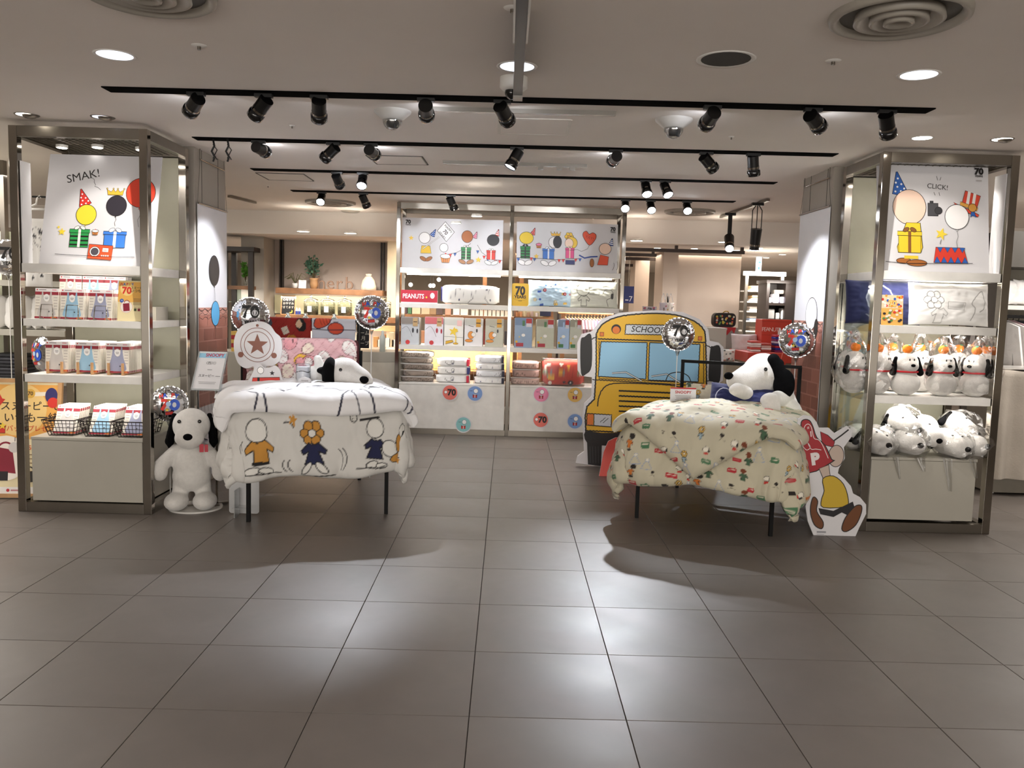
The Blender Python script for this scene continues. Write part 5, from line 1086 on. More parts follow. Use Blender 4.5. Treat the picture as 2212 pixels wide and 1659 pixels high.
for ox, oy in ((-.42, .0), (.62, -.04)): cv.stroke(smooth_pts([(ox-.02, oy+.34), (ox-.10, oy+.28), (ox-.14, oy+.18), (ox-.06, oy+.06), (ox-.01, oy-.02), (ox-.03, oy-.10)], 5, False), .013, LN); [cv.stroke([(ox+.05+.05*i, oy+.30-.06*i), (ox+.09+.06*i, oy+.33-.05*i)], .011, LN) for i in range(4)]; cv.stroke([(ox+.03, oy-.02), (ox+.05, oy-.12)], .014, LN); cv.circ(ox+.16, oy+.02, .012, LN, .03, .5)
t = T('comforter_fold', 'folded upper half of the white comforter with large line drawing, left bed', 'bedding', tuple(b1(0, .5, .85)))
drape('quilt', t, b1(0, -.03, 0), U1, V1, .54, 1.0, lambda p: .13+.02*math.sin(p*5+1)+.05*max(0, p-.5), .25, .845, .10, .060, cv, 'f1f0f1', 230, 190, 8.2, .25, .016, sag=.01, hemw=.03)
cushion('pillow', 'white pillow with flat hem, at the left back corner of the left bed', b1(-.50, .72, .83), .42, .46, .13, 'f0efef', None, Y=(V1.x, V1.y, .05), X=tuple(U1)+(), cat='pillow', seed=4)
# right comforter
def bedprint(seed, x0, x1, y0, y1, n):
    rn = random.Random(seed); c = Cv(); k = 0; pts = []
    tries = 0
    while k < n and tries < 9000:
        tries += 1; x, y = x0+rn.random()*(x1-x0), y0+rn.random()*(y1-y0)
        if any((x-a)**2+(y-b_)**2 < .0058 for a, b_ in pts): continue
        pts.append((x, y)); m_ = k % 9; k += 1; s = .042; r_ = (rn.random()-.5)*.5
        if m_ in (0, 5):
            co = 'b8323a' if m_ == 0 else '4c7a56'; ca, sa = math.cos(r_), math.sin(r_); c.poly([(x+a*ca-b_*sa, y+a*sa+b_*ca) for a, b_ in rrect(0, 0, .062, .032, .009, 2)], co)
            c.stroke([(x-.02*ca, y-.02*sa+.004), (x+.02*ca, y+.02*sa+.004)], .004, 'e9dcc8')
        elif m_ == 1: c.shirt(x, y, .045, 'd97b2e', r_, .003); c.circ(x+.015, y+.04, .022, '2a2420', .016); c.circ(x, y-.032, .018, '2a2420', .006)
        elif m_ == 2: c.stroke(smooth_pts([(x-.035, y-.03), (x-.02, y+.01), (x, y+.03), (x+.02, y+.0), (x+.035, y-.03), (x-.03, y-.03)], 3, False), .0035, '8b9dc2'); c.circ(x, y+.035, .012, 'e8e2cf', line='8b9dc2', lw=.003)
        elif m_ == 3: c.paw(x, y, .016, '7c7568')
        elif m_ == 4: c.flower(x, y+.02, .024, 'dfb45a', 'e8dcc0', .003); c.shirt(x, y-.02, .034, '9db3bd', r_, .003)
        elif m_ == 6: c.circ(x, y, .024, 'f0ead9', .017, r_, '34312c', .003); c.circ(x+.02, y-.008, .007, '2a2420', .013); c.rect(x, y-.028, .03, .014, 'c83a32', r_)
        elif m_ == 7: c.shirt(x, y, .05, '45634a', r_, .003); c.circ(x, y+.042, .018, '7a3f26', .016)
        else: c.circ(x, y+.014, .015, '2a2420', .011, r_); c.stroke([(x-.022, y-.012), (x, y-.004), (x+.024, y-.014)], .003, '5a5248')
    return c
CRM = 'c9c2aa'
t = T('comforter', 'cream comforter with small scattered prints, lower layer hanging over the right bed', 'bedding', tuple(b2(0, .5, .7)))
drape('quilt', t, b2(0, .0, 0), U2, V2, .49, .98, lambda p: .44+.10*max(0, abs(p)-.35)-.02*math.cos(p*8), .50, .67, .13, .05, bedprint(5, -1.0, 1.0, -.6, 1.0, 300), CRM, 260, 230, 5.7, .16, .018, sag=.02, hemw=.022)
t = T('comforter_fold', 'pointed upper layer of the cream printed comforter on the right bed', 'bedding', tuple(b2(0, .5, .8)))
drape('quilt', t, b2(0, -.05, 0), U2, V2, .50, .95, lambda p: .10+.36*max(0, 1-abs(p+.02)/.50)**1.0, .20, .755, .16, .055, bedprint(8, -.8, .8, -.6, 1.0, 240), CRM, 230, 220, 2.4, .12, .017, sag=.045, hemw=.012)
# ---- big plush dog lying on the left bed, head turned to the right
def c1(px, py, Y): return P(px, py, Y)
t = T('lying_plush_dog', 'big white plush dog with a black ear lying at the back of the left bed', 'plush toy', tuple(c1(745, 845, 6.75)))
h = c1(745, 818, 6.66); h.z += .035
blob('head', [('e', (h.x-.01, h.y, h.z), (.15, .14, .135)), ('c', (h.x+.02, h.y, h.z-.01), (h.x+.13, h.y-.02, h.z-.045), .125, .095), ('e', (h.x+.13, h.y-.02, h.z-.05), (.10, .10, .085))], PLUSHW, t, .010, 8)
MB().ell((h.x+.17, h.y-.105, h.z-.030), (.038, .02, .03), 16, 10).build('nose', PLUSHB, t)
blob('ear', [('e', (h.x-.105, h.y-.06, h.z-.005), (.062, .11, .145)), ('e', (h.x-.165, h.y-.05, h.z+.03), (.05, .06, .028))], PLUSHB, t, .009, 4)
MB().ell((h.x-.01, h.y-.128, h.z+.045), (.014, .01, .014), 12, 8).build('eye', BLACKG, t)
blob('body', [('e', (h.x-.22, h.y+.12, h.z-.04), (.16, .13, .10)), ('c', (h.x-.20, h.y+.08, h.z-.03), (h.x-.235, h.y+.08, h.z+.11), .05, .035), ('e', (h.x-.33, h.y+.08, h.z-.06), (.08, .09, .06))], PLUSHW, t, .010, 5)
# cylinder pack and little card on the left bed
c = c1(655, 835, 6.62); t = T('tube_pack', 'clear tube pack with a white towel inside, standing on the left bed', 'package', (c.x, c.y, .87))
MB().cyl((c.x, c.y, .875), (c.x, c.y, 1.03), .052, 24).build('rolled_towel', WHITEF, t); MB().lathe([(.056, .87), (.058, .88), (.058, 1.045), (.05, 1.055), (0, 1.055)], (c.x, c.y, 0), 28).build('clear_tube', ACRYL, t)
B = MB(); B.tube([(c.x+.0535*math.cos(a), c.y+.0535*math.sin(a), .995+.006*math.sin(a*3)) for a in [2*math.pi*i/24 for i in range(24)]], .003, 5, closed=True); B.build('printed_line', BLACKM, t)
O = c1(643, 846, 6.5); O.z = .865; cv = Cv(); cv.text('PEANUTS', .052, .062, .013, '555555'); cv.rect(.03, .04, .006, .012, '444444'); cv.rect(.055, .034, .02, .003, '888888'); cv.rect(.07, .026, .02, .003, '888888')
board('price_card', 'small white arched card in front of the clear tube pack', O, (1, 0, 0), (0, .15, 1), .10, .10, cv, 'card', .003, outline=[(0, 0), (.104, 0), (.104, .07), (.09, .085), (.052, .098), (.014, .085), (0, .07)])
# die-cut boards at the back left corner of the left bed
def outl(px_pts, Y): return [P(x, y, Y) for x, y in px_pts]
def diecut(name, lab, pts, Y, inner, th=.012, cat='standee', mb=None, sm=True, cvf=None):
    """pts and artwork are given in photo pixels at true depth Y and turned into metres on the board's own plane"""
    o = P(pts[0][0], pts[0][1], Y); ks = FPX/Y; zx = lambda x, y: P(x, y, Y)
    O = Vector((0, Y, 0)); q = [(zx(*p).x, max(zx(*p).z, .001)) for p in pts]; q = smooth_pts(q, 4) if sm else q
    t = T(name, lab, cat, (sum(a for a, b_ in q)/len(q), Y, min(b_ for a, b_ in q)))
    MB().prism(q, O, (1, 0, 0), (0, 0, 1), th, 0, 1).build('board', [mb or BOARD, BOARD], t)
    cv = Cv()
    def tr(x, y): v = zx(x, y); return (v.x, v.z)
    if inner: inner(cv, tr, Y/FPX); cv.decal('print', t, plane_fn(O, (1, 0, 0), (0, 0, 1)))
    return t
def art1(cv, tr, k):     # plain brown shapes in the colours of the printed board
    br = '8a5a4c'
    for x, y, rr in ((556, 745, 36), (556, 745, 28)): c = tr(x, y); cv.stroke(circ_pts(c[0], c[1], rr*k, rr*1.02*k, 40)+[circ_pts(c[0], c[1], rr*k, rr*1.02*k, 40)[0]], 1.3*k, br)
    c = tr(556, 745); cv.star(c[0], c[1], 24*k, br); cv.circ(*tr(592, 768), 6*k, br); cv.circ(*tr(520, 766), 6*k, br); cv.circ(*tr(556, 703), 3*k, br)
diecut('die_cut_board', 'tall white die-cut board with brown shapes at the back left of the left bed', [(560, 694), (582, 702), (594, 718), (606, 730), (609, 755), (604, 778), (590, 790), (576, 791), (572, 806), (560, 818), (545, 812), (548, 792), (532, 796), (514, 784), (505, 752), (509, 722), (527, 701)], 6.70, art1)
def art2(cv, tr, k):
    cv.poly([tr(*p) for p in ((546, 816), (604, 815), (606, 834), (543, 834))], 'd63c34', K, 1.2*k); cv.stroke([tr(545, 829), tr(605, 829)], 1*k); cv.poly([tr(*p) for p in ((556, 815), (561, 815), (561, 834), (556, 834))], K)
    cv.balloon(*tr(563, 800), 7*k, 'fbfafa', .8*k); cv.star(*tr(588, 806), 6*k, '2b2630')
diecut('die_cut_board', 'small white die-cut board with a red doghouse roof at the left bed', [(536, 836), (541, 814), (548, 803), (552, 792), (562, 786), (570, 794), (582, 794), (594, 790), (604, 798), (608, 814), (611, 836)], 6.62, art2)
# quilt over the headboard of the left bed
qp = scatter_print(0, 1, 1, 1, ('ffffff',)); rn = random.Random(12)
for i in range(58):
    x, y = (rn.random()-.5)*.95, (rn.random()-.5)*.66; k = rn.random()*.03+.035; co = ('efe3d2', 'f2eee9', 'e9dcc8', 'e8a3a8', 'f2eee9', 'efe3d2')[i % 6] if i % 17 else 'e8b93c'
    qp.circ(x, y, k*1.1, co, k*.85, rn.random()*3, '6b3a35', .005)
    if i % 3 == 0: qp.circ(x+.02, y, .009, '4a2320', .015)
    if i % 3 == 1: qp.stroke([(x-.03, y-.01), (x, y+.012), (x+.03, y-.008)], .004, '6b3a35')
for i in range(-12, 13):
    qp.stroke([(i*.075-.35, -.35), (i*.075+.35, .35)], .003, 'c58d92'); qp.stroke([(i*.075+.35, -.35), (i*.075-.35, .35)], .003, 'c58d92')
t = T('quilt', 'pink quilt with maroon edging, draped over the headboard of the left bed', 'bedding', tuple(b1(0, 1.2, .6)))
A_ = []; us = np.linspace(-.465, .445, 90); vs = np.linspace(0, 1, 90); cols = []
for v_ in vs:
    for u_ in us:
        d = v_*.66-.05; cornr = .05
        z = 1.235-d if d > 0 else 1.235-.0; off = -.045+ (0 if d > 0 else (-d)); rr = .07
        if d < rr-.0: a = max(0, (rr-d))/rr; off = -.045+(1-math.cos(min(a, 1)*math.pi/2))*.05; z = 1.235-rr+rr*math.sin(min(a, 1)*math.pi/2)+.0
        edge = max(0, (abs(u_+.01)-.38)/.08); z -= .04*edge**2*(1 if v_ < .3 else 0)
        w_ = .006*math.sin(u_*21)*v_+.008*math.sin(u_*42+1)*math.sin(v_*40)
        A_.append(tuple(b1(u_, 1.22+off+w_-.03*v_, z)))
        cols.append((u_, .33-v_*.66))
G_ = np.array(A_).reshape(90, 90, 3); cc = qp.raster(np.array(cols), 'dfb3b6'); ed = (np.abs(np.array(cols)[:, 0]) > 9)
B = MB(); B.grid(G_, flip=True); G2 = G_+np.array([V1.x, V1.y, 0])*.05; B.grid(G2)
o = B.build('quilt_body', PRINTF, t, cols=np.concatenate([cc, cc*0+np.array(lin('8b5a5a'))]))
B = MB(); m = mat('maroon_binding', '4a1a1f', .85, bump=.2); pth = [tuple(G_[i, -1]+np.array([V1.x, V1.y, 0])*.02) for i in range(0, 90, 4)]; B.tube(pth, .022, 8); pth = [tuple(G_[i, 0]+np.array([V1.x, V1.y, 0])*.02) for i in range(0, 90, 4)]; B.tube(pth, .022, 8); B.build('binding', m, t)
# towel rail with red cloth and white towel behind
t = T('towel_stand', 'dark metal stand carrying the red cloth and the white towel behind the left bed', 'stand', (-1.8, 8.0, 0)); zt = P(660, 690, 8.0).z
xa, xb = P(575, 690, 8.0).x, P(770, 695, 8.0).x
MB().cyl((xa-.04, 8.0, zt-.005), (xb+.04, 8.0, zt-.005), .012, 10).build('rail', BLACKM, t)
for x in (xa-.03, xb+.03): MB().cyl((x, 8.0, 0), (x, 8.0, zt), .012, 8).build('post', BLACKM, t)
for i, px in enumerate((622, 660, 722)): x = P(px, 690, 8.0).x; MB().lathe([(.0, .05), (.014, .048), (.02, .038), (.012, .026), (.026, .008), (.03, 0)], (x, 8.0, zt+.012), 16).build('jar_lid', mat('clear_knob', 'e8f0ee', .05, .6), t)  # glass lids of the jars behind, placed on the rail
def hung(name, lab, px0, px1, py, hh, base, cv, sd):
    x0, x1 = P(px0, py, 7.98).x, P(px1, py, 7.98).x; t = T(name, lab, 'towel', ((x0+x1)/2, 7.98, zt-hh)); n1, n2 = 70, 50; A = []; C_ = []
    for v_ in np.linspace(0, 1, n2):
        for u_ in np.linspace(0, 1, n1):
            d = v_*(hh+.12)-.12
            if d < 0: y = 8.03; z = zt+.01+d; 
            else: y = 7.975; z = zt+.012-d
            if abs(d) < .03: a = (d+.03)/.06*math.pi; y = 8.0+.03*math.cos(a); z = zt-.01+.026*math.sin(a)
            A.append((x0+(x1-x0)*u_, y+.006*math.sin(u_*17+sd)*max(v_-.2, 0), z)); C_.append(((u_-.5)*(x1-x0), -d))
    B = MB(); G_ = np.array(A).reshape(n2, n1, 3); B.grid(G_, flip=True); B.build('cloth', PRINTF, t, cols=cv.raster(np.array(C_), base)); return t
cv = Cv(); cv.circ(.12, -.07, .05, '1d1716', .06, .3); cv.circ(.10, -.06, .03, 'e8c9a8', .035); cv.rect(-.03, -.12, .06, .07, 'e9e2d2', .4); cv.shirt(.03, -.2, .09, 'c9822e', 0, .003); cv.circ(-.2, -.06, .05, '4e5461', .04, .4); cv.star(-.22, -.2, .05, 'd5cdc0')
for i in range(-6, 8): cv.stroke([(i*.09-.3, -.4), (i*.09+.1, 0)], .002, '6e1712')
hung('red_cloth', 'red quilted cloth with small prints hanging on the rail behind the left bed', 574, 672, 690, .24, 'a32a22', cv, 1)
cv = Cv(); cv.circ(-.10, -.02, .10, 'e0593c', .055, .6, '2b2440', .008); cv.circ(.02, -.09, .075, 'e0593c', .055, 0, '2b2440', .008); cv.stroke([(-.3, -.10), (-.06, -.105), (.3, -.10)], .008, '2b2440'); cv.stroke([(-.3, -.225), (.3, -.215)], .006, 'e3c27a'); [cv.stroke([(-.14+i*.03, .0), (-.11+i*.03, -.06)], .005, '8f2a1e') for i in range(4)]
hung('white_towel', 'white towel with red round print and a dark line, right of the red cloth', 674, 768, 690, .24, 'dfe3ef', cv, 2)
# carrier bag handle outline + small dark menu board right of the towel
A, Bq = P(770, 700, 8.05), P(798, 748, 8.05); cv = Cv(); [cv.text(s_, .055, .13-.05*i, .045, 'e9e4d6') for i, s_ in enumerate(('ドーム', '2月', 'ハーブ'))]
board('menu_board', 'small black menu board with white handwriting, right of the white towel', (A.x, 8.06, Bq.z-.02), (1, 0, 0), (0, 0, 1), .12, .24, cv, 'sign', .01, mb=mat('blackboard', '16181a', .6))
# ---- sign stand between the left column and the plush dog
t = T('sign_stand', 'chrome floor stand with a clear framed price sign beside the standing plush dog', 'sign', (-2.13, 6.25, 0))
xl, xr, ys = P(421, 850, 6.2).x, P(466, 850, 6.2).x, 6.22
for x in (xl, xr): MB().bar((x, ys, .01), (x, ys, .89), .016).build('post', CHROME, t)
MB().bar((xl-.03, ys-.1, .012), (xr+.06, ys+.06, .012), .04, .012).bar((xl-.05, ys+.1, .012), (xr+.03, ys-.08, .012), .04, .012).build('foot', STEEL, t)
O = Vector((xl-.02, ys-.03, .875)); X = Vector((1, .0, .0)).normalized(); Yv = Vector((.12, .3, 1)).normalized(); w, h = .205, .285
MB().prism([(0, 0), (w, 0), (w, h), (0, h)], O, X, Yv, .006).build('paper', BOARD, t); MB().prism([(-.012, -.012), (w+.012, -.012), (w+.012, h+.012), (-.012, h+.012)], O+X.cross(Yv)*-.007, X, Yv, .006).build('acrylic_back', ACRYL, t)
B = MB(); [B.bar(O+X*a+Yv*b_, O+X*c_+Yv*d_, .008, .012) for a, b_, c_, d_ in ((0, 0, w, 0), (0, h, w, h), (0, 0, 0, h), (w, 0, w, h))]; B.build('clear_frame', mat('frame_clear', 'cfd6d8', .1, .5), t)
cv = Cv(); cv.rect(w/2, h-.022, w, .04, '8fc1dc'); cv.text('SNOOPY', w*.58, h-.032, .034, 'b5283a', 0, .03); cv.text('〈西川〉', w/2, h*.68, .026, '26282b'); cv.text('meets', w/2, h*.52, .014, '45484c'); cv.text('スヌーピー', w*.42, h*.34, .024, '26282b', 0, .01); cv.rect(w*.84, h*.36, .035, .004, '777777'); cv.rect(w/2, h*.2, .13, .003, '888888'); cv.rect(w/2, h*.16, .12, .003, '888888')
cv.decal('print', t, plane_fn(O, X, Yv))
# frosted acrylic stand on the floor behind the left front leg
t = T('acrylic_stand', 'frosted acrylic plate stand on the floor behind the left leg of the left bed', 'stand', (-1.85, 5.98, 0)); a, b_ = P(492, 1115, 5.92), P(557, 1108, 5.92)
MB().prism(rrect((a.x+b_.x)/2, .135, b_.x-a.x, .25, .02), (0, 5.95, .0), (1, 0, 0), (0, 0, 1), .005).build('back_plate', FROST, t)
MB().box((a.x+.07, 5.84, .002), (a.x+.075, 5.945, .20)).build('side_plate', FROST, t); MB().box((a.x+.05, 5.85, .065), (b_.x-.06, 5.945, .07)).build('shelf_plate', FROST, t)
# ---- balloons on sticks
def foil_balloon(px, py, Y, rpx, yaw, lab, kind, zf):
    c = P(px, py, Y); R = rpx*Y/FPX; t = T('foil_balloon', lab, 'balloon', tuple(c), 'silver foil balloons'); Rz = Matrix.Rotation(yaw, 3, 'Z'); th = .42
    def prof(r): return th*R*math.sqrt(max(0, 1-(min(r, 1))**2.3))
    B = MB(); nu, nr = 64, 16
    for s in (-1, 1):
        A = np.zeros((nr+1, nu, 3))
        for j in range(nr+1):
            rr = math.sin(math.pi/2*j/nr)
            for i in range(nu):
                a = 2*math.pi*i/nu; wv = 1+.025*math.sin(a*18)*max(0, rr-.6)/.4*(1 if s < 0 else .8); y = s*(prof(rr)+.012*R*math.sin(a*18)*max(0, rr-.5)*2)
                v = Rz @ Vector((math.cos(a)*rr*R*wv, y, math.sin(a)*rr*R*wv)); A[j, i] = (c.x+v.x, c.y+v.y, c.z+v.z)
        B.grid(A, closed=True, flip=s > 0)
    B.build('foil_body', FOIL, t)
    B = MB(); nu = 72; A = np.zeros((2, nu, 3))
    for j in range(2):
        for i in range(nu): a = 2*math.pi*i/nu; q = R*(.985 if j == 0 else 1.055)*(1+.012*math.sin(a*24)); v = Rz @ Vector((math.cos(a)*q, .004*math.sin(a*24), math.sin(a)*q)); A[j, i] = (c.x+v.x, c.y+v.y, c.z+v.z)
    B.grid(A, closed=True); B.build('foil_seam', FOIL, t)
    def fn(x, y, h):
        v = Rz @ Vector((x, -prof(math.hypot(x, y)/R)-h-.002, y)); return c+v
    cv = Cv(R, (0, 0))
    if kind == '70':
        cv.text('70', .02, -.08, .92, '141414', 0, .05); cv.circ(.26, .17, .17, 'e9e9ea', line='141414', lw=.02); cv.rect(.02, -.36, .86, .26, 'f0f0f0', 0, '141414', .02); cv.text('YEARS', .02, -.44, .25, '141414', 0, .04)
    else:
        for i, (ch, co) in enumerate(zip('HAPPY', ('d9352b', '2b55c4', 'e9e9ee', 'd9352b', '2b55c4'))): cv.text(ch, -.42+i*.2, .38+.05*math.sin(i*.8), .34, co, .15-.1*i, .04)
        cv.text('7', -.28, -.3, .85, 'd9352b', -.1, .06); cv.circ(.28, -.02, .3, '2b55c4', .34); cv.circ(.28, -.02, .11, 'cfd0d4', .15); cv.crown(0, .22, .2, .02); cv.circ(-.04, .04, .14, 'a9c8e6'); cv.star(-.12, -.32, .12, 'f0d043'); cv.rect(0, -.52, .42, .18, 'c9382c', .1, '1d2a6a', .02); cv.circ(.34, -.52, .12, 'eeeeee', .09)
    cv.decal('print', t, fn, .0002, .001)
    zb = c.z-R*1.02; MB().cyl((c.x, c.y, zf), (c.x, c.y, zb-.03), .004, 8).build('stick', WHITEM, t); MB().cyl((c.x, c.y, zb-.045), (c.x, c.y, zb+.02), .008, 12, r2=.028).build('cup', mat('clear_cup', 'dfe5e8', .1, alpha=.4), t)
foil_balloon(541, 682, 7.45, 38, .25, 'silver foil balloon reading 70 YEARS, above the brown and white die-cut board', '70', .0)
foil_balloon(803, 675, 7.35, 35, .1, 'silver foil balloon reading HAPPY 70, above the headboard of the left bed', 'h', .0)
foil_balloon(366, 872, 6.22, 37, .35, 'silver foil balloon reading HAPPY 70, behind the standing plush dog', 'h', .0)
foil_balloon(1465, 722, 7.32, 34.5, .05, 'silver foil balloon reading 70 YEARS, in front of the school bus board', '70', .0)
foil_balloon(1721, 735, 6.95, 36, -.45, 'silver foil balloon reading HAPPY 70, beside the right banner', 'h', .0)
foil_balloon(18, 556, 7.3, 36, .6, 'silver foil balloon at the far left edge, beside the left unit', '70', .0)
foil_balloon(92, 765, 6.95, 37, -.6, 'silver foil balloon seen through the left side of the left unit', 'h', .0)
# ---- school bus board
def bus_art(cv, tr, k):
    Y_ = 'e3b32e'; O_ = 'd9772e'
    def pp(L): return [tr(*p) for p in L]
    def jl(L, w=3.2, c_=K, closed=False):
        q = []
        L2 = L+[L[0]] if closed else L
        for a, b_ in zip(L2[:-1], L2[1:]):
            n = max(2, int(math.dist(a, b_)/3.5))
            for i in range(n): f_ = i/n; q.append((a[0]+(b_[0]-a[0])*f_+.5*math.sin(i*2.7+a[0]), a[1]+(b_[1]-a[1])*f_+.5*math.cos(i*3.1+a[1])))
        q.append(L2[-1]); cv.stroke(pp(q), w*k, c_)
    body = smooth_pts([(1288, 720), (1302, 700), (1330, 686), (1370, 679), (1420, 677), (1462, 681), (1500, 694), (1520, 712), (1524, 730)], 4, False)
    hull = body+[(1526, 800), (1526, 860), (1540, 880), (1550, 930), (1550, 955), (1266, 940), (1264, 900), (1268, 878), (1284, 862), (1288, 800)]
    cv.poly(pp(hull), Y_); jl(hull, 3.2, K, True)
    cv.circ(*tr(1331, 711), 10.5*k, K); cv.circ(*tr(1331, 713), 8*k, O_)
    cv.poly(pp([(1352, 701), (1470, 703), (1470, 724), (1350, 722)]), 'cdd2d8'); jl([(1352, 701), (1470, 703), (1470, 724), (1350, 722)], 2, K, True)
    cx, cy_ = tr(1412, 719); cv.text('SCHOOL BUS', cx+.02, cy_, 17*k*1.05, K, -.025, .008, .15)
    for x, y in ((1300, 722), (1512, 731)): cv.rect(*tr(x, y), 8*k, 8*k, O_, 0, '7a2a1e', 1.6*k)
    jl([(1292, 732), (1524, 740)], 3); jl([(1294, 736), (1294, 818), (1520, 828), (1520, 742)], 1.8)
    for L in ([(1298, 738), (1398, 740), (1395, 819), (1292, 813)], [(1403, 740), (1512, 744), (1508, 825), (1400, 821)]): cv.poly(pp(L), '8fbfdc'); jl(L, 2.2, K, True)
    for xx in (1, 2):
        a = [(1322, 806), (1352, 804), (1386, 823)] if xx == 1 else [(1407, 813), (1440, 808), (1472, 828)]
        cv.stroke(pp(a), 4*k, K); cv.stroke(pp(a), 2*k, 'd9dde0')
    cv.stroke(pp(smooth_pts([(1438, 822), (1446, 808), (1468, 804), (1486, 812), (1492, 824)], 4, False)), 2*k, K)
    jl([(1280, 820), (1524, 834)], 2.2); hood = smooth_pts([(1291, 878), (1294, 856), (1306, 836), (1330, 828), (1400, 829), (1460, 834), (1500, 850), (1520, 884)], 4, False); jl(hood, 2.4)
    for i in range(6): jl([(1337, 844+i*11), (1480, 850+i*11)], 3.4)
    cv.poly(pp([(1268, 893), (1282, 893), (1281, 918), (1267, 917)]), O_); cv.poly(pp([(1284, 893), (1321, 896), (1320, 922), (1283, 918)]), 'c5c9cf'); jl([(1268, 893), (1321, 896), (1320, 922), (1267, 918)], 2, K, True); jl([(1283, 893), (1283, 918)], 1.6)
    jl([(1296, 912), (1308, 902)], 1.2); jl([(1302, 914), (1314, 903)], 1.2); jl([(1264, 930), (1400, 936), (1550, 940)], 3)
    cv.poly(pp(smooth_pts([(1264, 932), (1300, 935), (1360, 937), (1362, 962), (1300, 962), (1268, 956)], 3)), '1f1e1f'); cv.poly(pp([(1268, 955), (1300, 960), (1298, 1007), (1270, 1003)]), '1a1a1b'); cv.poly(pp([(1480, 955), (1548, 950), (1546, 1000), (1484, 1000)]), '1a1a1b')
    for i in range(4): cv.stroke(pp([(1274+i*6, 964), (1275+i*6, 1000)]), 1.2*k, '3c3c3e')
    for xs in (((1262, 728), (1277, 724), (1278, 790), (1266, 808), (1255, 806), (1254, 738)), ((1540, 748), (1556, 752), (1555, 822), (1538, 824), (1530, 815), (1534, 755))): cv.poly(pp(smooth_pts(list(xs), 4)), '141415')
    jl([(1272, 735), (1290, 727)], 2.2); jl([(1524, 745), (1538, 752)], 2.2); jl([(1524, 824), (1534, 822)], 2)
out = [(1247, 740), (1256, 722), (1278, 716), (1286, 708), (1302, 688), (1340, 675), (1420, 670), (1475, 674), (1512, 690), (1530, 712), (1533, 736), (1552, 740), (1563, 750), (1562, 822), (1548, 832), (1530, 832), (1532, 862), (1550, 890), (1560, 950), (1556, 1008), (1470, 1012), (1300, 1015), (1244, 1000), (1248, 985), (1262, 975), (1258, 900), (1262, 872), (1278, 856), (1279, 815), (1256, 812), (1248, 800)]
YB = 8.15; zmin = P(1300, 1015, YB).z
t = diecut('bus_standee', 'large yellow die-cut board of a school bus front behind the right bed', [(x, min(y, 1008)) for x, y in out], YB, bus_art, .03, sm=False)
MB().bar((1.0, YB+.06, .005), (1.0, YB+.35, .005), .05, .01).bar((1.0, YB+.03, 1.0), (1.0, YB+.34, .02), .03).build('rear_strut', BOARD, t)
def red_art(cv, tr, k):
    cv.poly([tr(*p) for p in ((1303, 1026), (1312, 975), (1323, 950), (1336, 946), (1400, 952), (1400, 1030))], 'e2574c'); cv.circ(*tr(1342, 972), 8*k, 'f4f1ee', 9*k, 0, K, 1.2*k); cv.rect(*tr(1318, 1022), 12*k, 3*k, 'f2c9c4'); cv.circ(*tr(1330, 1003), 4*k, '221c1c', 6*k)
diecut('floor_sign', 'coral red rounded floor sign between the bus board and the right bed', [(1294, 1030), (1304, 976), (1314, 953), (1330, 945), (1405, 950), (1400, 1034)], 7.68, red_art, .012, sm=False, mb=mat('coral_board', 'e2574c', .4))
# ---- red hand board at the right
def hand_art(cv, tr, k):
    def pp(L): return [tr(*p) for p in L]
    R_ = 'a3222c'
    cv.poly(pp([(1772, 932), (1788, 940), (1803, 954), (1800, 966), (1776, 960)]), R_, K, 1.5*k); cv.stroke(pp([(1801, 952), (1818, 940), (1833, 928)]), 3.2*k)      # cap and peak
    cv.circ(*tr(1806, 985), 17*k, 'c3b0a3', 24*k, 0, K, 1.5*k)
    cv.poly(pp(smooth_pts([(1730, 918), (1735, 907), (1748, 908), (1756, 922), (1764, 945), (1782, 962), (1796, 992), (1800, 996), (1745, 1022), (1722, 978), (1726, 962), (1736, 950)], 3)), R_, K, 2.2*k)
    cv.stroke(pp(smooth_pts([(1741, 948), (1737, 925), (1744, 916), (1752, 922), (1758, 946), (1768, 950), (1777, 962), (1789, 990)], 4, False)), 1.4*k, 'e9e2e0'); cv.stroke(pp(smooth_pts([(1741, 948), (1733, 960), (1742, 972), (1750, 966), (1744, 955), (1752, 970), (1762, 970), (1774, 972)], 4, False)), 1.4*k, 'e9e2e0'); cv.stroke(pp(smooth_pts([(1733, 962), (1728, 975), (1738, 988), (1744, 1008)], 4, False)), 1.4*k, 'e9e2e0')
    cv.text('#', *tr(1746, 926), 8*k, 'e9e2e0', .2); cv.text('1', *tr(1752, 943), 17*k, 'e9e2e0', .15, .02); cv.text('P', *tr(1762, 1002), 34*k, 'e6e0e0', .2, .07)
    cv.poly(pp([(1769, 1012), (1790, 1004), (1794, 1034), (1778, 1034)]), 'c3b0a3', K, 1.5*k)
    cv.poly(pp(smooth_pts([(1777, 1034), (1800, 1028), (1822, 1046), (1832, 1078), (1826, 1094), (1778, 1096), (1774, 1080), (1780, 1060)], 3)), 'c9a82c', K, 1.8*k)
    cv.poly(pp([(1768, 1098), (1800, 1104), (1842, 1084), (1846, 1100), (1830, 1112), (1818, 1106), (1800, 1116), (1772, 1110)]), '17151a', K, 1.5*k)
    for L in (([(1756, 1074), (1766, 1082), (1764, 1104), (1778, 1128), (1774, 1142), (1758, 1132), (1750, 1102)]), ([(1826, 1118), (1846, 1094), (1860, 1092), (1860, 1108), (1848, 1134), (1828, 1148), (1818, 1142)])): cv.poly(pp(smooth_pts(L, 4)), '6d3f1d', K, 2*k)
    cv.rect(*tr(1774, 1149), 20*k, 4*k, '9a9aa0'); cv.rect(*tr(1772, 1154), 16*k, 1.2*k, 'a9a9ae')
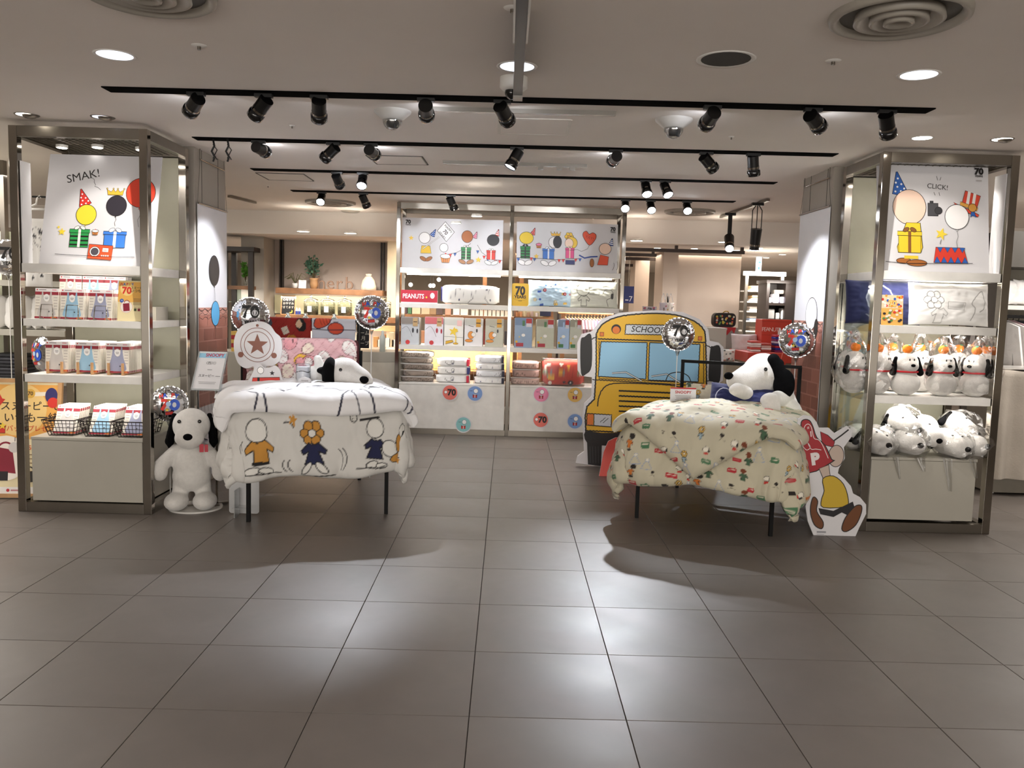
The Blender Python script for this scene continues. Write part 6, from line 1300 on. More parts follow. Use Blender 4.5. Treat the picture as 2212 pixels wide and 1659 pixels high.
diecut('hand_standee', 'die-cut board with a red foam hand reading 1 P, standing before the right unit', [(1725, 905), (1737, 897), (1752, 899), (1764, 912), (1769, 924), (1790, 924), (1803, 936), (1830, 920), (1841, 930), (1839, 944), (1823, 966), (1825, 990), (1812, 1012), (1810, 1022), (1824, 1034), (1838, 1050), (1843, 1066), (1858, 1074), (1871, 1090), (1871, 1110), (1856, 1140), (1848, 1160), (1757, 1158), (1745, 1126), (1740, 1094), (1749, 1060), (1742, 1040), (1728, 1018), (1715, 985), (1716, 962), (1724, 940), (1721, 922)], 5.80, hand_art, .012, sm=False)
# ---- right bed: navy pillow, small pillow, sign and the large plush dog
cv = Cv(); wl = 'cfd3e6'; cv.arc(-.15, .01, .07, 60, 290, .006, wl); cv.arc(-.17, -.01, .025, 200, 340, .005, wl); cv.rect(.0, -.05, .14, .06, '1b2256', .1, wl, .005); [cv.stroke([(-.055, -.075+i*.012), (.06, -.065+i*.012)], .003, wl) for i in range(5)]; cv.stroke(smooth_pts([(-.12, -.06), (-.09, -.09), (-.05, -.06), (-.09, -.04)], 4, False), .005, wl)
pc_ = P(1608, 872, 6.62); cushion('cushion', 'navy cushion with white line drawing, leaning on the right bed under the plush dog', (pc_.x, 6.64, pc_.z+.0), .56, .30, .14, '1b2256', cv, X=(U2.x, U2.y, -.07), Y=(V2.x*.6, V2.y*.6, 1), seed=12)
pc_ = P(1530, 862, 6.95); cushion('pillow', 'cream pillow with small prints standing behind the sign on the right bed', (pc_.x, 6.97, pc_.z-.02), .40, .30, .10, 'd6cfb8', bedprint(4, -.2, .2, -.15, .15, 9), X=(U2.x, U2.y, 0), Y=(V2.x*.35, V2.y*.35, 1), seed=14, cat='pillow')
O = P(1447, 888, 6.62); w, h = .205, .19; cv = Cv(); cv.rect(w/2, h-.006, w, .012, 'b3262b'); cv.text('SNOOPY', w/2, h-.047, .03, 'b3262b', 0, .035, 0, 1.1)
for i in range(6): cv.rect(w/2, h-.065-i*.011, .13-.01*(i % 3), .0035, '8a8580')
board('price_sign', 'white upright card reading SNOOPY in red, on the right bed', O, (1, 0, 0), (0, .1, 1), w, h, cv, 'sign', .004)
t = T('large_plush_dog', 'very large white plush dog leaning over the navy cushion on the right bed', 'plush toy', tuple(P(1660, 900, 6.7)))
hc = P(1640, 812, 6.70); hx, hy, hz = hc.x, hc.y, hc.z
blob('head', [('e', (hx+.03, hy, hz+.02), (.165, .16, .165)), ('c', (hx, hy, hz), (hx-.175, hy-.05, hz-.045), .145, .088), ('e', (hx-.175, hy-.05, hz-.045), (.10, .095, .08)), ('c', (hx-.02, hy, hz-.05), (hx-.10, hy, hz-.09), .11, .08)], PLUSHW, t, .011, 8)
MB().ell((hx-.268, hy-.085, hz-.0), (.038, .03, .03), 16, 10).build('nose', PLUSHB, t)
MB().ell((hx-.0, hy-.160, hz+.065), (.015, .01, .016), 12, 8).build('eye', BLACKG, t)
blob('ear', [('c', (hx+.07, hy-.12, hz+.14), (hx+.17, hy-.14, hz-.08), .05, .07), ('e', (hx+.155, hy-.145, hz-.05), (.088, .045, .125)), ('e', (hx+.10, hy-.10, hz+.11), (.06, .06, .045))], PLUSHB, t, .010, 5)
blob('body', [('c', (hx+.14, hy+.05, hz-.12), (hx+.23, hy-.0, hz-.36), .14, .15), ('e', (hx+.20, hy-.05, hz-.32), (.15, .15, .17)), ('c', (hx+.2, hy-.06, hz-.15), (hx+.06, hy-.23, hz-.17), .07, .065), ('e', (hx+.02, hy-.27, hz-.17), (.085, .06, .065)), ('c', (hx-.13, hy-.10, hz-.13), (hx-.22, hy-.17, hz-.10), .06, .055), ('e', (hx-.235, hy-.19, hz-.10), (.055, .05, .045))]
     + [('c', (hx+.055-i*.03, hy-.30, hz-.17), (hx+.06-i*.034, hy-.33, hz-.225), .026, .022) for i in range(4)], PLUSHW, t, .011, 3)
# ================================================================== behind the right bed: white table, purse, red goods
x0, x1 = P(1518, 760, 8.9).x, P(1567, 760, 8.9).x; zt_ = P(1540, 708, 8.9).z
t = T('display_plinth', 'tall white display plinth behind the right side of the bus board', 'table', (2.0, 9.0, 0)); MB().box((x0-.15, 8.9, 0), (x1, 9.4, zt_-.02)).build('body', WHITEP, t); MB().box((x0-.155, 8.895, zt_-.02), (x1+.005, 9.405, zt_)).build('top_board', WHITEP, t)
a, b_ = P(1541, 706, 9.6), P(1589, 706, 9.6); t = T('patterned_purse', 'black rounded purse with small bright flower print behind the bus board', 'bag', ((a.x+b_.x)/2, 9.6, a.z)); zt2 = P(1560, 676, 9.6).z
MB().prism(rrect((a.x+b_.x)/2, (a.z+zt2)/2, b_.x-a.x, zt2-a.z, .05), (0, 9.6, 0), (1, 0, 0), (0, 0, 1), .12).build('body', mat('purse_black', '0e0e12', .4), t, bev=.015)
cv = Cv(); rn = random.Random(5)
for i in range(26): cv.flower(a.x+.03+(b_.x-a.x-.06)*rn.random(), a.z+.03+(zt2-a.z-.06)*rn.random(), .013, ('d84a4a', 'e8d050', '4aa06a', 'e8e4da')[i % 4], 'e8c23c', .001)
cv.decal('print', t, plane_fn((0, 9.6, 0), (1, 0, 0), (0, 0, 1))); B = MB(); m_ = (a.x+b_.x)/2; B.tube([(m_-.03, 9.58, zt2), (m_-.015, 9.56, zt2+.02), (m_+.02, 9.56, zt2+.02), (m_+.035, 9.58, zt2)], .006); B.build('gold_clasp', mat('brass', 'c9a040', .3, 1.), t)
t = T('purse_stand', 'grey display block under the black purse, with a red cloth corner', 'stand', (a.x, 9.7, 0)); MB().box((a.x+.02, 9.58, 0), (b_.x+.03, 9.95, a.z-.004)).build('block', mat('block_grey', '99938c', .5), t); MB().prism([(a.x+.06, a.z), (b_.x, a.z), (b_.x-.02, a.z-.07), (b_.x-.05, a.z-.03), (b_.x-.10, a.z-.09)], (0, 9.575, 0), (1, 0, 0), (0, 0, 1), .003).build('red_cloth_corner', RED, t)
# red table with box and stacks
a, b_ = P(1620, 765, 8.3), P(1712, 765, 8.3); zt3 = P(1650, 762, 8.3).z
t = T('red_table', 'red topped display table behind the large plush dog', 'table', ((a.x+b_.x)/2, 8.5, 0)); MB().box((a.x-.02, 8.3, zt3-.10), (b_.x+.05, 9.0, zt3)).build('top', mat('display_red', 'c8402f', .4), t, bev=.005); MB().box((a.x, 8.33, 0), (b_.x+.03, 8.97, zt3-.10)).build('base', mat('table_base', 'a89f88', .5), t)
a2, b2_ = P(1644, 735, 8.75), P(1708, 735, 8.75); ztop_ = P(1670, 690, 8.75).z; t = T('red_box', 'red display box reading PEANUTS in white, behind the large plush dog', 'box', ((a2.x+b2_.x)/2, 8.8, zt3)); MB().box((a2.x, 8.75, zt3), (b2_.x, 8.98, ztop_)).build('body', mat('display_red', 'c8402f', .4), t, bev=.004)
cv = Cv(); hh_ = ztop_-zt3; cv.text('PEANUTS', a2.x+.10, zt3+hh_*.62, .06, 'f3d6cf', 0, 0, 0, .7); cv.circ(a2.x+.19, zt3+hh_*.55, .02, 'f4efec', .06); cv.circ(a2.x+.25, zt3+hh_*.55, .03, 'f4efec', .05, -.5); cv.stroke([(a2.x, zt3+hh_*.5), (b2_.x, zt3+hh_*.5)], .003, '8f2a1e'); cv.stroke([(a2.x, zt3+hh_*.93), (b2_.x, zt3+hh_*.93)], .003, '8f2a1e'); cv.decal('print', t, plane_fn((0, 8.75, 0), (1, 0, 0), (0, 0, 1)))
for j, (px, cols, n) in enumerate(((1630, ('efe6e4', 'c9564e', 'e8d5d0'), 5), (1652, ('b04a3e', 'efe6e4', 'd9b8b0'), 4), (1682, ('8a2a6a', '2b2f9a', 'c02c44', '3a2a7a', 'e0d5e8'), 8))):
    c = P(px, 750, 8.5)
    for i in range(n): tag(MB().box((c.x-.05, 8.45, zt3+.001+i*.022), (c.x+.05+.003*(i % 2), 8.60, zt3+.021+i*.022)).build('folded_handkerchief', mat('hanky_'+cols[i % len(cols)], cols[i % len(cols)], .8, bump=.3), bev=.006), 'folded cloth, layer %s from the bottom of the %s stack on the red table' % (ORD[i], ('left', 'middle', 'right')[j]), 'cloth', 'folded cloths on the red table')
a, b_ = P(1703, 735, 7.9), P(1678, 790, 7.9); tag(MB().bar(a, (b_.x-.03, 7.9, .62), .05, .03).bar((b_.x-.03, 7.9, .001), (b_.x-.03, 7.9, .63), .05, .03).build('slanted_red_sign', mat('display_red', 'c8402f', .4)), 'slanted red sign edge beside the right balloon', 'sign')
c = P(1600, 758, 8.6); t = T('soft_pouch', 'white pouch with small red print beside the red table', 'bag', (c.x, 8.6, c.z-.1)); pillow_obj('body', t, (P(1573, 768, 8.6).x, 8.62, P(1573, 768, 8.6).z), (1, 0, 0), (0, 0, 1), .15, .13, .08, 'e8e2d8', scatter_print(16, .14, .12, 4, ('c23a34', '2f4a3a', 'c23a34'), .014), 24, 18)
t = T('round_cushion', 'pale pink soft cushion beside the red table', 'cushion', (c.x, 8.9, c.z-.1)); c = P(1608, 745, 8.9); pillow_obj('body', t, (c.x, 8.9, c.z), (1, 0, 0), (0, .3, 1), .28, .24, .14, 'd9c9c6', None, 24, 18)
t = T('low_counter', 'low pale counter carrying pouch and cushion behind the bus board', 'table', (2.3, 8.8, 0)); x0_, x1_ = P(1568, 790, 8.5).x, P(1622, 790, 8.5).x; zc_ = P(1600, 783, 8.5).z; MB().box((x0_, 8.5, 0), (x1_, 9.1, zc_)).build('body', mat('counter_sand', 'a89c86', .5), t, bev=.004)
# ================================================================== herb shop, left background
YH = 12.38
def shelfboard(px0, px1, pyt, pyb, Y, depth, lab, m=WOOD):
    a, b_ = P(px0, pyt, Y), P(px1, (pyt+pyb)/2, Y); zt = a.z; zb = P(px0, pyb, Y).z
    return tag(MB().box((a.x, Y, zb), (b_.x, Y+depth, zt)).build('wall_shelf', m, bev=.004), lab, 'shelf', 'wooden wall shelves'), zt
s1, z1 = shelfboard(595, 826, 621, 633, 12.05, .42, 'wooden wall shelf carrying the herb letters')
s2, z2 = shelfboard(595, 860, 679, 691, 12.05, .42, 'wooden wall shelf carrying the glass jars')
s3, z3 = shelfboard(595, 860, 697, 709, 12.0, .45, 'lower pale wooden shelf behind the hanging towels', WOODL)
for px in (605, 610, 823, 829): x = P(px, 560, 12.44).x; struct(MB().box((x-.009, 12.44, z1+.01), (x+.009, 12.5, ZL)).build('trim_5', WOODD))
tag(MB().box((-3.45, 12.46, z2+.01), (-1.76, 12.498, z1-.1)).build('lit_wall_sheet', mat('greenish_lit_wall', 'c8c6a6', .7)), 'greenish light on the herb wall behind the jars, painted as a sheet', 'panel')  # sheet over the herb wall, its greenish light put into the colour
light('AREA', 'shelf_glow', (-2.6, 12.15, z1-.12), 5, WARM, (-2.6, 12.4, z1-.5), 1.4, sy_=.05); light('AREA', 'shelf_glow', (-2.5, 12.1, z3-.1), 8, WARM, (-2.4, 12.35, .5), 1.4, sy_=.05)
wx = P(688, 621, 12.2); t = T('herb_sign', 'brown letters spelling herb standing on the upper wooden shelf', 'sign', (P(712, 621, 12.2).x, 12.2, z1))
for ch, px in (('h', 694), ('e', 713), ('r', 732), ('b', 754)):
    vs, fs = text_mesh(ch, .0); sc_ = .26; O = Vector((P(px, 622, 12.2).x, 12.2, z1)); B = MB(); k = len(vs)
    fr = [(O.x+v[0]*sc_, 12.2, O.z+v[1]*sc_+.003) for v in vs]; bk = [(x, y+.03, z) for x, y, z in fr]; ed = {}
    for f_ in fs:
        for i in range(len(f_)): e_ = (f_[i], f_[(i+1) % len(f_)]); ed[e_] = 1
    sd_ = [(b_, a_, a_+k, b_+k) for a_, b_ in ed if (b_, a_) not in ed]
    B.add(fr+bk, [tuple(f_) for f_ in fs]+[tuple(i+k for i in f_[::-1]) for f_ in fs]+sd_); B.build('letter', mat('letter_brown', '7d5f49', .5), t)
# vase with foliage
def leafy(t, base, h, spread, n, seed, lw=.035, col=GREEN, up=.6):
    rn = random.Random(seed); B = MB(); S_ = MB()
    for i in range(max(5, n//14)):
        a = rn.random()*6.28; tip = Vector((math.cos(a)*spread*rn.random(), math.sin(a)*spread*.5*rn.random(), h*(.6+.4*rn.random()))); S_.tube([base, base+tip*.5+Vector((0, 0, .02)), base+tip], .004, 5)
        for j in range(14):
            p = base+tip*(.35+.65*j/13); d = Vector((rn.random()-.5, rn.random()-.5, rn.random()*up-.1)).normalized(); s = d.orthogonal().normalized(); l = lw*(.7+.6*rn.random())
            B.add([p, p+d*l*.5+s*l*.35, p+d*l, p+d*l*.5-s*l*.35, p+d*l*.5+Vector((0, 0, .004))], [(0, 1, 4), (1, 2, 4), (2, 3, 4), (3, 0, 4)])
    S_.build('stem', mat('stem_brown', '5a4a30', .7), t); B.build('foliage', col, t)
c = P(678, 621, 12.15); t = T('potted_bouquet', 'leafy green bouquet in a brown paper wrapped pot beside the herb letters', 'plant', (c.x, 12.15, z1))
MB().lathe([(0, 0), (.045, 0), (.06, .06), (.052, .12), (.065, .15), (.055, .15), (.045, .12)], (c.x, 12.15, z1), 14).build('paper_pot', TAN, t, bev=0); leafy(t, Vector((c.x, 12.15, z1+.12)), .34, .20, 230, 3, .05, mat('eucalyptus', '47705a', .5, 0, .3, 30))
c = P(638, 618, 12.15); t = T('potted_plant', 'small spiky plant in a white pot at the left end of the upper shelf', 'plant', (c.x, 12.15, z1)); MB().lathe([(0, 0), (.03, 0), (.042, .07), (.036, .07), (.03, .06)], (c.x, 12.15, z1), 16).build('pot', WHITEM, t)
B = MB(); rn = random.Random(2)
for i in range(16): a = rn.random()*6.28; l = .1+.1*rn.random(); q0 = Vector((c.x, 12.15, z1+.06)); q1 = q0+Vector((math.cos(a)*l*.5, math.sin(a)*l*.3, l*.8)); q2 = q0+Vector((math.cos(a)*l, math.sin(a)*l*.6, l*.55)); B.tube([q0, q1, q2], .004, 4)
B.build('spiky_leaves', mat('grassy', '6a6a42', .6), t)
O = P(645, 619, 12.1); O.z = z1+.001; cv = Cv(); cv.rect(.055, .1, .05, .005, '999'*2); board('price_card', 'small white card on the upper wooden shelf, left of the bouquet', O, (1, 0, 0), (0, .1, 1), .105, .115, cv, 'card', .004, mb=mat('white_card', 'f6f3f6', .5))  # card in plain bright white
c = P(796, 625, 12.15); t = T('cloth_sack', 'cream cloth sack tied at the top, right of the herb letters', 'sack', (c.x, 12.15, z1)); MB().lathe([(0, 0), (.11, .0), (.105, .06), (.085, .14), (.05, .19), (.035, .2), (.045, .23), (.0, .235)], (c.x, 12.15, z1), 20).build('sack', mat('cream_cloth', 'd9cbb8', .9, 0, .05, 9, bump=.4, bscale=40), t); MB().lathe([(.036, 0), (.042, .006), (.036, .012)], (c.x, 12.15, z1+.19), 16).build('tie', TAN, t)
# blackboard, bottles, jars
O = P(607, 676, 12.12); O.z = z2+.002; w, h = .20, .27; cv = Cv(); [cv.text(s_, .1, .20-.055*i, .04, 'ece8da') for i, s_ in enumerate(('心もすや', 'おやすみ', 'できてますか?'[:6]))]; cv.circ(.14, .045, .025, 'e9d24a'); cv.circ(.13, .055, .022, '17191b')
t = board('blackboard', 'small framed blackboard with a yellow moon and handwriting on the jar shelf', O, (1, 0, 0), (0, .15, 1), w, h, cv, 'sign', .012, mb=mat('blackboard', '16181a', .6)); B = MB(); O = Vector(O); Yv = Vector((0, .15, 1)).normalized(); [B.bar(O+Vector((a, -.004, 0))+Yv*b_, O+Vector((c_, -.004, 0))+Yv*d_, .014, .014) for a, b_, c_, d_ in ((0, 0, w, 0), (0, h, w, h), (0, 0, 0, h), (w, 0, w, h))]; B.build('frame', WOODL, t)
for i, px in enumerate((641, 647)): c = P(px, 676, 12.1); t = T('small_bottle', 'small bottle with blue label, %s of the two beside the blackboard' % ('left', 'right')[i], 'bottle', (c.x, 12.1, z2), 'blue labelled bottles'); MB().lathe([(0, 0), (.018, 0), (.018, .07), (.010, .085), (.010, .10), (0, .10)], (c.x, 12.1, z2+.001), 14).build('body', WHITEM, t); MB().lathe([(.0185, .01), (.0185, .055)], (c.x, 12.1, z2), 14).build('blue_label', mat('label_blue', '33438f', .5), t)
def jar(): 
    t = T('storage_jar', 'x', 'jar', (0, 0, 0))
    MB().lathe([(0, 0), (.095, 0), (.105, .01), (.107, .17), (.098, .195), (.085, .205), (.088, .21)], (0, 0, 0), 28).build('glass_body', GLASS, t)
    MB().lathe([(0, .01), (.098, .01), (.1, .13), (.0, .135)], (0, 0, 0), 20).build('dried_herbs', mat('dried_herb', '5e5a42', .9, 0, .4, 60, bump=.6, bscale=80), t)
    MB().lathe([(.104, .205), (.107, .212), (.09, .228), (.05, .242), (.02, .25), (.014, .262), (.024, .275), (.016, .288), (0, .29)], (0, 0, 0), 28).build('glass_lid', mat('lid_glass', 'dfe6dc', .05, alpha=.3), t)
    MB().lathe([(.106, .195), (.110, .2), (.106, .207)], (0, 0, 0), 28).build('rim', mat('rim_glass', 'cdd5c8', .05, .5), t)
    cv = Cv(); cv.rect(0, .09, .062, .085, 'e6e0e0'); cv.rect(0, .12, .03, .004, '8a8688'); [cv.rect(0, .10-.012*i, .045, .002, 'a8a4a6') for i in range(4)]; cv.decal('label', t, lambda x, y, h: Vector((x, -math.sqrt(max(0, .109**2-x*x))-h, y)))
    return t
j0 = jar(); cnt = 0
for px, lb in ((672, 'left of three'), (708, 'middle of three'), (745, 'right of three'), (832, 'half hidden behind the balloon')):
    c = P(px, 680, 12.2); o = j0 if cnt == 0 else dup(j0); o.location = (c.x, 12.2, z2+.001); o['label'] = 'lidded glass jar of dried herbs with a pale label, '+lb; o['group'] = 'glass herb jars'; cnt += 1
# low shelf goods right of the jars
for i, (px, cc_, hh_) in enumerate(((812, 'b5854f', .14), (820, 'd9d2c4', .10), (828, 'a86d3c', .17), (838, 'e5e0d6', .12), (846, 'c9b896', .2), (852, 'efe9e0', .1))):
    c = P(px, 745, 11.4); tag(MB().box((c.x-.035, 11.4, c.z-.03), (c.x+.03, 11.47, c.z-.03+hh_)).build('small_box', mat('sb_'+cc_, cc_, .6), bev=.003), 'small product box on the herb counter, %s from the left' % ORD[i], 'box', 'boxes on the herb counter')
a, b_ = P(795, 752, 11.3), P(858, 752, 11.3); t = T('herb_counter', 'pale counter with wooden top at the left of the back unit', 'counter', ((a.x+b_.x)/2, 11.5, 0)); MB().box((a.x-.1, 11.3, a.z-.06), (b_.x-.02, 11.75, a.z-.035)).build('top_board', WOODL, t); MB().box((a.x-.08, 11.32, 0), (b_.x-.04, 11.72, a.z-.06)).build('body', mat('counter_white', 'cfcabd', .5), t)
# rounded white counter before the herb shop
a, b_ = P(800, 760, 9.9), P(856, 760, 9.9); xc, rr = (a.x+b_.x)/2-.10, .32; zt_ = P(830, 762, 9.8).z; t = T('round_counter', 'white rounded cash counter between the left bed and the back unit', 'counter', (xc, 10.15, 0))
MB().cyl((xc, 10.2, 0), (xc, 10.2, zt_-.12), rr, 40).build('body', mat('counter_white', 'cfcabd', .5), t); MB().cyl((xc, 10.2, zt_-.118), (xc, 10.2, zt_), rr, 40).build('top_band', WHITEP, t)
c = P(826, 760, 10.0); t = T('white_bottle', 'tall white bottle on the rounded cash counter', 'bottle', (c.x, 10.0, zt_)); MB().lathe([(0, 0), (.035, 0), (.035, .17), (.015, .21), (.015, .25), (0, .25)], (c.x, 10.0, zt_+.001), 18).build('bottle_body', mat('frost_white', 'c9cfca', .3), t)
# brown die-cut sign low behind the left bed
def art3(cv, tr, k): cv.circ(*tr(826, 848), 13*k, '8f8270', 9*k, -.5); cv.stroke([tr(*p) for p in smooth_pts([(805, 838), (820, 832), (838, 838), (846, 856), (846, 880)], 4, False)], 1.5*k, '8a7c6c')
diecut('die_cut_board', 'white die-cut board with a brown patch, low behind the left bed', [(798, 832), (818, 826), (840, 834), (850, 850), (856, 880), (854, 992), (798, 992)], 8.3, art3)
# black display cabinet at the far left of the herb shop
a, b_ = P(501, 680, 12.2), P(570, 680, 12.2); zt_ = P(530, 538, 12.2).z; t = T('black_cabinet', 'tall black framed glass cabinet beside the left banner', 'cabinet', ((a.x+b_.x)/2, 12.2, 0)); w_ = .07
for x in (a.x+.06, b_.x-.04):
    for y in (11.7, 12.1): MB().box((x-.035, y, 0), (x+.035, y+.06, zt_-.05)).build('post', WOODD, t)
MB().box((a.x-.06, 11.66, zt_-.06), (b_.x+.02, 12.2, zt_)).build('cornice', WOODD, t)
for py, m in ((618, WOOD), (652, GLASS), (690, GLASS)): z = P(530, py, 11.9).z; MB().box((a.x+.06, 11.72, z-.05 if m is WOOD else z-.012), (b_.x-.04, 12.12, z)).build('shelf', m, t)
MB().box((a.x+.06, 12.14, .2), (b_.x-.04, 12.15, P(530, 625, 11.9).z)).build('back_panel', mat('cab_back', 'b9c2ae', .5), t); light('AREA', 'cabinet_glow', ((a.x+b_.x)/2, 11.8, P(530, 625, 11.9).z), 3, NEUT, ((a.x+b_.x)/2, 12.0, .8), .3, sy_=.1)
c = P(530, 616, 11.85); t = T('leafy_plant', 'small green plant in a glass on the black cabinet shelf', 'plant', tuple(c)); MB().lathe([(0, 0), (.025, 0), (.03, .07)], tuple(c+Vector((0, 0, .001))), 14).build('glass_pot', GLASS, t); leafy(t, c+Vector((0, 0, .05)), .26, .08, 120, 9, .05, mat('fresh_green', '5e9a3c', .5, 0, .2, 20))
# red boxes on a white counter beside the left banner
a = P(494, 760, 9.2); t = T('side_counter', 'white side counter beside the left banner', 'counter', (a.x+.15, 9.4, 0)); ztc = P(505, 760, 9.2).z; MB().box((a.x-.4, 9.2, 0), (P(560, 760, 9.2).x, 9.7, ztc)).build('body', WHITEP, t, bev=.004)
for r in range(5):
    for cq in range(2): z = ztc+.001+r*.045; x = a.x+.01+cq*.085; tag(MB().box((x, 9.25, z), (x+.08, 9.4, z+.043)).build('red_carton', mat('carton_%d' % (r % 2), ('a8262c', 'd9b25a')[0 if (r+cq) % 3 else 1], .5), bev=.003), 'small carton in row %s, %s column of the pile on the side counter' % (ORD[r], ('left', 'right')[cq]), 'box', 'cartons on the side counter')
# ================================================================== seen through the back unit: wooden fixture, boxes, clothes
t = T('wooden_fixture', 'warm wooden shelf fixture seen through the back unit', 'shelf', (-.3, 12.2, 0)); xa, xb = P(862, 700, 12.1).x, P(1125, 700, 12.1).x
zA, zB, zC2 = P(980, 681, 12.1).z, P(980, 742, 12.1).z, P(980, 800, 12.1).z
for z in (zA, zB, zC2): MB().box((xa, 12.0, z-.04), (xb, 12.4, z)).build('shelf_board', WOOD, t)
for x in (xa, -.35, xb, .82): MB().box((x-.03, 12.38, 0), (x+.03, 12.44, ZL-.0)).build('upright', WOOD, t)
MB().box((xa+.03, 12.445, zC2), (xb-.03, 12.455, zB)).build('lit_back', mat('yellow_lit_back', 'd9a85c', .6), t); MB().box((xa+.03, 12.43, .05), (xb+.7, 12.45, zC2-.05)).build('drawer_front', WOOD, t)  # yellow light on the back wall is put into its colour
light('AREA', 'fixture_glow', ((xa+xb)/2, 12.1, zB-.08), 9, WARM, ((xa+xb)/2, 12.44, zC2), 1.6, sy_=.05); light('AREA', 'fixture_glow', ((xa+xb)/2, 11.8, 2.3), 14, WARM, ((xa+xb)/2, 12.2, 1.2), 1.6, sy_=.2)
rn = random.Random(21); k = 0
for px in range(1022, 1106, 9): c = P(px, 680, 12.1); t = T('carton', 'slim cream carton with a black label, %s in the row behind the back unit' % (ORD[k]), 'box', (c.x, 12.06, zA), 'slim cartons behind the back unit'); MB().box((c.x-.022, 12.04, zA), (c.x+.022, 12.08, zA+.155)).build('carton_body', PAPER, t); MB().box((c.x-.013, 12.036, zA+.09), (c.x+.013, 12.04, zA+.125)).build('black_label', BLACKM, t); k += 1
k = 0
for px, wpx, hpx, cc_ in ((875, 10, 24, '4a3a3e'), (886, 8, 22, '3f6a4a'), (900, 18, 22, 'c9b496'), (920, 18, 22, 'bda88a'), (936, 14, 15, '9a7d5c'), (950, 14, 24, '5a4a48'), (968, 12, 26, 'd9a08a'), (986, 14, 24, 'efe6ea'), (1003, 16, 26, 'f3efe8')):
    c = P(px, 682, 12.1); hw = wpx*.0033; tag(MB().box((c.x-hw, 12.03, zA+.001), (c.x+hw, 12.12, zA+hpx*.0067)).build('gift_box', mat('gb_'+cc_, cc_, .6), bev=.006), 'paper gift box, %s from the left on the wooden fixture' % ORD[k], 'box', 'gift boxes on the wooden fixture'); k += 1
k = 0
for px, wpx, hpx, cc_ in ((885, 14, 30, 'd8cfc0'), (912, 12, 26, 'a8785a'), (938, 10, 28, 'c5bca8'), (956, 8, 34, '7a2f36'), (1000, 10, 30, 'cfc6b0'), (1044, 8, 30, '8a3a3a'), (1096, 14, 30, '4a4a52'), (1120, 10, 28, 'c9bfae')):
    c = P(px, 742, 12.1); hw = wpx*.0033; tag(MB().box((c.x-hw, 12.03, zB+.001), (c.x+hw, 12.12, zB+hpx*.0067)).build('boxed_goods', mat('gb_'+cc_, cc_, .6), bev=.006), 'small boxed goods, %s from the left on the lower wooden shelf' % ORD[k], 'box', 'goods on the lower wooden shelf'); k += 1
k = 0
for px, cc_, hh_ in ((1118, 'c98a5a', .06), (1125, 'e0a070', .07), (1133, 'd9c9a0', .07), (1141, 'c9a080', .06), (1149, 'c9b0a8', .07), (1160, 'eae0da', .05)):
    c = P(px, 684, 11.6); tag(MB().cyl((c.x, 11.65, c.z), (c.x, 11.65, c.z+hh_), .022, 12).build('cosmetic_jar', mat('cj_'+cc_, cc_, .4)), 'tiny cosmetic jar, %s from the left behind the right bay' % ORD[k], 'jar', 'cosmetic jars behind the right bay'); k += 1
c = P(1178, 683, 11.6); tag(MB().box((c.x-.075, 11.6, c.z), (c.x+.075, 11.66, c.z+.1)).build('navy_box', mat('navy_box', '1c2140', .5), bev=.003), 'small navy presentation box behind the right bay', 'box')
zj = P(1130, 684, 11.6).z; xj0, xj1 = P(1110, 684, 11.6).x, P(1196, 684, 11.6).x; t = T('side_fixture', 'small wooden shelf with cosmetic jars behind the right bay', 'shelf', ((xj0+xj1)/2, 11.7, 0)); MB().box((xj0, 11.55, zj-.04), (xj1, 11.8, zj-.001)).build('shelf_board', WOOD, t)
for x in (xj0+.03, xj1-.03): MB().box((x-.03, 11.72, 0), (x+.03, 11.78, ZL)).build('upright', WOOD, t)
MB().box((xj0+.05, 11.56, .1), (xj1-.05, 11.7, .8)).build('drawer_front', WOOD, t); MB().box((xj0+.05, 11.79, .9), (xj1-.05, 11.8, zj+.3)).build('back_panel', mat('cream_back', 'd8cba6', .6), t)
# pendant globes deep in the shop
for i, (px, py) in enumerate(((887, 615), (930, 617), (936, 617), (948, 604))):
    c = P(px, py, 15.); t = T('globe_pendant', 'tiny round pendant lamp seen through the back unit, %s from the left' % ORD[i], 'light', tuple(c), 'tiny globe pendants'); MB().ell(c, .035, 14, 10).build('globe', mat('globe_lamp', 'fff0da', .5, emit=5, var=0), t); MB().cyl(c+Vector((0, 0, .03)), (c.x, c.y, ZL), .004, 6).build('cord', BLACKM, t)
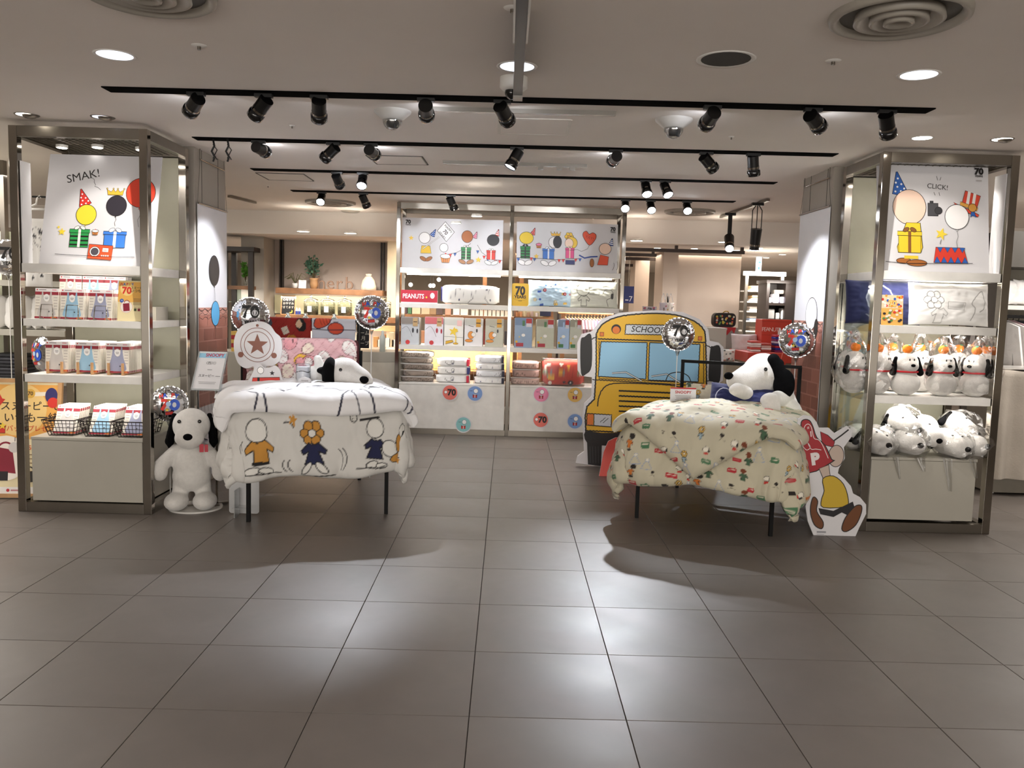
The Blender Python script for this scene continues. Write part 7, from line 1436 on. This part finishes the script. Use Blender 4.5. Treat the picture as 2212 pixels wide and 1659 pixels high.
# garment rail with pale clothes
a, b_ = P(1206, 676, 11.2), P(1342, 680, 11.2); zr = a.z; t = T('garment_rail', 'wooden garment rail with pastel clothes behind the right bay', 'rack', ((a.x+b_.x)/2, 11.2, 0)); MB().cyl((a.x, 11.2, zr), (b_.x, 11.2, zr), .014, 10).build('rail', WOODL, t)
for x in (a.x, b_.x): MB().box((x-.015, 11.19, 0), (x+.015, 11.22, zr)).build('post', WOODD, t)
gc = ('e9c9cf', 'd9d0e2', 'c9bfd9', 'e3a9b8', 'efe3e0', 'd5b0c0', 'e6dcd6')
for i in range(17):
    x = a.x+.10+i*(b_.x-a.x-.16)/16; t = T('hanging_shirt', 'small pastel shirt on the garment rail, number %s from the left' % (ORD[i] if i < 12 else ('thirteenth', 'fourteenth', 'fifteenth', 'sixteenth', 'seventeenth')[i-12]), 'clothes', (x, 11.2, zr-.3), 'pastel clothes on the rail')
    MB().tube([(x, 11.2, zr+.016), (x+.006, 11.19, zr-.02), (x, 11.18, zr-.05)], .003, 5).bar((x, 11.05, zr-.075), (x, 11.2, zr-.05), .014, .012).bar((x, 11.2, zr-.05), (x, 11.35, zr-.075), .014, .012).build('wooden_hanger', WOODL, t)
    Bq = MB(); Bq.prism([(-.15, -.02), (-.19, -.14), (-.14, -.15), (-.13, -.36), (.13, -.36), (.14, -.15), (.19, -.14), (.15, -.02), (.05, .0), (-.05, 0)], (x-.014, 11.2, zr-.065), (.35, -1, 0), (0, 0, 1), .022); Bq.build('garment', mat('gar_'+gc[i % 7], gc[i % 7], .9, bump=.3, bscale=40), t, bev=.006)
light('SPOT', 'rail_light', (.9, 10.9, 2.35), 40, NEUT, (1.0, 11.2, 1.2), .05, 70, .6)
# dark ceiling racks right of the back unit
br = mat('rack_brown', '33241e', .5)
for i, (p0, p1, Y) in enumerate((((1345, 540), (1608, 544), 11.4), ((1345, 551), (1418, 550), 12.4), ((1345, 559), (1434, 560), 13.2), ((1350, 573), (1395, 574), 14.5), ((1350, 579), (1395, 580), 15.5), ((1350, 586), (1395, 587), 16.5))):
    A, Bq = P(*p0, Y), P(*p1, Y); A.z = Bq.z = min((A.z+Bq.z)/2, ZL-.05); t = T('ceiling_rack', 'dark brown ceiling rack bar, %s from the front at the right of the back unit' % ORD[i], 'rack', tuple((A+Bq)/2), 'dark ceiling rack bars'); MB().bar(A, Bq, .045).build('bar', br, t)
    for q in ((.44, .98) if i == 0 else (.9,)): c = A.lerp(Bq, q); MB().bar(c, Vector((c.x, c.y, ZL)), .04).build('drop', br, t)
# tote bags on a stand before the far pillar
t = T('tote_rack', 'pale tote bags hanging before the far beige pillar', 'rack', (2.2, 10.6, 0)); c = P(1443, 640, 10.6); MB().cyl((c.x, 10.6, 0), (c.x, 10.6, c.z), .012, 8).build('pole', BLACKM, t)
for i, px in enumerate((1432, 1440, 1448)):
    c = P(px, 668, 10.5+.05*i); t = T('tote_bag', 'pale tote bag beside the far pillar, %s from the left' % ORD[i], 'bag', tuple(c), 'pale tote bags'); pillow_obj('body', t, c, (1, .6, 0), (0, 0, 1), .12, .17, .04, ('cfc6cf', 'd8d2cc', 'e0dad6')[i], scatter_print(5, .1, .14, i, ('b0506a', '5a5a6a', 'e0c070'), .02), 20, 18); B = MB(); [B.tube([c+Vector((s*.03, 0, .08)), c+Vector((s*.015, 0, .15)), c+Vector((0, 0, .2))], .004, 5) for s in (-1, 1)]; B.build('handle', WHITEF, t)
c = P(1403, 672, 10.4); t = T('patterned_pouch', 'pink and grey patterned pouch left of the tote bags, above the bus board', 'bag', tuple(c)); pillow_obj('body', t, c, (1, 0, 0), (0, .2, 1), .18, .12, .09, 'b8b0bd', scatter_print(14, .16, .1, 6, ('c23a5a', '3a3a48', 'e8e0e0'), .018), 24, 18)
t = T('pouch_table', 'table under pouch and tote bags, hidden behind the bus board', 'table', (1.85, 10.5, 0)); MB().box((1.55, 10.3, 0), (2.25, 10.75, c.z-.07)).build('body', WOOD, t)
# blue hanging sign with 7 and lit arrow sign
c = P(1357, 640, 13.5); cv = Cv(); cv.text('7', .11, .03, .12, 'e8ecf5'); cv.rect(.05, .05, .05, .015, 'e8ecf5'); t = board('hanging_sign', 'blue hanging sign with the number 7 right of the back unit', (c.x-.07, 13.5, P(1357, 655, 13.5).z), (1, 0, 0), (0, 0, 1), .16, .27, cv, 'sign', .02, mb=mat('sign_blue', '1f2f72', .4)); MB().cyl((c.x, 13.51, P(1357, 625, 13.5).z), (c.x, 13.51, ZL), .005, 6).build('wire', STEEL, t)
c = P(1638, 572, 13.2); cv = Cv(); lb = '2f86c8'; cv.stroke([(.03, .22), (.075, .22)], .018, lb); cv.poly([(.07, .26), (.11, .22), (.07, .18)], lb); cv.rect(.07, .09, .03, .08, lb)
t = board('arrow_sign', 'lit white and blue arrow sign hanging before the far right shops', (P(1634, 585, 13.2).x, 13.2, P(1636, 586, 13.2).z), (1, 0, 0), (0, 0, 1), .075, .22, None, 'sign', .05, mb=mat('lit_sign', 'cfe6f5', .5, emit=.6, var=0)); cv = Cv(); cv.stroke([(.02, .14), (.045, .14)], .012, lb); cv.poly([(.04, .165), (.065, .14), (.04, .115)], lb); cv.rect(.035, .05, .02, .04, lb); cv.decal('print', t, plane_fn((P(1634, 585, 13.2).x, 13.2, P(1636, 586, 13.2).z), (1, 0, 0), (0, 0, 1)))
# far right shelving between wall and banner
a, b_ = P(1603, 700, 11.8), P(1692, 700, 11.8); t = T('lit_shelf_unit', 'glass and steel shelf unit under a light tube, right of the far beige wall', 'shelf', ((a.x+b_.x)/2, 11.9, 0)); zt_ = P(1650, 590, 11.8).z
MB().box((a.x, 11.8, zt_-.035), (b_.x, 11.88, zt_+.02)).build('light_tube', TUBE, t)
for x in (a.x+.05, b_.x-.03): MB().box((x-.02, 11.85, 0), (x+.02, 11.9, zt_)).build('post', STEEL, t)
for i, py in enumerate((627, 651, 672, 693, 715)): z = P(1640, py, 11.8).z; MB().box((a.x+.06, 11.85, z-.02), (b_.x-.04, 12.2, z)).build('shelf', WHITEM, t)
k = 0
for py, px0_, cols in ((627, 1622, ('e6c9a0', 'dcb888')), (640, 1624, ('e8cfa8', 'cfa878')), (651, 1620, ('efe9e2',)), (672, 1618, ('c9bfb8', 'b8aca4')), (693, 1618, ('9fb3d4', 'c4b8a8')), (715, 1618, ('6a5a4c', '8a7a6a'))):
    for i, cc_ in enumerate(cols): z = P(1640, py, 11.8).z+.001 if py != 640 else P(1640, 651, 11.8).z+.02+.001; tag(MB().box((P(px0_, py, 11.9).x, 11.88, z+i*.032), (P(1650, py, 11.9).x, 12.1, z+.03+i*.032)).build('folded_towel', mat('ft_'+cc_, cc_, .9, bump=.3), bev=.01), 'folded cloth number %s from the top of the lit far right shelves' % ORD[k], 'towel', 'folded cloths on the lit shelves'); k += 1
light('AREA', 'tube_glow', ((a.x+b_.x)/2, 11.7, zt_-.06), 9, NEUT, ((a.x+b_.x)/2, 12, 1.), .8, sy_=.05)
a, b_ = P(1652, 705, 11.2), P(1712, 705, 11.2); zt_ = P(1680, 612, 11.2).z; t = T('dark_shelf_unit', 'dark wooden shelf unit with white goods beside the right banner', 'shelf', ((a.x+b_.x)/2, 11.3, 0))
MB().box((a.x, 11.2, 0), (a.x+.04, 11.6, zt_)).build('side_board', WOODD, t); MB().box((P(1696, 650, 11.2).x, 11.2, 0), (b_.x+.1, 11.6, zt_)).build('side_board', WOODD, t); MB().box((a.x-.02, 11.15, zt_), (b_.x+.1, 11.62, zt_+.04)).build('top_board', WOODD, t); MB().box((a.x+.04, 11.58, 0), (b_.x, 11.6, zt_)).build('back_board', WOODD, t)
for i, py in enumerate((655, 690)):
    z = P(1680, py, 11.2).z; MB().box((a.x+.04, 11.21, z-.03), (P(1696, 650, 11.2).x, 11.58, z)).build('shelf', WOODD, t)
k = 0
for px, wpx, hpx, py, cc_ in ((1660, 10, 12, 655, 'e9e4e8'), (1674, 14, 20, 655, 'f3f0f6'), (1688, 10, 14, 655, 'ddd8ee'), (1681, 22, 9, 631, '8f877d'), (1663, 16, 22, 690, 'a9a7a4'), (1678, 8, 14, 690, 'c5c2bf'), (1690, 10, 24, 690, 'e6e3e0')):
    c = P(px, py, 11.3); z = P(1680, py if py != 631 else 635, 11.2).z+.001; hw = wpx*.003; tag(MB().box((c.x-hw, 11.26, z), (c.x+hw, 11.4, z+hpx*.0062)).build('white_goods', mat('wg_'+cc_, cc_, .7), bev=.012), 'pale packed goods, %s item of the dark shelf unit beside the right banner' % ORD[k], 'package', 'pale goods on the dark shelf unit'); k += 1
light('AREA', 'tube_glow', ((a.x+b_.x)/2-.1, 11.0, zt_-.02), 3, NEUT, ((a.x+b_.x)/2-.1, 11.4, 1.4), .4, sy_=.05)
# ================================================================== left and right edges of the picture
t = T('side_shelf', 'white side shelving behind the left unit, carrying bagged cushions', 'shelf', (-4.4, 7.6, 0)); x0_, x1_ = -5.6, P(146, 700, 7.35).x
for py in (605, 712, 818): z = P(20, py, 7.3).z; MB().box((x0_, 7.3, z-.05), (x1_, 7.75, z)).build('shelf', WHITEP, t)
for x in (x0_, x1_-.02, -4.6): MB().box((x-.02, 7.72, 0), (x+.02, 7.78, ZC)).build('post', STEEL, t)
MB().box((x0_, 7.3, P(20, 308, 7.3).z-.05), (x1_, 7.35, P(20, 308, 7.3).z)).build('top_rail', STEEL, t); MB().box((x0_, 7.79, 0), (P(40, 700, 7.8).x, 7.8, 2.1)).build('back_panel', mat('pale_green_back', 'c9cbb2', .6), t)  # back panel in one pale greenish tone
z = P(20, 712, 7.3).z
for i, px in enumerate((8, 30, 58, 80, 100)): c = P(px, 700, 7.5); t = T('bagged_cushion', 'white bagged cushion on the side shelving behind the left unit, %s from the left' % ORD[i], 'cushion', (c.x, 7.5, z), 'bagged cushions at the left edge'); pillow_obj('body', t, (c.x, 7.5+.02*i, z+.15), (.3, -1, 0), (.1, 0, 1), .28, .30, .13, 'dcdad6', None, 20, 16, seed=i)
z = P(20, 818, 7.3).z
for i in range(7): c = P(22, 800, 7.4); tag(MB().box((c.x-.16, 7.36, z+.001+i*.03), (c.x+.12+.01*(i % 2), 7.62, z+.029+i*.03)).build('folded_garment', mat('dark_cloth_%d' % (i % 3), ('1f2024', '2c2d33', '3a3a40')[i % 3], .8, bump=.4), bev=.01), 'dark folded garment in clear film at the left edge, %s from the bottom' % ORD[i], 'clothes', 'dark folded garments')
a, b_ = P(62, 470, 7.0), P(104, 590, 7.0); cv = Cv(); rn = random.Random(3)
for i in range(9): cv.star((rn.random()-.5)*.2, (rn.random()-.5)*.44, .02, '26262a'); cv.arc((rn.random()-.5)*.2, (rn.random()-.5)*.4, .03, 0, 280, .005, '33333a')
t = T('hanging_blanket', 'white blanket with dark stars on a white hanger, seen through the left unit', 'bedding', ((a.x+b_.x)/2, 7.0, b_.z)); B = pillow_obj('cloth', t, ((a.x+b_.x)/2, 7.0, (a.z+b_.z)/2-.06), (1, 0, 0), (0, 0, 1), .22, .56, .035, 'dedcd8', cv, 30, 40, 0.02)
zh = a.z+.16; xm = (a.x+b_.x)/2; MB().tube([(xm-.1, 7.0, zh-.09), (xm-.01, 7.0, zh-.05), (xm, 7.0, zh), (xm+.02, 7.0, zh+.02), (xm+.03, 7.0, zh)], .008).tube([(xm-.1, 7.0, zh-.09), (xm+.12, 7.0, zh-.09)], .01).build('hanger', WHITEM, t); MB().cyl((xm-.04, 7.0, zh+.01), (-2.9, 7.0, zh+.01), .008, 8).build('hanging_bar', BLACKM, t)
# right edge: clothes shelving and draped table
x0_, x1_ = P(2150, 700, 7.9).x, 5.6; t = T('side_shelf', 'dark grey shelving with white clothes at the right edge', 'shelf', (4.6, 8.0, 0)); dg = mat('shelf_grey', '4e4a45', .5)
MB().box((x0_, 7.9, 0), (x0_+.05, 8.4, 2.35)).build('side_board', dg, t); MB().box((x0_, 8.38, 0), (x1_, 8.42, 2.35)).build('back_board', mat('shelf_back', '7d776c', .6), t); MB().box((x0_, 7.88, 2.05), (x1_, 8.4, 2.38)).build('top_board', dg, t)
z = P(2200, 660, 7.9).z; MB().box((x0_+.05, 7.9, z-.04), (x1_, 8.38, z)).build('shelf', WHITEM, t); MB().box((x0_+.05, 7.9, z-.12), (x1_, 7.94, z-.09)).build('hanging_bar', BLACKM, t)
for i, px in enumerate((2178, 2205)): c = P(px, 650, 8.1); t = T('white_cushion', 'white frilly cushion on the dark shelving at the right edge, %s' % ('left one', 'right one')[i], 'cushion', tuple(c), 'frilly cushions'); pillow_obj('body', t, (c.x, 8.1, z+.13+.0), (1, .2, 0), (.2, 0, 1), .26, .25, .12, 'efedec', None, 24, 20, .2, i)
gl = ('d9d6d4', 'cfcac8', 'c9a9b0', '3f4046', '55565c')
for i in range(5):
    x = P(2172, 760, 7.85).x+i*.055; t = T('hanging_garment', '%s garment from the left hanging on the bar at the right edge' % ORD[i], 'clothes', (x, 8.0, .8), 'hanging garments at the right edge')
    B = MB(); B.prism([(-.05, 0), (-.2, -.06), (-.27, -.5), (-.2, -.52), (-.17, -.3), (-.18, -.72), (.18, -.72), (.17, -.3), (.2, -.52), (.27, -.5), (.2, -.06), (.05, 0)], (x, 8.05, z-.14), (.5, -1, 0), (0, 0, 1), .03); B.build('garment', mat('rg_'+gl[i], gl[i], .9, bump=.4, bscale=30), t, bev=.008); MB().tube([(x, 8.05, z-.14), (x, 8.04, z-.10), (x+.01, 8.03, z-.085)], .004, 5).build('hanger_hook', CHROME, t)
# draped table
x0_ = P(2150, 900, 7.3).x; zt_ = P(2200, 805, 7.2).z; t = T('draped_table', 'round-edged table under a pale draped cloth at the right edge', 'table', (4.9, 7.6, 0))
B = MB(); nu, nv = 90, 26; A = np.zeros((nv, nu, 3))
for j in range(nv):
    for i in range(nu):
        u_ = i/(nu-1); x = x0_+u_*1.5; v_ = j/(nv-1); fold = .03*math.sin(u_*38+math.sin(u_*11))*min(1, v_*1.6)
        if v_ < .2: A[j, i] = (x, 7.3+.55*(1-v_/.2), zt_+.01*math.sin(u_*20))
        else: q = (v_-.2)/.8; A[j, i] = (x+.03*q*(u_-.5), 7.3-.05*q-fold, zt_-q*(zt_-.16)+.0)
B.grid(A); B.grid(A+np.array([0, .01, -.004]), flip=True); B.build('table_cloth', mat('linen_cloth', 'b3aa9f', .95, 0, .05, 5, bump=.3, bscale=60), t); B = MB(); [B.box((x0_+.05+i*1.2, 7.4, 0), (x0_+.1+i*1.2, 7.45, zt_-.02)) for i in range(2)]; B.build('leg', WHITEM, t); MB().box((x0_+.02, 7.34, .02), (x0_+1.45, 7.8, zt_-.03)).build('inner_box', mat('shelf_back', '7d776c', .6), t)
MB().box((x0_-.02, 7.40, zt_+.015), (x0_+1.3, 7.75, zt_+.03)).build('glass_top', mat('pale_glass', 'c9c8c4', .15), t)
# dark red sign boards far right seen through the right unit
c = P(2150, 530, 9.5); cv = Cv(); cv.text('店', .09, .12, .14, 'c9b0b0'); HS = board('hanging_sign', 'dark red hanging sign seen through the right unit', (P(2133, 550, 9.5).x, 9.5, P(2133, 555, 9.5).z), (1, 0, 0), (0, 0, 1), .15, .20, cv, 'sign', .03, mb=mat('sign_darkred', '4a1a20', .4)); MB().cyl((P(2143, 550, 9.5).x, 9.51, P(2133, 535, 9.5).z), (P(2143, 550, 9.5).x, 9.51, ZC), .006, 6).build('hanger', STEEL, HS)
for o in list(bpy.data.objects):
    if 'org' in o: del o['org']
    if 'label' in o and not 4 <= len(o['label'].split()) <= 16: print('LABEL', len(o['label'].split()), o.name, '|', o['label'])
print('objects', len(bpy.data.objects), 'tris', sum(len(m.loops)-2*len(m.polygons) for m in bpy.data.meshes))
